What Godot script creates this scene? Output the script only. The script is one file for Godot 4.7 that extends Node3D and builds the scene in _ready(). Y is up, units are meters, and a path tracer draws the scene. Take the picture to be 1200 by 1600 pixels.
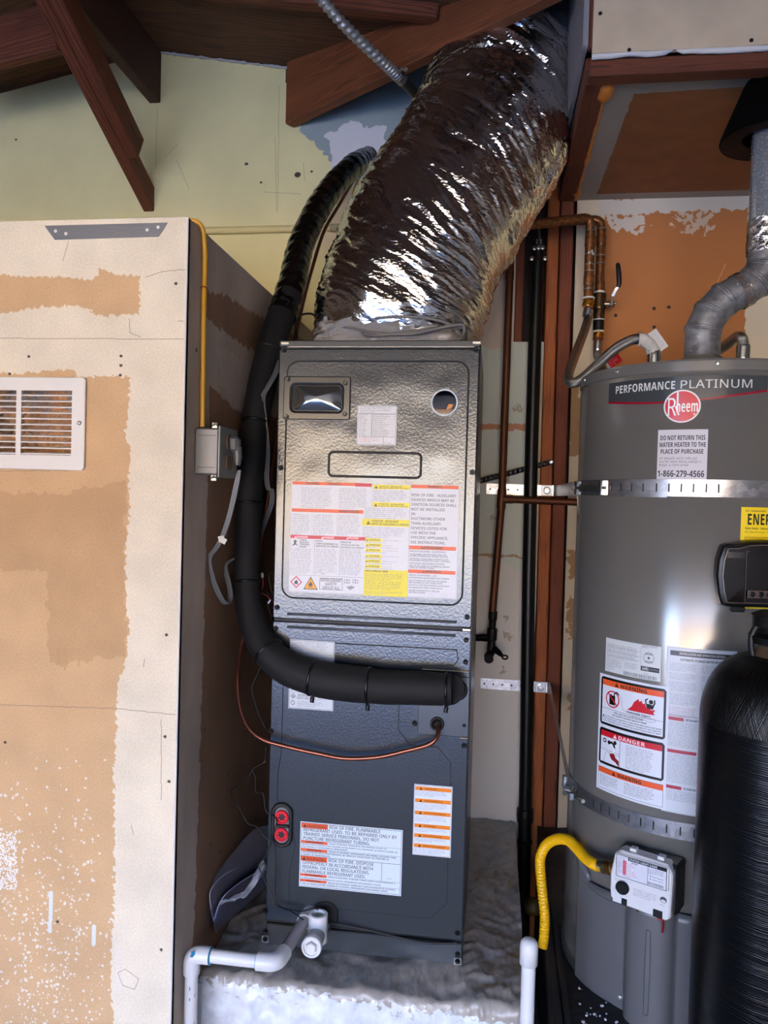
extends Node3D
# A garage corner with an air handler on a plastered pad, a water heater and a pressure tank.
# World: the back wall is the plane z = -2.5, x runs along it, y is up; the lens is 1.5 m above the garage floor.

const TALL := 1600.0
const FOCAL := 1200.0
var eye := Vector3(0, 1.5, 0)
var turn: Basis
var mats := {}
var rng := RandomNumberGenerator.new()

# ------------------------------------------------------------------ placing
func P(u: float, v: float, d: float) -> Vector3:   # the point of the plane z = -d that shows at that place of the photograph
	var r: Vector3 = turn * Vector3((u - 600.0) / FOCAL, -(v - 800.0) / FOCAL, -1.0)
	return eye + r * (-d / r.z)

func PX(u: float, v: float, x: float) -> Vector3:  # the same on the plane x
	var r: Vector3 = turn * Vector3((u - 600.0) / FOCAL, -(v - 800.0) / FOCAL, -1.0)
	return eye + r * (x / r.x)

func PY(u: float, v: float, y: float) -> Vector3:  # the same on the plane y
	var r: Vector3 = turn * Vector3((u - 600.0) / FOCAL, -(v - 800.0) / FOCAL, -1.0)
	return eye + r * ((y - eye.y) / r.y)

func path(a: Array) -> PackedVector3Array:         # [u, v, depth] rows
	var o := PackedVector3Array()
	for k in a:
		o.append(P(k[0], k[1], k[2]))
	return o

func curve(p: PackedVector3Array, n := 10) -> PackedVector3Array:   # Catmull-Rom through the points
	var o := PackedVector3Array()
	for i in p.size() - 1:
		var a: Vector3 = p[maxi(i - 1, 0)]
		var b: Vector3 = p[i]
		var c: Vector3 = p[i + 1]
		var d: Vector3 = p[mini(i + 2, p.size() - 1)]
		for k in n:
			o.append(b.cubic_interpolate(c, a, d, float(k) / n))
	o.append(p[p.size() - 1])
	return o

func fillet(p: PackedVector3Array, r: float, n := 6) -> PackedVector3Array:   # straight runs with rounded corners
	var o := PackedVector3Array([p[0]])
	for i in range(1, p.size() - 1):
		var a: Vector3 = p[i] + (p[i - 1] - p[i]).normalized() * r
		var b: Vector3 = p[i] + (p[i + 1] - p[i]).normalized() * r
		for k in n + 1:
			var t := float(k) / n
			o.append(a.lerp(p[i], t).lerp(p[i].lerp(b, t), t))
	o.append(p[p.size() - 1])
	return o

# ------------------------------------------------------------------ nodes
func place(o: Node3D, parent: Node) -> void:
	var at: Node = parent if parent else self
	at.add_child(o, true)

func thing(called: String, label: String, category: String, at := Vector3.ZERO, group := "") -> Node3D:
	var o := Node3D.new()
	o.name = called
	add_child(o, true)
	o.position = at
	return tag(o, label, category, group)

func tag(o: Node3D, label: String, category: String, group := "") -> Node3D:
	o.set_meta("label", label)
	o.set_meta("category", category)
	if group:
		o.set_meta("group", group)
	return o

func offset_of(parent: Node) -> Vector3:
	var p := Vector3.ZERO
	var n: Node = parent
	while n and n != self:
		p += (n as Node3D).position
		n = n.get_parent()
	return p

func obj(called: String, shape, m: Material, parent: Node = null) -> MeshInstance3D:   # geometry given in world places
	var o := MeshInstance3D.new()
	o.name = called
	if shape is SurfaceTool:
		shape.generate_normals()
		o.mesh = shape.commit()
	else:
		o.mesh = shape
	o.material_override = m
	place(o, parent)
	if parent:
		o.position = -offset_of(parent)
	return o

func put(called: String, shape: Mesh, m: Material, parent: Node, t: Transform3D) -> MeshInstance3D:   # a shared mesh at a place
	var o := MeshInstance3D.new()
	o.name = called
	o.mesh = shape
	o.material_override = m
	place(o, parent)
	o.transform = t
	if parent:
		o.position -= offset_of(parent)
	return o

func struct(o: Node3D, label := "", category := "") -> Node3D:
	o.set_meta("kind", "structure")
	if label:
		tag(o, label, category)
	return o

func done(st: SurfaceTool) -> ArrayMesh:
	st.generate_normals()
	return st.commit()

# ------------------------------------------------------------------ shapes
func S() -> SurfaceTool:
	var st := SurfaceTool.new()
	st.begin(Mesh.PRIMITIVE_TRIANGLES)
	return st

func tri(st: SurfaceTool, a: Vector3, b: Vector3, c: Vector3, ua := Vector2.ZERO, ub := Vector2.ZERO, uc := Vector2.ZERO) -> void:   # counter-clockwise from outside
	st.set_uv(ua); st.add_vertex(a)
	st.set_uv(uc); st.add_vertex(c)
	st.set_uv(ub); st.add_vertex(b)

func quad(st: SurfaceTool, a: Vector3, b: Vector3, c: Vector3, d: Vector3, ua := Vector2(0, 1), ub := Vector2(1, 1), uc := Vector2(1, 0), ud := Vector2(0, 0)) -> void:
	tri(st, a, b, c, ua, ub, uc)
	tri(st, a, c, d, ua, uc, ud)

func box(st: SurfaceTool, c: Vector3, size: Vector3, bevel := 0.0, basis := Basis()) -> void:
	st.set_smooth_group(-1)
	var h := size * 0.5
	var b := minf(bevel, minf(h.x, minf(h.y, h.z)) * 0.9)
	if b <= 0.0:
		for ax in 3:
			for s in [-1.0, 1.0]:
				var n := Vector3.ZERO; n[ax] = s
				var u := Vector3.ZERO; u[(ax + 1) % 3] = 1
				var w := n.cross(u)
				var o := n * h
				var uu := u * h
				var ww := w * h
				quad(st, c + basis * (o - uu - ww), c + basis * (o + uu - ww), c + basis * (o + uu + ww), c + basis * (o - uu + ww))
		return
	var key := func(sx, sy, sz, ax) -> Vector3:
		var v := Vector3(sx * (h.x - (b if ax != 0 else 0.0)), sy * (h.y - (b if ax != 1 else 0.0)), sz * (h.z - (b if ax != 2 else 0.0)))
		return c + basis * v
	for ax in 3:
		var a1 := (ax + 1) % 3
		var a2 := (ax + 2) % 3
		for s in [-1.0, 1.0]:
			var p := []
			for q in [[-1.0, -1.0], [1.0, -1.0], [1.0, 1.0], [-1.0, 1.0]]:
				var g := Vector3.ZERO; g[ax] = s; g[a1] = q[0]; g[a2] = q[1]
				p.append(key.call(g.x, g.y, g.z, ax))
			if s > 0: quad(st, p[0], p[1], p[2], p[3])
			else: quad(st, p[3], p[2], p[1], p[0])
		for s1 in [-1.0, 1.0]:
			for s2 in [-1.0, 1.0]:
				var g0 := Vector3.ZERO; g0[ax] = -1; g0[a1] = s1; g0[a2] = s2
				var g1 := g0; g1[ax] = 1
				var p0: Vector3 = key.call(g0.x, g0.y, g0.z, a1)
				var p1: Vector3 = key.call(g1.x, g1.y, g1.z, a1)
				var p2: Vector3 = key.call(g1.x, g1.y, g1.z, a2)
				var p3: Vector3 = key.call(g0.x, g0.y, g0.z, a2)
				if s1 * s2 > 0: quad(st, p0, p3, p2, p1)
				else: quad(st, p0, p1, p2, p3)
	for sx in [-1.0, 1.0]:
		for sy in [-1.0, 1.0]:
			for sz in [-1.0, 1.0]:
				var p0: Vector3 = key.call(sx, sy, sz, 0)
				var p1: Vector3 = key.call(sx, sy, sz, 1)
				var p2: Vector3 = key.call(sx, sy, sz, 2)
				if sx * sy * sz > 0: tri(st, p0, p1, p2)
				else: tri(st, p0, p2, p1)

func bx(x0: float, x1: float, y0: float, y1: float, z0: float, z1: float, bevel := 0.0) -> SurfaceTool:
	var st := S()
	box(st, Vector3((x0 + x1) / 2, (y0 + y1) / 2, (z0 + z1) / 2), Vector3(absf(x1 - x0), absf(y1 - y0), absf(z1 - z0)), bevel)
	return st

func frames(p: PackedVector3Array, closed := false) -> Array:
	var out := []
	var n := p.size()
	var side := Vector3.ZERO
	for i in n:
		var a: Vector3 = p[(i - 1 + n) % n] if closed else p[maxi(i - 1, 0)]
		var b: Vector3 = p[(i + 1) % n] if closed else p[mini(i + 1, n - 1)]
		var t := (b - a).normalized()
		if side == Vector3.ZERO:
			side = t.cross(Vector3.UP if absf(t.y) < 0.9 else Vector3.BACK).normalized()
		side = (side - t * side.dot(t)).normalized()
		out.append([side, t.cross(side).normalized(), t])
	return out

# a tube along p; rad is a number, an array (one per point) or a Callable(i, angle); u runs round it once, v is the length in metres
func tube(st: SurfaceTool, p: PackedVector3Array, rad, sides := 12, caps := true, closed := false) -> void:
	st.set_smooth_group(1)
	var f := frames(p, closed)
	var rows := []
	var at := 0.0
	var n := p.size()
	for i in n:
		if i > 0: at += p[i].distance_to(p[i - 1])
		var ring := PackedVector3Array()
		for k in sides:
			var a := TAU * k / sides
			var r: float = rad.call(i, a) if rad is Callable else (rad[i] if rad is Array else rad)
			ring.append(p[i] + (f[i][0] * cos(a) + f[i][1] * sin(a)) * r)
		rows.append([ring, at])
	for i in (n if closed else n - 1):
		var a: PackedVector3Array = rows[i][0]
		var b: PackedVector3Array = rows[(i + 1) % n][0]
		var va: float = rows[i][1]
		var vb: float = rows[(i + 1) % n][1] if i + 1 < n else at + p[n - 1].distance_to(p[0])
		for k in sides:
			var k2 := (k + 1) % sides
			var u0 := float(k) / sides
			var u1 := float(k + 1) / sides
			quad(st, a[k], a[k2], b[k2], b[k], Vector2(u0, va), Vector2(u1, va), Vector2(u1, vb), Vector2(u0, vb))
	if caps and not closed:
		st.set_smooth_group(-1)
		for e in [0, n - 1]:
			var ring: PackedVector3Array = rows[e][0]
			for k in sides:
				if e == 0: tri(st, p[e], ring[(k + 1) % sides], ring[k])
				else: tri(st, p[e], ring[k], ring[(k + 1) % sides])

func rod(a: Vector3, b: Vector3, r: float, sides := 12) -> SurfaceTool:
	var st := S()
	tube(st, PackedVector3Array([a, b]), r, sides)
	return st

# a turned shape round the axis of t (local y); prof rows are (radius, y), from the bottom up on the outside
func lathe(st: SurfaceTool, prof: Array, t := Transform3D(), sides := 24, a0 := 0.0, a1 := TAU, smooth := true) -> void:
	for i in prof.size() - 1:
		var p: Vector2 = prof[i]
		var q: Vector2 = prof[i + 1]
		st.set_smooth_group(1 if smooth == true else 2 + i)
		for k in sides:
			var b0 := a0 + (a1 - a0) * k / sides
			var b1 := a0 + (a1 - a0) * (k + 1) / sides
			var s0 := Vector3(sin(b0), 0, cos(b0))
			var s1 := Vector3(sin(b1), 0, cos(b1))
			var up := Vector3.UP
			quad(st, t * (s0 * p.x + up * p.y), t * (s1 * p.x + up * p.y), t * (s1 * q.x + up * q.y), t * (s0 * q.x + up * q.y),
				Vector2(b0, p.y), Vector2(b1, p.y), Vector2(b1, q.y), Vector2(b0, q.y))

func along(a: Vector3, b: Vector3) -> Transform3D:   # local y from a towards b
	var y := (b - a).normalized()
	var x := y.cross(Vector3.BACK if absf(y.z) < 0.9 else Vector3.UP).normalized()
	return Transform3D(Basis(x, y, x.cross(y)), a)

func face_z(at: Vector3) -> Transform3D:             # local y towards +z
	return Transform3D(Basis(Vector3.RIGHT, Vector3.BACK, Vector3.DOWN), at)

func rrect(w: float, h: float, r: float, n := 5) -> PackedVector2Array:   # counter-clockwise, about its middle
	var o := PackedVector2Array()
	for c in 4:
		var s := Vector2(1 if c in [0, 3] else -1, 1 if c < 2 else -1)
		for k in n + 1:
			var a := PI / 2 * (c + float(k) / n)
			o.append(Vector2(s.x * (w / 2 - r), s.y * (h / 2 - r)) + Vector2(cos(a), sin(a)) * r)
	return o

func grow(p: PackedVector2Array, by: float) -> PackedVector2Array:
	var o := PackedVector2Array()
	var n := p.size()
	for i in n:
		var a := (p[i] - p[(i - 1 + n) % n]).normalized()
		var b := (p[(i + 1) % n] - p[i]).normalized()
		var m := (a + b).normalized() if (a + b).length() > 0.01 else a
		var nor := Vector2(m.y, -m.x)
		o.append(p[i] + nor * by / maxf(0.4, absf(nor.dot(Vector2(a.y, -a.x)))))
	return o

# rings of equal count joined by walls, the last one closed; local z is out
func loft(st: SurfaceTool, rings: Array, t: Transform3D, cap := true, smooth := false, back := false) -> void:
	var n: int = rings[0][0].size()
	for i in rings.size() - 1:
		st.set_smooth_group(1 if smooth else 3 + i)
		for k in n:
			var k2 := (k + 1) % n
			var a: Vector2 = rings[i][0][k]
			var b: Vector2 = rings[i][0][k2]
			var c: Vector2 = rings[i + 1][0][k2]
			var d: Vector2 = rings[i + 1][0][k]
			quad(st, t * Vector3(a.x, a.y, rings[i][1]), t * Vector3(b.x, b.y, rings[i][1]), t * Vector3(c.x, c.y, rings[i + 1][1]), t * Vector3(d.x, d.y, rings[i + 1][1]))
	if cap:
		st.set_smooth_group(1 if smooth else -1)
		flat(st, rings[rings.size() - 1][0], rings[rings.size() - 1][1], t)
	if back:
		st.set_smooth_group(-1)
		flat(st, rings[0][0], rings[0][1], t, true)

func flat(st: SurfaceTool, poly: PackedVector2Array, z: float, t: Transform3D, flip := false) -> void:
	var ix := Geometry2D.triangulate_polygon(poly)
	var r := Rect2(poly[0], Vector2.ZERO)
	for p in poly: r = r.expand(p)
	for i in range(0, ix.size(), 3):
		var q := [poly[ix[i]], poly[ix[i + 1]], poly[ix[i + 2]]]
		if ((q[1] - q[0]).cross(q[2] - q[0]) < 0) != flip: q.reverse()
		var uv := []
		for p in q: uv.append(Vector2((p.x - r.position.x) / r.size.x, 1 - (p.y - r.position.y) / r.size.y))
		tri(st, t * Vector3(q[0].x, q[0].y, z), t * Vector3(q[1].x, q[1].y, z), t * Vector3(q[2].x, q[2].y, z), uv[0], uv[1], uv[2])

func plate(st: SurfaceTool, w: float, h: float, r: float, thick: float, edge: float, t: Transform3D) -> void:
	var p := rrect(w, h, r)
	loft(st, [[p, 0.0], [p, thick - edge], [grow(p, -edge), thick]], t, true, false, true)

func prism(st: SurfaceTool, p: PackedVector2Array, z0: float, z1: float, t := Transform3D(), smooth := false) -> void:
	loft(st, [[p, z0], [p, z1]], t, true, smooth, true)

func hoop(st: SurfaceTool, p: PackedVector2Array, r: float, t: Transform3D, sides := 6) -> void:   # a bead along a closed outline
	var q := PackedVector3Array()
	for k in p: q.append(t * Vector3(k.x, k.y, 0))
	tube(st, q, r, sides, false, true)

func at(x: float, y: float, z: float) -> Transform3D:
	return Transform3D(Basis(), Vector3(x, y, z))

func beam(called: String, a: Vector3, b: Vector3, wide: float, tall: float, m: Material, parent: Node = null, up := Vector3.UP, bevel := 0.003) -> MeshInstance3D:   # a board whose grain (local x) runs from a to b
	var x := (b - a).normalized()
	var z := x.cross(up).normalized()
	var y := z.cross(x)
	var st := S()
	box(st, Vector3.ZERO, Vector3(a.distance_to(b), tall, wide), bevel)
	return put(called, done(st), m, parent, Transform3D(Basis(x, y, z), (a + b) / 2))

func sticker(st: SurfaceTool, w: float, h: float, t: Transform3D, thick := 0.0005) -> void:   # a printed sheet: only its face shows the print
	st.set_smooth_group(-1)
	var a := Vector3(-w / 2, -h / 2, thick); var b := Vector3(w / 2, -h / 2, thick)
	var c := Vector3(w / 2, h / 2, thick); var d := Vector3(-w / 2, h / 2, thick)
	var dn := Vector3(0, 0, -thick)
	quad(st, t * a, t * b, t * c, t * d)
	var e := Vector2(0.004, 0.004)
	for s in [[a, b], [b, c], [c, d], [d, a]]:
		quad(st, t * (s[0] + dn), t * (s[1] + dn), t * s[1], t * s[0], e, e, e, e)

func band(st: SurfaceTool, c: Vector3, r: float, a0: float, a1: float, y0: float, y1: float, n := 24, thick := 0.0006) -> void:   # a sheet bent round a vertical cylinder; degrees from +z towards +x
	st.set_smooth_group(1)
	var e := Vector2(0.004, 0.004)
	for k in n:
		var t0 := float(k) / n
		var t1 := float(k + 1) / n
		var b0 := deg_to_rad(lerpf(a0, a1, t0))
		var b1 := deg_to_rad(lerpf(a0, a1, t1))
		var s0 := Vector3(sin(b0), 0, cos(b0))
		var s1 := Vector3(sin(b1), 0, cos(b1))
		st.set_smooth_group(1)
		quad(st, c + s0 * r + Vector3.UP * y0, c + s1 * r + Vector3.UP * y0, c + s1 * r + Vector3.UP * y1, c + s0 * r + Vector3.UP * y1, Vector2(t0, 1), Vector2(t1, 1), Vector2(t1, 0), Vector2(t0, 0))
		st.set_smooth_group(2)
		quad(st, c + s0 * r + Vector3.UP * y1, c + s1 * r + Vector3.UP * y1, c + s1 * (r - thick) + Vector3.UP * y1, c + s0 * (r - thick) + Vector3.UP * y1, e, e, e, e)
		st.set_smooth_group(3)
		quad(st, c + s0 * (r - thick) + Vector3.UP * y0, c + s1 * (r - thick) + Vector3.UP * y0, c + s1 * r + Vector3.UP * y0, c + s0 * r + Vector3.UP * y0, e, e, e, e)

func ribbon(st: SurfaceTool, p: PackedVector3Array, tall: float, thick: float) -> void:   # a flat strap on edge that follows p
	st.set_smooth_group(1)
	var f := []
	for i in p.size():
		var t: Vector3 = (p[mini(i + 1, p.size() - 1)] - p[maxi(i - 1, 0)]).normalized()
		f.append(t.cross(Vector3.UP).normalized())
	var up := Vector3.UP * tall / 2
	for i in p.size() - 1:
		var a: Vector3 = p[i]; var b: Vector3 = p[i + 1]
		var na: Vector3 = f[i] * thick / 2; var nb: Vector3 = f[i + 1] * thick / 2
		st.set_smooth_group(1)
		quad(st, a + na - up, b + nb - up, b + nb + up, a + na + up)
		st.set_smooth_group(2)
		quad(st, b - nb - up, a - na - up, a - na + up, b - nb + up)
		st.set_smooth_group(3)
		quad(st, a + na + up, b + nb + up, b - nb + up, a - na + up)
		quad(st, a - na - up, b - nb - up, b + nb - up, a + na - up)

func screw_mesh(r: float, h: float) -> ArrayMesh:   # a hex washer-head screw; local z is out
	var st := S()
	var t := Transform3D(Basis(Vector3.RIGHT, Vector3.BACK, Vector3.DOWN), Vector3.ZERO)
	lathe(st, [Vector2(r, 0), Vector2(r, h * 0.2), Vector2(r * 0.85, h * 0.35), Vector2(r * 0.7, h * 0.35)], t, 14, 0, TAU, false)
	lathe(st, [Vector2(r * 0.68, h * 0.3), Vector2(r * 0.66, h * 0.85), Vector2(r * 0.5, h), Vector2(r * 0.35, h * 0.92), Vector2(0.0, h * 0.85)], t, 6, 0, TAU, false)
	return done(st)

func pan_screw(r: float, h: float) -> ArrayMesh:
	var st := S()
	var t := Transform3D(Basis(Vector3.RIGHT, Vector3.BACK, Vector3.DOWN), Vector3.ZERO)
	lathe(st, [Vector2(r, 0), Vector2(r * 0.95, h * 0.5), Vector2(r * 0.7, h * 0.9), Vector2(r * 0.3, h), Vector2(0.0, h * 0.7)], t, 12)
	return done(st)
# ------------------------------------------------------------------ pictures and lettering
var fonts := {}
func font_of(bold: bool) -> RID:
	if not fonts.has(bold):
		var f := SystemFont.new()
		f.font_names = PackedStringArray(["Droid Sans"])
		f.font_weight = 700 if bold else 400
		fonts[bold] = f
	return fonts[bold].get_rids()[0]

func lettering(s: String, px: int, col: Color, bold: bool) -> Image:   # the words on a clear picture, cropped to their ink
	var ts := TextServerManager.get_primary_interface()
	var rid := font_of(bold)
	var size := Vector2i(px, 0)
	var gl := []
	for ch in s:
		var g: int = ts.font_get_glyph_index(rid, px, ch.unicode_at(0), 0)
		ts.font_render_glyph(rid, size, g)
		gl.append(g)
	var pages := {}
	var out := Image.create(px * s.length() + px * 2, px * 2, false, Image.FORMAT_RGBA8)
	out.fill(Color(col.r, col.g, col.b, 0))
	var pen := float(px) * 0.5
	for g in gl:
		var page: int = ts.font_get_glyph_texture_idx(rid, size, g)
		var r: Rect2 = ts.font_get_glyph_uv_rect(rid, size, g)
		if page >= 0 and r.size.x > 0:
			if not pages.has(page): pages[page] = ts.font_get_texture_image(rid, size, page)
			var im: Image = pages[page]
			var o: Vector2 = ts.font_get_glyph_offset(rid, size, g)
			var x0 := int(pen + o.x)
			var y0 := int(px * 1.3 + o.y)
			for y in int(r.size.y):
				for x in int(r.size.x):
					var a := im.get_pixel(int(r.position.x) + x, int(r.position.y) + y).a
					if a > 0.02 and x0 + x >= 0 and y0 + y >= 0 and x0 + x < out.get_width() and y0 + y < out.get_height():
						out.set_pixel(x0 + x, y0 + y, Color(col.r, col.g, col.b, maxf(a, out.get_pixel(x0 + x, y0 + y).a)))
		pen += ts.font_get_glyph_advance(rid, px, g).x
	var used := out.get_used_rect()
	return out.get_region(used) if used.size.x > 0 else out

func words(im: Image, s: String, x: float, y: float, w: float, h: float, col := Color.BLACK, bold := false) -> void:   # the words fill that box
	var t := lettering(s, clampi(int(h * 1.6), 14, 160), col, bold)
	t.resize(maxi(1, int(w)), maxi(1, int(h)), Image.INTERPOLATE_LANCZOS if h > 9 else Image.INTERPOLATE_BILINEAR)
	im.blend_rect(t, Rect2i(0, 0, t.get_width(), t.get_height()), Vector2i(int(x), int(y)))

func words_h(im: Image, s: String, x: float, y: float, h: float, col := Color.BLACK, bold := false, squeeze := 1.0, most := 1e9) -> float:   # capitals h high, natural width
	var t := lettering(s, 48, col, bold)
	var w := minf(t.get_width() * h / 36.0 * squeeze, most)
	var hh := t.get_height() * h / 36.0
	t.resize(maxi(1, int(w)), maxi(1, int(hh)), Image.INTERPOLATE_BILINEAR if h < 12 else Image.INTERPOLATE_LANCZOS)
	im.blend_rect(t, Rect2i(0, 0, t.get_width(), t.get_height()), Vector2i(int(x), int(y)))
	return w

func fill(im: Image, x: float, y: float, w: float, h: float, c: Color) -> void:
	im.fill_rect(Rect2i(int(x), int(y), maxi(1, int(w)), maxi(1, int(h))), c)

func frame(im: Image, x: float, y: float, w: float, h: float, t: float, c: Color) -> void:
	fill(im, x, y, w, t, c); fill(im, x, y + h - t, w, t, c); fill(im, x, y, t, h, c); fill(im, x + w - t, y, t, h, c)

func shape(im: Image, p: Array, c: Color) -> void:
	var q := PackedVector2Array()
	var r := Rect2(p[0][0], p[0][1], 0, 0)
	for k in p:
		q.append(Vector2(k[0], k[1])); r = r.expand(Vector2(k[0], k[1]))
	for y in range(maxi(0, int(r.position.y)), mini(im.get_height(), int(r.end.y) + 1)):
		for x in range(maxi(0, int(r.position.x)), mini(im.get_width(), int(r.end.x) + 1)):
			if Geometry2D.is_point_in_polygon(Vector2(x + 0.5, y + 0.5), q): im.set_pixel(x, y, c)

func disc(im: Image, cx: float, cy: float, rx: float, ry: float, c: Color, inner := 0.0) -> void:
	for y in range(maxi(0, int(cy - ry)), mini(im.get_height(), int(cy + ry) + 2)):
		for x in range(maxi(0, int(cx - rx)), mini(im.get_width(), int(cx + rx) + 2)):
			var d := Vector2((x + 0.5 - cx) / rx, (y + 0.5 - cy) / ry).length()
			if d <= 1.0 and d >= inner: im.set_pixel(x, y, c)

func warn(im: Image, x: float, y: float, s: float, c := Color.BLACK, mark := Color.WHITE) -> void:   # the warning triangle
	shape(im, [[x, y + s], [x + s * 0.55, y], [x + s * 1.1, y + s]], c)
	fill(im, x + s * 0.5, y + s * 0.35, maxf(1, s * 0.1), s * 0.32, mark)
	fill(im, x + s * 0.5, y + s * 0.78, maxf(1, s * 0.1), maxf(1, s * 0.1), mark)

func small_print(im: Image, x: float, y: float, w: float, rows: int, step: float, col: Color, full := 0.93) -> void:   # print too small to read
	for r in rows:
		var px := x
		var stop := x + w * (full if r < rows - 1 else full * rng.randf_range(0.4, 0.9)) * rng.randf_range(0.9, 1.0)
		while px < stop:
			var n := rng.randi_range(2, 9)
			for k in n:
				if px >= stop: break
				var lw := step * rng.randf_range(0.28, 0.42)
				var tall := step * (0.55 if rng.randf() < 0.75 else 0.7)
				var top := y + r * step + step * 0.72 - tall
				fill(im, px, top, maxf(1, lw * 0.45), tall, col)
				if rng.randf() < 0.6: fill(im, px, top + tall * [0.0, 0.45, 0.85][rng.randi() % 3], lw, maxf(1, step * 0.12), col)
				px += lw + maxf(0.6, step * 0.12)
			px += step * 0.35

func noise(sd: int, freq: float, oct := 3, ridged := false) -> FastNoiseLite:
	var n := FastNoiseLite.new()
	n.noise_type = FastNoiseLite.TYPE_SIMPLEX_SMOOTH
	n.seed = sd
	n.frequency = freq
	n.fractal_type = FastNoiseLite.FRACTAL_RIDGED if ridged else FastNoiseLite.FRACTAL_FBM
	n.fractal_octaves = oct
	return n

func tiled(sd: int, freq: float, oct := 3, side := 512, ridged := false, cell := false) -> NoiseTexture2D:   # a seamless height picture
	var t := NoiseTexture2D.new()
	var n := noise(sd, freq, oct, ridged)
	if cell:
		n.noise_type = FastNoiseLite.TYPE_CELLULAR
		n.cellular_return_type = FastNoiseLite.RETURN_DISTANCE
	t.noise = n
	t.width = side; t.height = side
	t.seamless = true
	return t

func tex(im: Image) -> ImageTexture:
	return ImageTexture.create_from_image(im)

func sheet(w: int, h: int, c: Color) -> Image:
	var im := Image.create(w, h, false, Image.FORMAT_RGBA8)
	im.fill(c)
	return im

# paints every pixel of a part of a picture that the rule takes in; rule(x, y) gives 0..1
func wash(im: Image, r: Rect2i, c: Color, rule: Callable) -> void:
	for y in range(maxi(0, r.position.y), mini(im.get_height(), r.end.y)):
		for x in range(maxi(0, r.position.x), mini(im.get_width(), r.end.x)):
			var a: float = rule.call(x, y)
			if a > 0.004: im.set_pixel(x, y, im.get_pixel(x, y).lerp(c, minf(a, 1.0)))

# a patch of another colour with a torn edge: the polygon in pixels, wobbled by noise of the given reach
func patch(im: Image, p: Array, c: Color, reach := 4.0, freq := 0.05, sd := 7, share := 1.0) -> void:
	var q := PackedVector2Array()
	var r := Rect2(p[0][0], p[0][1], 0, 0)
	for k in p:
		q.append(Vector2(k[0], k[1])); r = r.expand(Vector2(k[0], k[1]))
	var n := noise(sd, freq, 4)
	r = r.grow(reach * 1.5)
	for y in range(maxi(0, int(r.position.y)), mini(im.get_height(), int(r.end.y) + 1)):
		for x in range(maxi(0, int(r.position.x)), mini(im.get_width(), int(r.end.x) + 1)):
			var w := Vector2(x + n.get_noise_2d(x, y) * reach * 2.0, y + n.get_noise_2d(x + 911.0, y - 517.0) * reach * 2.0)
			if Geometry2D.is_point_in_polygon(w, q): im.set_pixel(x, y, im.get_pixel(x, y).lerp(c, share))

func mottle(im: Image, sd: int, freq: float, amount: float, oct := 3, sx := 1.0, sy := 1.0) -> void:   # uneven tone
	var n := noise(sd, freq, oct)
	for y in im.get_height():
		for x in im.get_width():
			var k := 1.0 + amount * n.get_noise_2d(x * sx, y * sy)
			var c := im.get_pixel(x, y)
			im.set_pixel(x, y, Color(c.r * k, c.g * k, c.b * k, c.a))

func stroke(im: Image, p: Array, wide: float, c: Color) -> void:
	for i in p.size() - 1:
		var a := Vector2(p[i][0], p[i][1]); var b := Vector2(p[i + 1][0], p[i + 1][1])
		var n := int(a.distance_to(b)) + 1
		for k in n + 1:
			var q := a.lerp(b, float(k) / n)
			if wide <= 1.5:
				if q.x >= 0 and q.y >= 0 and q.x < im.get_width() and q.y < im.get_height(): im.set_pixel(int(q.x), int(q.y), im.get_pixel(int(q.x), int(q.y)).lerp(c, minf(1.0, wide)))
			else:
				disc(im, q.x, q.y, wide / 2, wide / 2, c)

# ------------------------------------------------------------------ materials
func M(c: Color, rough := 0.6, metal := 0.0, o := {}) -> StandardMaterial3D:
	var m := StandardMaterial3D.new()
	m.albedo_color = c
	m.roughness = rough
	m.metallic = metal
	if o.has("tex"): m.albedo_texture = o.tex if o.tex is Texture2D else tex(o.tex)
	if o.has("bump"):
		m.heightmap_enabled = true
		m.heightmap_texture = o.bump
		m.heightmap_scale = o.get("bs", 0.05)
	if o.has("tri"):
		m.uv1_triplanar = true
		m.uv1_scale = o.tri if o.tri is Vector3 else Vector3.ONE * o.tri
		m.uv1_world_triplanar = o.get("world", false)
	elif o.has("uv"): m.uv1_scale = o.uv
	if o.has("rt"): m.roughness_texture = o.rt
	if o.has("spec"): m.metallic_specular = o.spec
	if o.has("coat"):
		m.clearcoat_enabled = true
		m.clearcoat = o.coat
		m.clearcoat_roughness = o.get("coatr", 0.1)
	if o.has("glass"):
		m.transparency = BaseMaterial3D.TRANSPARENCY_ALPHA
	if o.has("back"):
		m.backlight_enabled = true
		m.backlight = o.back
	return m

func wood_picture(sd: int, base: Color, dark: Color, w := 1024, h := 256, knots := true) -> Image:   # grain along u
	var im := Image.create(w, h, false, Image.FORMAT_RGB8)
	var n := noise(sd, 0.012, 3)
	var m := noise(sd + 1, 0.2, 2)
	var kx := w * 0.37; var ky := h * 0.55
	for y in h:
		for x in w:
			var k := Vector2((x - kx) / 2.6, y - ky).length() if knots else 1e3
			var bend := 26.0 * exp(-k / 22.0)
			var g := sin((y + bend + 26.0 * n.get_noise_2d(x * 0.16, y * 1.0)) * 0.55 + 5.0 * n.get_noise_2d(x * 0.1 + 400.0, y * 0.7)) * 0.5 + 0.5
			var f := 0.6 * g * g + 0.4 * (m.get_noise_2d(x * 0.05, y * 1.6) * 0.5 + 0.5) + 0.25 * n.get_noise_2d(x * 0.5 + 90.0, y * 0.5)
			if knots and k < 9.0: f = maxf(f, 1.15 - k / 20.0)
			im.set_pixel(x, y, base.lerp(dark, clampf(f, 0.0, 1.2)))
	return im
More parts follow.
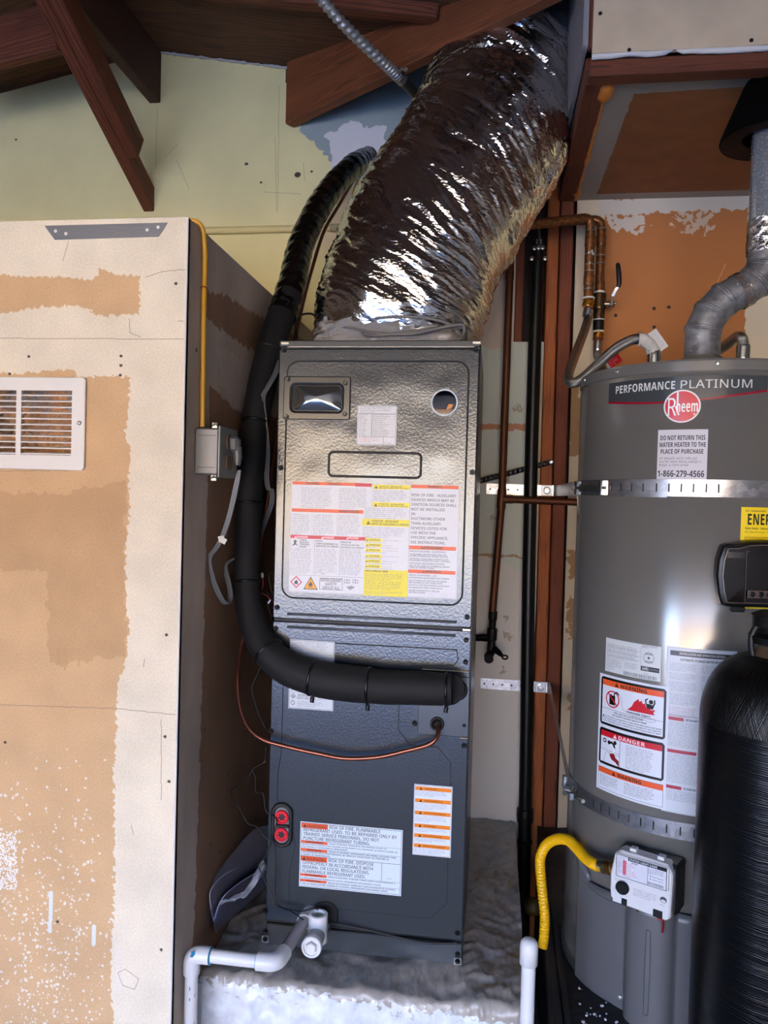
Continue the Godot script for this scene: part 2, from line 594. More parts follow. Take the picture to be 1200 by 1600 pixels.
func mirror(im: Image) -> Image:   # repeats without a seam
	var w := im.get_width(); var h := im.get_height()
	var o := Image.create(w * 2, h * 2, false, im.get_format())
	var b: Image = im.duplicate(); b.flip_x()
	o.blit_rect(im, Rect2i(0, 0, w, h), Vector2i(0, 0)); o.blit_rect(b, Rect2i(0, 0, w, h), Vector2i(w, 0))
	im.flip_y(); b.flip_y()
	o.blit_rect(im, Rect2i(0, 0, w, h), Vector2i(0, h)); o.blit_rect(b, Rect2i(0, 0, w, h), Vector2i(w, h))
	return o

func wood(c: Color, d: Color, sd: int, size := Vector2(1.6, 0.22), rough := 0.7) -> StandardMaterial3D:
	var t := tex(mirror(wood_picture(sd, c, d, 512, 128)))
	var m := M(Color.WHITE, rough, 0.0, {"tex": t, "tri": Vector3(1.0 / size.x, 1.0 / size.y, 1.0 / size.y)})
	m.uv1_offset = Vector3(0.31, 0.27, 0.13)
	return m

# ------------------------------------------------------------------ camera, sky, sun, exposure
func lights() -> void:
	var cam := Camera3D.new()
	cam.name = "camera"
	cam.position = eye
	cam.rotation_degrees = Vector3(-1.2, 8.0, 1.55)
	cam.fov = rad_to_deg(2.0 * atan(TALL / 2.0 / FOCAL))
	add_child(cam)
	turn = cam.basis
	var e := Environment.new()
	e.background_mode = Environment.BG_SKY
	var sky := ProceduralSkyMaterial.new()
	sky.sky_top_color = Color(0.36, 0.53, 0.82)
	sky.sky_horizon_color = Color(0.74, 0.83, 0.95)
	sky.sky_curve = 0.18
	sky.ground_bottom_color = Color(0.35, 0.33, 0.30)
	sky.ground_horizon_color = Color(0.62, 0.60, 0.57)
	sky.sky_energy_multiplier = 4.6
	sky.ground_energy_multiplier = 3.0
	sky.sun_angle_max = 20.0
	e.sky = Sky.new()
	e.sky.sky_material = sky
	e.tonemap_mode = Environment.TONE_MAPPER_LINEAR
	e.tonemap_exposure = 1.06
	e.sdfgi_enabled = true
	e.ssao_enabled = true
	e.ssil_enabled = true
	var w := WorldEnvironment.new()
	w.name = "environment"
	w.environment = e
	add_child(w)
	var sun := DirectionalLight3D.new()      # high, from behind the house: it lights the street and the houses across it
	sun.name = "sun"
	sun.light_color = Color(1.0, 0.90, 0.70)
	sun.light_energy = 25.0
	sun.light_angular_distance = 0.53
	sun.shadow_enabled = true
	add_child(sun)
	sun.rotation_degrees = Vector3(-50, 155, 0)

func flat_wall(called: String, a: Vector3, b: Vector3, m: Material) -> MeshInstance3D:
	return struct(obj(called, bx(a.x, b.x, a.y, b.y, a.z, b.z), m)) as MeshInstance3D

# wall pieces whose print is laid out by world x and y: r is the rect of the picture in metres
func slab(st: SurfaceTool, x0: float, x1: float, y0: float, y1: float, zf: float, thick: float, r: Rect2) -> void:
	st.set_smooth_group(-1)
	var uv := func(x: float, y: float) -> Vector2: return Vector2((x - r.position.x) / r.size.x, 1.0 - (y - r.position.y) / r.size.y)
	var q := [Vector2(x0, y0), Vector2(x1, y0), Vector2(x1, y1), Vector2(x0, y1)]
	quad(st, Vector3(x0, y0, zf), Vector3(x1, y0, zf), Vector3(x1, y1, zf), Vector3(x0, y1, zf), uv.call(x0, y0), uv.call(x1, y0), uv.call(x1, y1), uv.call(x0, y1))
	quad(st, Vector3(x1, y0, zf - thick), Vector3(x0, y0, zf - thick), Vector3(x0, y1, zf - thick), Vector3(x1, y1, zf - thick), uv.call(x1, y0), uv.call(x0, y0), uv.call(x0, y1), uv.call(x1, y1))
	for i in 4:
		var a: Vector2 = q[i]; var b: Vector2 = q[(i + 1) % 4]
		var ua: Vector2 = uv.call(a.x, a.y); var ub: Vector2 = uv.call(b.x, b.y)
		quad(st, Vector3(a.x, a.y, zf - thick), Vector3(b.x, b.y, zf - thick), Vector3(b.x, b.y, zf), Vector3(a.x, a.y, zf), ua, ub, ub, ua)

func back_wall_picture() -> Image:   # x -2.0 .. 0.9, y 0.4 .. 3.05 at 480 pixels a metre
	var s := 480.0
	var im := sheet(1392, 1272, Color(0.90, 0.86, 0.64))
	var g := func(x: float, y: float) -> Array: return [(x + 2.0) * s, (3.05 - y) * s]
	var wp := func(u: float, v: float) -> Array:
		var p := P(u, v, 2.5)
		return g.call(p.x, p.y)
	mottle(im, 3, 0.006, 0.05, 4)
	# bluish primer and the white plaster round the hole of the line set
	patch(im, [wp.call(462, 205), wp.call(500, 160), wp.call(700, 60), wp.call(900, 60), wp.call(760, 200), wp.call(610, 250), wp.call(510, 255), wp.call(488, 215)], Color(0.55, 0.62, 0.66), 9.0, 0.02, 11, 0.85)
	patch(im, [wp.call(508, 205), wp.call(545, 192), wp.call(600, 196), wp.call(606, 240), wp.call(596, 262), wp.call(575, 300), wp.call(545, 290), wp.call(522, 258)], Color(0.86, 0.86, 0.87), 7.0, 0.03, 12)
	# paler, pinkish plaster beside the duct
	patch(im, [wp.call(540, 300), wp.call(580, 300), wp.call(590, 470), wp.call(520, 430), wp.call(505, 380)], Color(0.88, 0.80, 0.68), 8.0, 0.02, 13, 0.8)
	# the bay between the unit and the studs: pink plaster above, green-white below, then bare grey
	patch(im, [wp.call(600, 330), wp.call(852, 330), wp.call(852, 560), wp.call(600, 560)], Color(0.80, 0.73, 0.64), 6.0, 0.03, 14)
	patch(im, [wp.call(600, 545), wp.call(780, 545), wp.call(800, 528), wp.call(852, 535), wp.call(852, 1310), wp.call(600, 1310)], Color(0.79, 0.80, 0.73), 7.0, 0.02, 15)
	patch(im, [wp.call(600, 870), wp.call(760, 868), wp.call(852, 905), wp.call(852, 1330), wp.call(600, 1330)], Color(0.84, 0.81, 0.75), 5.0, 0.03, 16)
	patch(im, [wp.call(720, 660), wp.call(785, 662), wp.call(826, 663), wp.call(826, 672), wp.call(720, 671)], Color(0.74, 0.45, 0.28), 2.0, 0.05, 17, 0.8)
	patch(im, [wp.call(740, 866), wp.call(815, 868), wp.call(815, 872), wp.call(740, 871)], Color(0.62, 0.45, 0.30), 3.0, 0.05, 18, 0.8)
	patch(im, [wp.call(836, 600), wp.call(852, 560), wp.call(852, 900), wp.call(838, 900)], Color(0.86, 0.74, 0.58), 5.0, 0.04, 19, 0.8)
	for k in 9:
		var c: Array = wp.call(765 + rng.randf() * 50, 600 + rng.randf() * 600)
		patch(im, [[c[0] - 5, c[1]], [c[0], c[1] - 6], [c[0] + 6, c[1] + 1], [c[0], c[1] + 5]], Color(0.62, 0.55, 0.44), 4.0, 0.1, 20 + k, 0.7)
	# drywall right of the studs: cream with torn paper, then the bare brown face
	patch(im, [wp.call(882, 300), wp.call(1230, 300), wp.call(1230, 1620), wp.call(842, 1620)], Color(0.84, 0.78, 0.66), 1.0, 0.05, 30)
	for k in [[893, 600, 16, 60], [893, 655, 22, 60], [893, 860, 24, 45], [893, 930, 20, 70], [893, 1085, 12, 30], [905, 1000, 8, 20]]:
		patch(im, [wp.call(k[0] - 6, k[1]), wp.call(k[0] + k[2], k[1] + 4), wp.call(k[0] + k[2] - 3, k[1] + k[3]), wp.call(k[0] - 6, k[1] + k[3] - 6)], Color(0.66, 0.52, 0.36), 6.0, 0.05, int(k[1]))
	patch(im, [wp.call(944, 310), wp.call(1168, 310), wp.call(1162, 640), wp.call(938, 640)], Color(0.70, 0.45, 0.24), 1.6, 0.06, 40)
	patch(im, [wp.call(938, 312), wp.call(1175, 300), wp.call(1175, 326), wp.call(938, 336)], Color(0.80, 0.77, 0.71), 3.0, 0.06, 41)
	patch(im, [wp.call(946, 338), wp.call(1008, 336), wp.call(1014, 352), wp.call(990, 362), wp.call(955, 356)], Color(0.80, 0.76, 0.70), 8.0, 0.05, 42)
	patch(im, [wp.call(1040, 338), wp.call(1108, 332), wp.call(1112, 352), wp.call(1090, 362), wp.call(1062, 350)], Color(0.82, 0.77, 0.70), 12.0, 0.06, 43, 0.8)
	for q in [[1022, 482], [1022, 511], [962, 493], [1045, 480]]:
		var c: Array = wp.call(q[0], q[1]); disc(im, c[0], c[1], 2.4, 2.4, Color(0.14, 0.09, 0.06))
	stroke(im, [wp.call(1116, 452), wp.call(1134, 412)], 1.2, Color(0.86, 0.70, 0.50))
	# scratches, dents and holes in the yellow paint
	for q in [[385, 256, 3], [465, 273, 5], [408, 285, 2], [487, 268, 2], [25, 218, 2]]:
		var c: Array = wp.call(q[0], q[1]); disc(im, c[0], c[1], q[2], q[2] * 0.8, Color(0.25, 0.23, 0.17))
	for q in [[276, 250, 296, 296], [412, 300, 470, 303], [257, 246, 278, 225], [474, 255, 476, 282], [436, 135, 434, 330], [430, 215, 432, 330], [246, 170, 243, 260]]:
		stroke(im, [wp.call(q[0], q[1]), wp.call(q[2], q[3])], 0.3, Color(0.45, 0.43, 0.32))
	return im

func room() -> void:
	var cream := M(Color(0.62, 0.57, 0.50), 0.9)
	var concrete := M(Color(0.42, 0.42, 0.43), 0.85, 0.0, {"bump": tiled(5, 0.02, 4), "bs": 0.06, "tri": 0.8, "world": true})
	# the back wall, with the open stud bay
	var r := Rect2(-2.0, 0.4, 2.9, 2.65)
	var wallm := M(Color.WHITE, 0.75, 0.0, {"tex": back_wall_picture(), "bump": tiled(6, 0.012, 4), "bs": 0.25})
	wallm.texture_repeat = false
	var st := S()
	slab(st, -4.6, 0.052, 0.0, 3.6, -2.5, 0.012, r)
	slab(st, 0.052, 0.148, 0.0, 2.004, -2.5, 0.012, r)
	slab(st, 0.238, 1.72, 0.0, 3.6, -2.5, 0.012, r)
	struct(obj("wall_back", st, wallm), "yellow painted and patched garage wall behind the tall grey unit", "wall")
	flat_wall("wall_back_sheathing", Vector3(-4.6, 0.0, -2.72), Vector3(1.72, 3.6, -2.602), wood(Color(0.20, 0.14, 0.10), Color(0.12, 0.08, 0.06), 61))
	flat_wall("wall_left", Vector3(-4.72, 0, -2.72), Vector3(-4.6, 3.6, 3.72), cream)
	flat_wall("wall_right", Vector3(1.72, 0, -2.72), Vector3(1.84, 3.6, 3.72), cream)
	flat_wall("floor", Vector3(-4.6, -0.12, -2.72), Vector3(1.72, 0, 3.72), concrete)
	st = S()   # the front wall round the open garage door
	for q in [[-4.6, -3.7, 0.0, 3.6], [1.1, 1.72, 0.0, 3.6], [-3.7, 1.1, 2.12, 3.6]]:
		box(st, Vector3((q[0] + q[1]) / 2, (q[2] + q[3]) / 2, 3.66), Vector3(q[1] - q[0], q[3] - q[2], 0.12))
	struct(obj("wall_front", st, cream))
	st = S()   # the sectional garage door, rolled up under the roof behind the lens
	for k in 5: box(st, Vector3(-1.3, 2.17, 3.30 - 0.53 * k), Vector3(4.8, 0.045, 0.52), 0.004)
	struct(obj("door_1", st, M(Color(0.52, 0.48, 0.43), 0.7)))
	# the roof: two low slopes that meet over the ridge beam
	var ply := wood(Color(0.42, 0.27, 0.16), Color(0.26, 0.16, 0.10), 62, Vector2(1.9, 0.5), 0.8)
	var ridge_x := -1.175
	st = S()
	var bz := func(x: float) -> float: return -2.5 + (x + 0.686) * 0.54 / 0.77   # where the heavy beam stands in plan
	var rt := func(x: float) -> float: return 2.987 - (x - ridge_x) * 0.166
	var lt := func(x: float) -> float: return 2.987 - (ridge_x - x) * 0.20
	st.set_smooth_group(-1)
	for k in 2:   # underside and top of the slopes
		var o := Vector3.UP * (0.09 * k)
		var a := [Vector3(-4.72, lt.call(-4.72), -2.72), Vector3(ridge_x, 2.987, -2.72), Vector3(ridge_x, 2.987, 3.9), Vector3(-4.72, lt.call(-4.72), 3.9)]
		quad(st, a[0] + o, a[1] + o, a[2] + o, a[3] + o)
		# the right slope stops along the beam
		var b := [Vector3(ridge_x, 2.987, -2.72), Vector3(-0.70, rt.call(-0.70), -2.72), Vector3(-0.70, rt.call(-0.70), -2.5), Vector3(0.16, rt.call(0.16), bz.call(0.16)), Vector3(0.16, rt.call(0.16), -1.72), Vector3(0.16, rt.call(0.16), 3.9), Vector3(ridge_x, 2.987, 3.9)]
		for i in range(1, 6): tri(st, b[0] + o, b[i] + o, b[i + 1] + o)
		quad(st, Vector3(0.16, rt.call(0.16), -1.72) + o, Vector3(1.84, rt.call(1.84), -1.72) + o, Vector3(1.84, rt.call(1.84), 3.9) + o, Vector3(0.16, rt.call(0.16), 3.9) + o)
	struct(obj("ceiling", st, ply), "dark brown roof sheathing above the garage wall", "roof sheathing")
	# the dark shaft above the heavy beam that swallows the duct, and the roof over it
	var dark := wood(Color(0.22, 0.14, 0.09), Color(0.13, 0.08, 0.05), 63)
	st = S()
	box(st, Vector3(-0.20, 3.75, -2.0), Vector3(1.4, 0.1, 1.6))
	var f0 := Vector3(-0.72, 0, -2.5); var f1 := Vector3(0.19, 0, bz.call(0.19))
	quad(st, f0 + Vector3.UP * 2.86, f1 + Vector3.UP * 2.74, f1 + Vector3.UP * 3.75, f0 + Vector3.UP * 3.75)
	box(st, Vector3(0.5, 3.25, -1.70), Vector3(1.3, 1.1, 0.02))
	struct(obj("ceiling_shaft", st, dark))
	struct(obj("wall_back_upper", bx(-0.75, 1.72, 3.55, 3.8, -2.62, -2.5), dark))
	st = S()   # caulk squeezed along the top of the wall
	var cn := noise(64, 6.0, 3)
	var cp := PackedVector3Array()
	for k in 40: cp.append(P(252, 82, 2.494).lerp(P(456, 107, 2.494), k / 39.0))
	tube(st, cp, func(i, a): return maxf(0.0015, 0.004 + 0.006 * cn.get_noise_1d(i * 0.1)), 8)
	tag(obj("caulk_bead", st, M(Color(0.72, 0.71, 0.70), 0.7)), "pale caulk bead along the wall top, right of the ridge beam", "caulk")
	outside()

func outside() -> void:
	var ground := M(Color(0.66, 0.64, 0.60), 0.9)
	struct(obj("floor_driveway", bx(-30, 30, -0.14, -0.02, 3.72, 40), ground))
	# the sunlit house across the street, which the glossy metal mirrors
	var h := thing("street_house", "pale stucco house across the street facing the open garage", "house", Vector3(-2, 0, 24))
	obj("wall", bx(-13, 9, 0, 3.0, 22, 28), M(Color(0.86, 0.76, 0.58), 0.9), h)
	var st := S()
	var roof := PackedVector2Array([Vector2(-14, 3.0), Vector2(10, 3.0), Vector2(6, 4.3), Vector2(-10, 4.3)])
	prism(st, roof, 21.6, 28.4)
	obj("roof", st, M(Color(0.45, 0.34, 0.27), 0.9), h)
	obj("garage_door", bx(-4.5, 0.5, 0, 2.2, 21.9, 22), M(Color(0.88, 0.86, 0.80), 0.7), h)
	for x in [-9.5, 4.0]:
		var w := obj("window", bx(x - 0.9, x + 0.9, 0.9, 2.2, 21.92, 22), M(Color(0.92, 0.92, 0.9), 0.6), h)
		obj("pane", bx(x - 0.8, x + 0.8, 1.0, 2.1, 21.90, 21.93), M(Color(0.08, 0.10, 0.12), 0.1), w)

# ------------------------------------------------------------------ roof timbers
func timbers() -> void:
	var red := wood(Color(0.50, 0.26, 0.15), Color(0.24, 0.11, 0.07), 71, Vector2(1.5, 0.16))
	var deep := wood(Color(0.30, 0.17, 0.12), Color(0.17, 0.09, 0.07), 72, Vector2(1.7, 0.2))
	var orange := wood(Color(0.58, 0.33, 0.18), Color(0.36, 0.19, 0.10), 73, Vector2(1.9, 0.12))
	tag(beam("ridge_beam", Vector3(-1.175, 2.905, -2.5), Vector3(-1.175, 2.905, 3.5), 0.04, 0.185, deep), "dark ridge beam running forward from the top of the yellow wall", "beam")
	# the heavy beam over the duct
	var d := Vector3(0.77, 0, 0.54).normalized()
	var a := Vector3(-0.688, 2.81, -2.5) + Vector3(-0.54, 0, 0.77).normalized() * 0.019
	tag(beam("header_beam", a - d * 0.0, a + d * 1.06, 0.038, 0.2, orange), "thick orange-brown beam slanting over the silver duct", "beam")
	tag(beam("rafter", P(300, -27, 2.1) + Vector3(-0.35, 0.06, 0), P(688, 12, 2.1), 0.04, 0.075, red), "red-brown rafter that ends against the thick slanting beam", "rafter")
	var e := tag(beam("rafter", P(-60, 82, 2.1) + Vector3(-0.2, -0.04, 0), P(90, 45, 2.1), 0.04, 0.135, red), "red-brown rafter sloping down behind the paired knee brace", "rafter")
	e.name = "rafter_001"
	# two planks nailed together: the knee brace under the ridge
	var k := thing("knee_brace", "paired slanting brace planks with one shorter plank, under the ridge", "brace", Vector3(-1.2, 2.46, -2.5))
	var w0 := Vector3(-1.190, 2.490, -2.5)
	var dir := Vector3(-0.01, 0.318, 0.63).normalized()
	var m0 := beam("long_plank", w0 - dir * 0.03, w0 + dir * 0.70, 0.038, 0.075, red, k, Vector3(0, 1, -0.5))
	var m1 := beam("short_plank", w0 + dir * 0.195 + Vector3(0.039, 0.002, 0), w0 + dir * 0.70 + Vector3(0.039, 0.002, 0), 0.038, 0.082, red, k, Vector3(0, 1, -0.5))
	m0.set_meta("label", "longer plank that reaches the wall"); m1.set_meta("label", "shorter plank with a cut end")

# ------------------------------------------------------------------ studs
func studs() -> void:
	var fir := wood(Color(0.72, 0.40, 0.17), Color(0.50, 0.24, 0.09), 74, Vector2(1.4, 0.09))
	var red := wood(Color(0.56, 0.28, 0.14), Color(0.36, 0.16, 0.08), 75, Vector2(1.5, 0.1))
	var g := "studs in the open wall bay"
	tag(beam("wall_stud", Vector3(0.173, 0.02, -2.548), Vector3(0.166, 2.62, -2.548), 0.036, 0.089, fir, null, Vector3.BACK), "orange wall stud carrying both bright strap washers", "stud", g)
	tag(beam("wall_stud", Vector3(0.2145, 0.02, -2.550), Vector3(0.2085, 2.62, -2.550), 0.040, 0.089, red, null, Vector3.BACK), "dark red wall stud against the torn cream drywall edge", "stud", g)
	tag(beam("wall_stud", Vector3(0.066, 1.99, -2.56), Vector3(0.066, 2.62, -2.56), 0.026, 0.085, red, null, Vector3.BACK), "short red stud at the left of the dark wall pocket", "stud", g)
# ------------------------------------------------------------------ the soffit over the water heater
func soffit() -> void:
	var im := sheet(600, 400, Color(0.55, 0.33, 0.17))   # underside, x 0.18 .. 1.68 by z -2.5 .. -1.74; v runs from the front to the wall
	mottle(im, 81, 0.02, 0.10, 4)
	var mud := Color(0.60, 0.56, 0.50)
	patch(im, [[-20, -20], [620, -20], [620, 52], [300, 54], [120, 57], [38, 62], [36, 375], [640, 372], [640, 440], [-20, 440]], mud, 0.5, 0.03, 82)
	patch(im, [[100, -2], [165, -2], [163, 10], [100, 12]], Color(0.40, 0.25, 0.14), 2.0, 0.08, 83)
	patch(im, [[240, 16], [330, 12], [330, 44], [262, 38]], Color(0.55, 0.33, 0.17), 5.0, 0.06, 84)
	stroke(im, [[180, 80], [205, 76]], 1.0, Color(0.75, 0.55, 0.36)); stroke(im, [[160, 60], [172, 70]], 1.0, Color(0.75, 0.55, 0.36))
	var m := M(Color.WHITE, 0.85, 0.0, {"tex": im})
	var st := S()
	st.set_smooth_group(-1)
	quad(st, Vector3(0.20, 2.448, -2.5), Vector3(1.70, 2.448, -2.5), Vector3(1.70, 2.448, -1.745), Vector3(0.20, 2.448, -1.745), Vector2(0, 1), Vector2(1, 1), Vector2(1, 0), Vector2(0, 0))
	quad(st, Vector3(0.20, 2.462, -1.745), Vector3(1.70, 2.462, -1.745), Vector3(1.70, 2.462, -2.5), Vector3(0.20, 2.462, -2.5))
	struct(obj("ceiling_soffit", st, m), "brown board under the soffit with grey taped borders", "soffit board")
	# drywall on the front and on the left side
	var pic := sheet(512, 128, Color(0.80, 0.72, 0.60))
	mottle(pic, 85, 0.03, 0.05, 3)
	var front := thing("wall_soffit", "tan drywall sheet with dark screws on the soffit front", "drywall", Vector3(0.19, 2.46, -1.73))
	struct(front)
	st = S()
	slab(st, 0.186, 1.70, 2.472, 2.80, -1.73, 0.0125, Rect2(0.18, 2.46, 1.52, 0.34))
	obj("drywall_sheet", st, M(Color.WHITE, 0.85, 0.0, {"tex": pic}), front)
	st = S()   # the torn gypsum edge along its foot
	var p := PackedVector3Array()
	var n := noise(86, 9.0)
	for k in 80:
		var x := 0.186 + 1.51 * k / 79.0
		p.append(Vector3(x, 2.470 + 0.004 * n.get_noise_1d(x) + (0.008 if absf(x - 0.352) < 0.012 else 0.0), -1.737))
	tube(st, p, func(i, a): return 0.0062 + 0.003 * n.get_noise_2d(i * 0.05, a * 0.1), 8)
	obj("gypsum_edge", st, M(Color(0.83, 0.82, 0.80), 0.9), front)
	var sm := pan_screw(0.0042, 0.002)
	var black := M(Color(0.09, 0.09, 0.09), 0.5, 0.5)
	for q in [[938, 21], [983, 78], [1174, 63]]:
		put("screw", sm, black, front, Transform3D(Basis(), P(q[0], q[1], 1.7295)))
	# the grey-white sheet on the side, its foot torn
	st = S()
	var poly := PackedVector2Array([Vector2(-1.742, 3.70), Vector2(-2.5, 3.70)])
	for k in 30:
		var z := -2.5 + 0.758 * k / 29.0
		poly.append(Vector2(z, 2.50 + 0.006 * n.get_noise_1d(z * 3.0 + 50.0) + 0.02 * (-1.742 - z)))
	prism(st, poly, 0, 0.012, Transform3D(Basis(Vector3(0, 0, 1), Vector3.UP, Vector3(-1, 0, 0)), Vector3(0.178, 0, 0)))
	struct(obj("wall_soffit_side", st, M(Color(0.56, 0.54, 0.54), 0.85, 0.0, {"bump": tiled(87, 0.02, 4), "bs": 0.2, "tri": 2.0})), "pale plastered drywall on the soffit side against the duct", "drywall")
	struct(obj("ceiling_soffit_cap", bx(0.19, 1.84, 2.80, 2.86, -2.62, -1.70), M(Color(0.3, 0.2, 0.13), 0.9)))
	# the timbers of its lower edges
	var fir := wood(Color(0.46, 0.23, 0.12), Color(0.28, 0.13, 0.07), 88, Vector2(1.5, 0.1))
	tag(beam("soffit_joist", Vector3(0.205, 2.474, -2.498), Vector3(0.205, 2.474, -1.80), 0.05, 0.058, fir), "red-brown joist along the soffit side with orange foam", "joist")
	tag(beam("soffit_ledger", Vector3(0.182, 2.4505, -1.768), Vector3(1.70, 2.4505, -1.768), 0.045, 0.036, fir), "brown ledger board along the front foot of the soffit", "ledger")
	tag(beam("soffit_post", Vector3(0.188, 2.49, -1.752), Vector3(0.188, 2.80, -1.752), 0.018, 0.018, fir, null, Vector3.BACK), "narrow dark red post between the two soffit drywall sheets", "post")
	st = S()   # expanding foam along the joist
	p = PackedVector3Array()
	for k in 60:
		var t := k / 59.0
		p.append(Vector3(0.232 + 0.003 * n.get_noise_1d(t * 5.0), 2.449, lerpf(-1.80, -2.49, t)))
	tube(st, p, func(i, a): return maxf(0.0012, 0.0040 + 0.006 * n.get_noise_1d(i * 0.012 + 7.0) + (0.010 if i < 7 and i > 0 else 0.0) + (0.009 if i > 54 else 0.0)), 9)
	tag(obj("foam_bead", st, M(Color(0.80, 0.47, 0.16), 0.5, 0.0, {"spec": 0.6})), "orange expanding foam bead along the red-brown soffit joist", "foam")

# ------------------------------------------------------------------ the drywall closet on the left
func closet_front_picture() -> Image:   # x -1.4 .. -0.6, y 0 .. 2.03, 800 pixels a metre
	var s := 800.0
	var cream := Color(0.885, 0.835, 0.730)
	var kraft := Color(0.800, 0.655, 0.480)
	var im := sheet(640, 1624, cream)
	var g := func(u: float, v: float) -> Array:
		var p := P(u, v, 1.43)
		return [(p.x + 1.4) * s, (2.03 - p.y) * s]
	patch(im, [g.call(-400, 430), g.call(0, 428), g.call(40, 432), g.call(110, 433), g.call(140, 437), g.call(152, 430), g.call(153, 419), g.call(180, 428), g.call(218, 431), g.call(217, 490), g.call(190, 492), g.call(154, 493), g.call(140, 484), g.call(112, 477), g.call(60, 479), g.call(0, 490), g.call(-400, 495)], kraft, 2.5, 0.09, 91)
	patch(im, [g.call(-400, 585), g.call(20, 583), g.call(60, 581), g.call(90, 577), g.call(117, 578), g.call(120, 588), g.call(203, 588), g.call(199, 640), g.call(196, 688), g.call(204, 700), g.call(200, 740), g.call(202, 800), g.call(196, 862), g.call(193, 900), g.call(200, 985), g.call(196, 1030), g.call(182, 1075), g.call(181, 1140), g.call(178, 1200), g.call(178, 1400), g.call(172, 1540), g.call(177, 1600), g.call(177, 1700), g.call(-400, 1700)], kraft, 3.0, 0.07, 92)
	# damp, darker paper between, with finger-like drips
	var wet := Color(0.745, 0.600, 0.425)
	patch(im, [g.call(-400, 760), g.call(90, 770), g.call(196, 750), g.call(194, 870), g.call(198, 985), g.call(196, 1030), g.call(150, 1028), g.call(120, 1036), g.call(100, 1038), g.call(76, 1028), g.call(72, 890), g.call(-400, 886)], wet, 5.0, 0.03, 93, 0.8)
	for k in 5:
		var u := 76.0 + k * 11.0
		patch(im, [g.call(u, 1012), g.call(u + 7, 1012), g.call(u + 5, 1034 + 6 * (k % 3)), g.call(u + 2, 1036 + 6 * (k % 3))], wet, 1.5, 0.1, 94 + k, 0.8)
	# white spatter low down
	for k in 900:
		var v := 1150.0 + 450.0 * sqrt(rng.randf())
		var u := rng.randf_range(-20, 178)
		if rng.randf() > 0.35 and absf(u - 70) + absf(v - 1320) * 0.2 > 90: continue
		var c: Array = g.call(u, v)
		var r := rng.randf_range(0.6, 2.4)
		disc(im, c[0], c[1], r, r, Color(0.87, 0.84, 0.78))
	for q in [[80, 1395, 78, 1455], [147, 1448, 146, 1475]]:
		stroke(im, [g.call(q[0], q[1]), g.call(q[2], q[3])], 7.0, Color(0.84, 0.85, 0.82))
	for k in 500:
		var c: Array = g.call(rng.randf_range(-8, 26), rng.randf_range(1300, 1390)); disc(im, c[0], c[1], 1.3, 1.3, Color(0.9, 0.89, 0.86))
	patch(im, [g.call(182, 1480), g.call(186, 1480), g.call(186, 1540), g.call(182, 1560)], Color(0.88, 0.84, 0.78), 3.0, 0.05, 99)
	stroke(im, [g.call(184, 1520), g.call(196, 1514), g.call(217, 1530), g.call(210, 1546), g.call(192, 1540), g.call(184, 1520)], 1.0, Color(0.62, 0.56, 0.50))
	# joints, cracks, pencil marks, screw dimples
	for q in [[[-100, 528], [293, 530]], [[202, 498], [203, 520], [220, 527]], [[228, 433], [255, 424], [292, 421]], [[-100, 1098], [180, 1107], [276, 1117]], [[278, 502], [293, 502]], [[107, 377], [98, 408]], [[252, 1125], [252, 1250]], [[205, 1290], [209, 1305]], [[0, 736], [120, 735]], [[226, 1030], [224, 1042]]]:
		var a := []
		for k in q: a.append(g.call(k[0], k[1]))
		stroke(im, a, 0.65, Color(0.50, 0.43, 0.34))
	for q in [[45, 557], [189, 556], [189, 571], [188, 586], [15, 584], [275, 443], [258, 1151], [264, 1221], [252, 1484], [8, 1160], [90, 1440], [260, 992]]:
		var c: Array = g.call(q[0], q[1]); disc(im, c[0], c[1], 2.6, 2.2, Color(0.28, 0.25, 0.22))
	mottle(im, 101, 0.25, 0.05, 2)
	mottle(im, 102, 0.008, 0.05, 3)
	return im

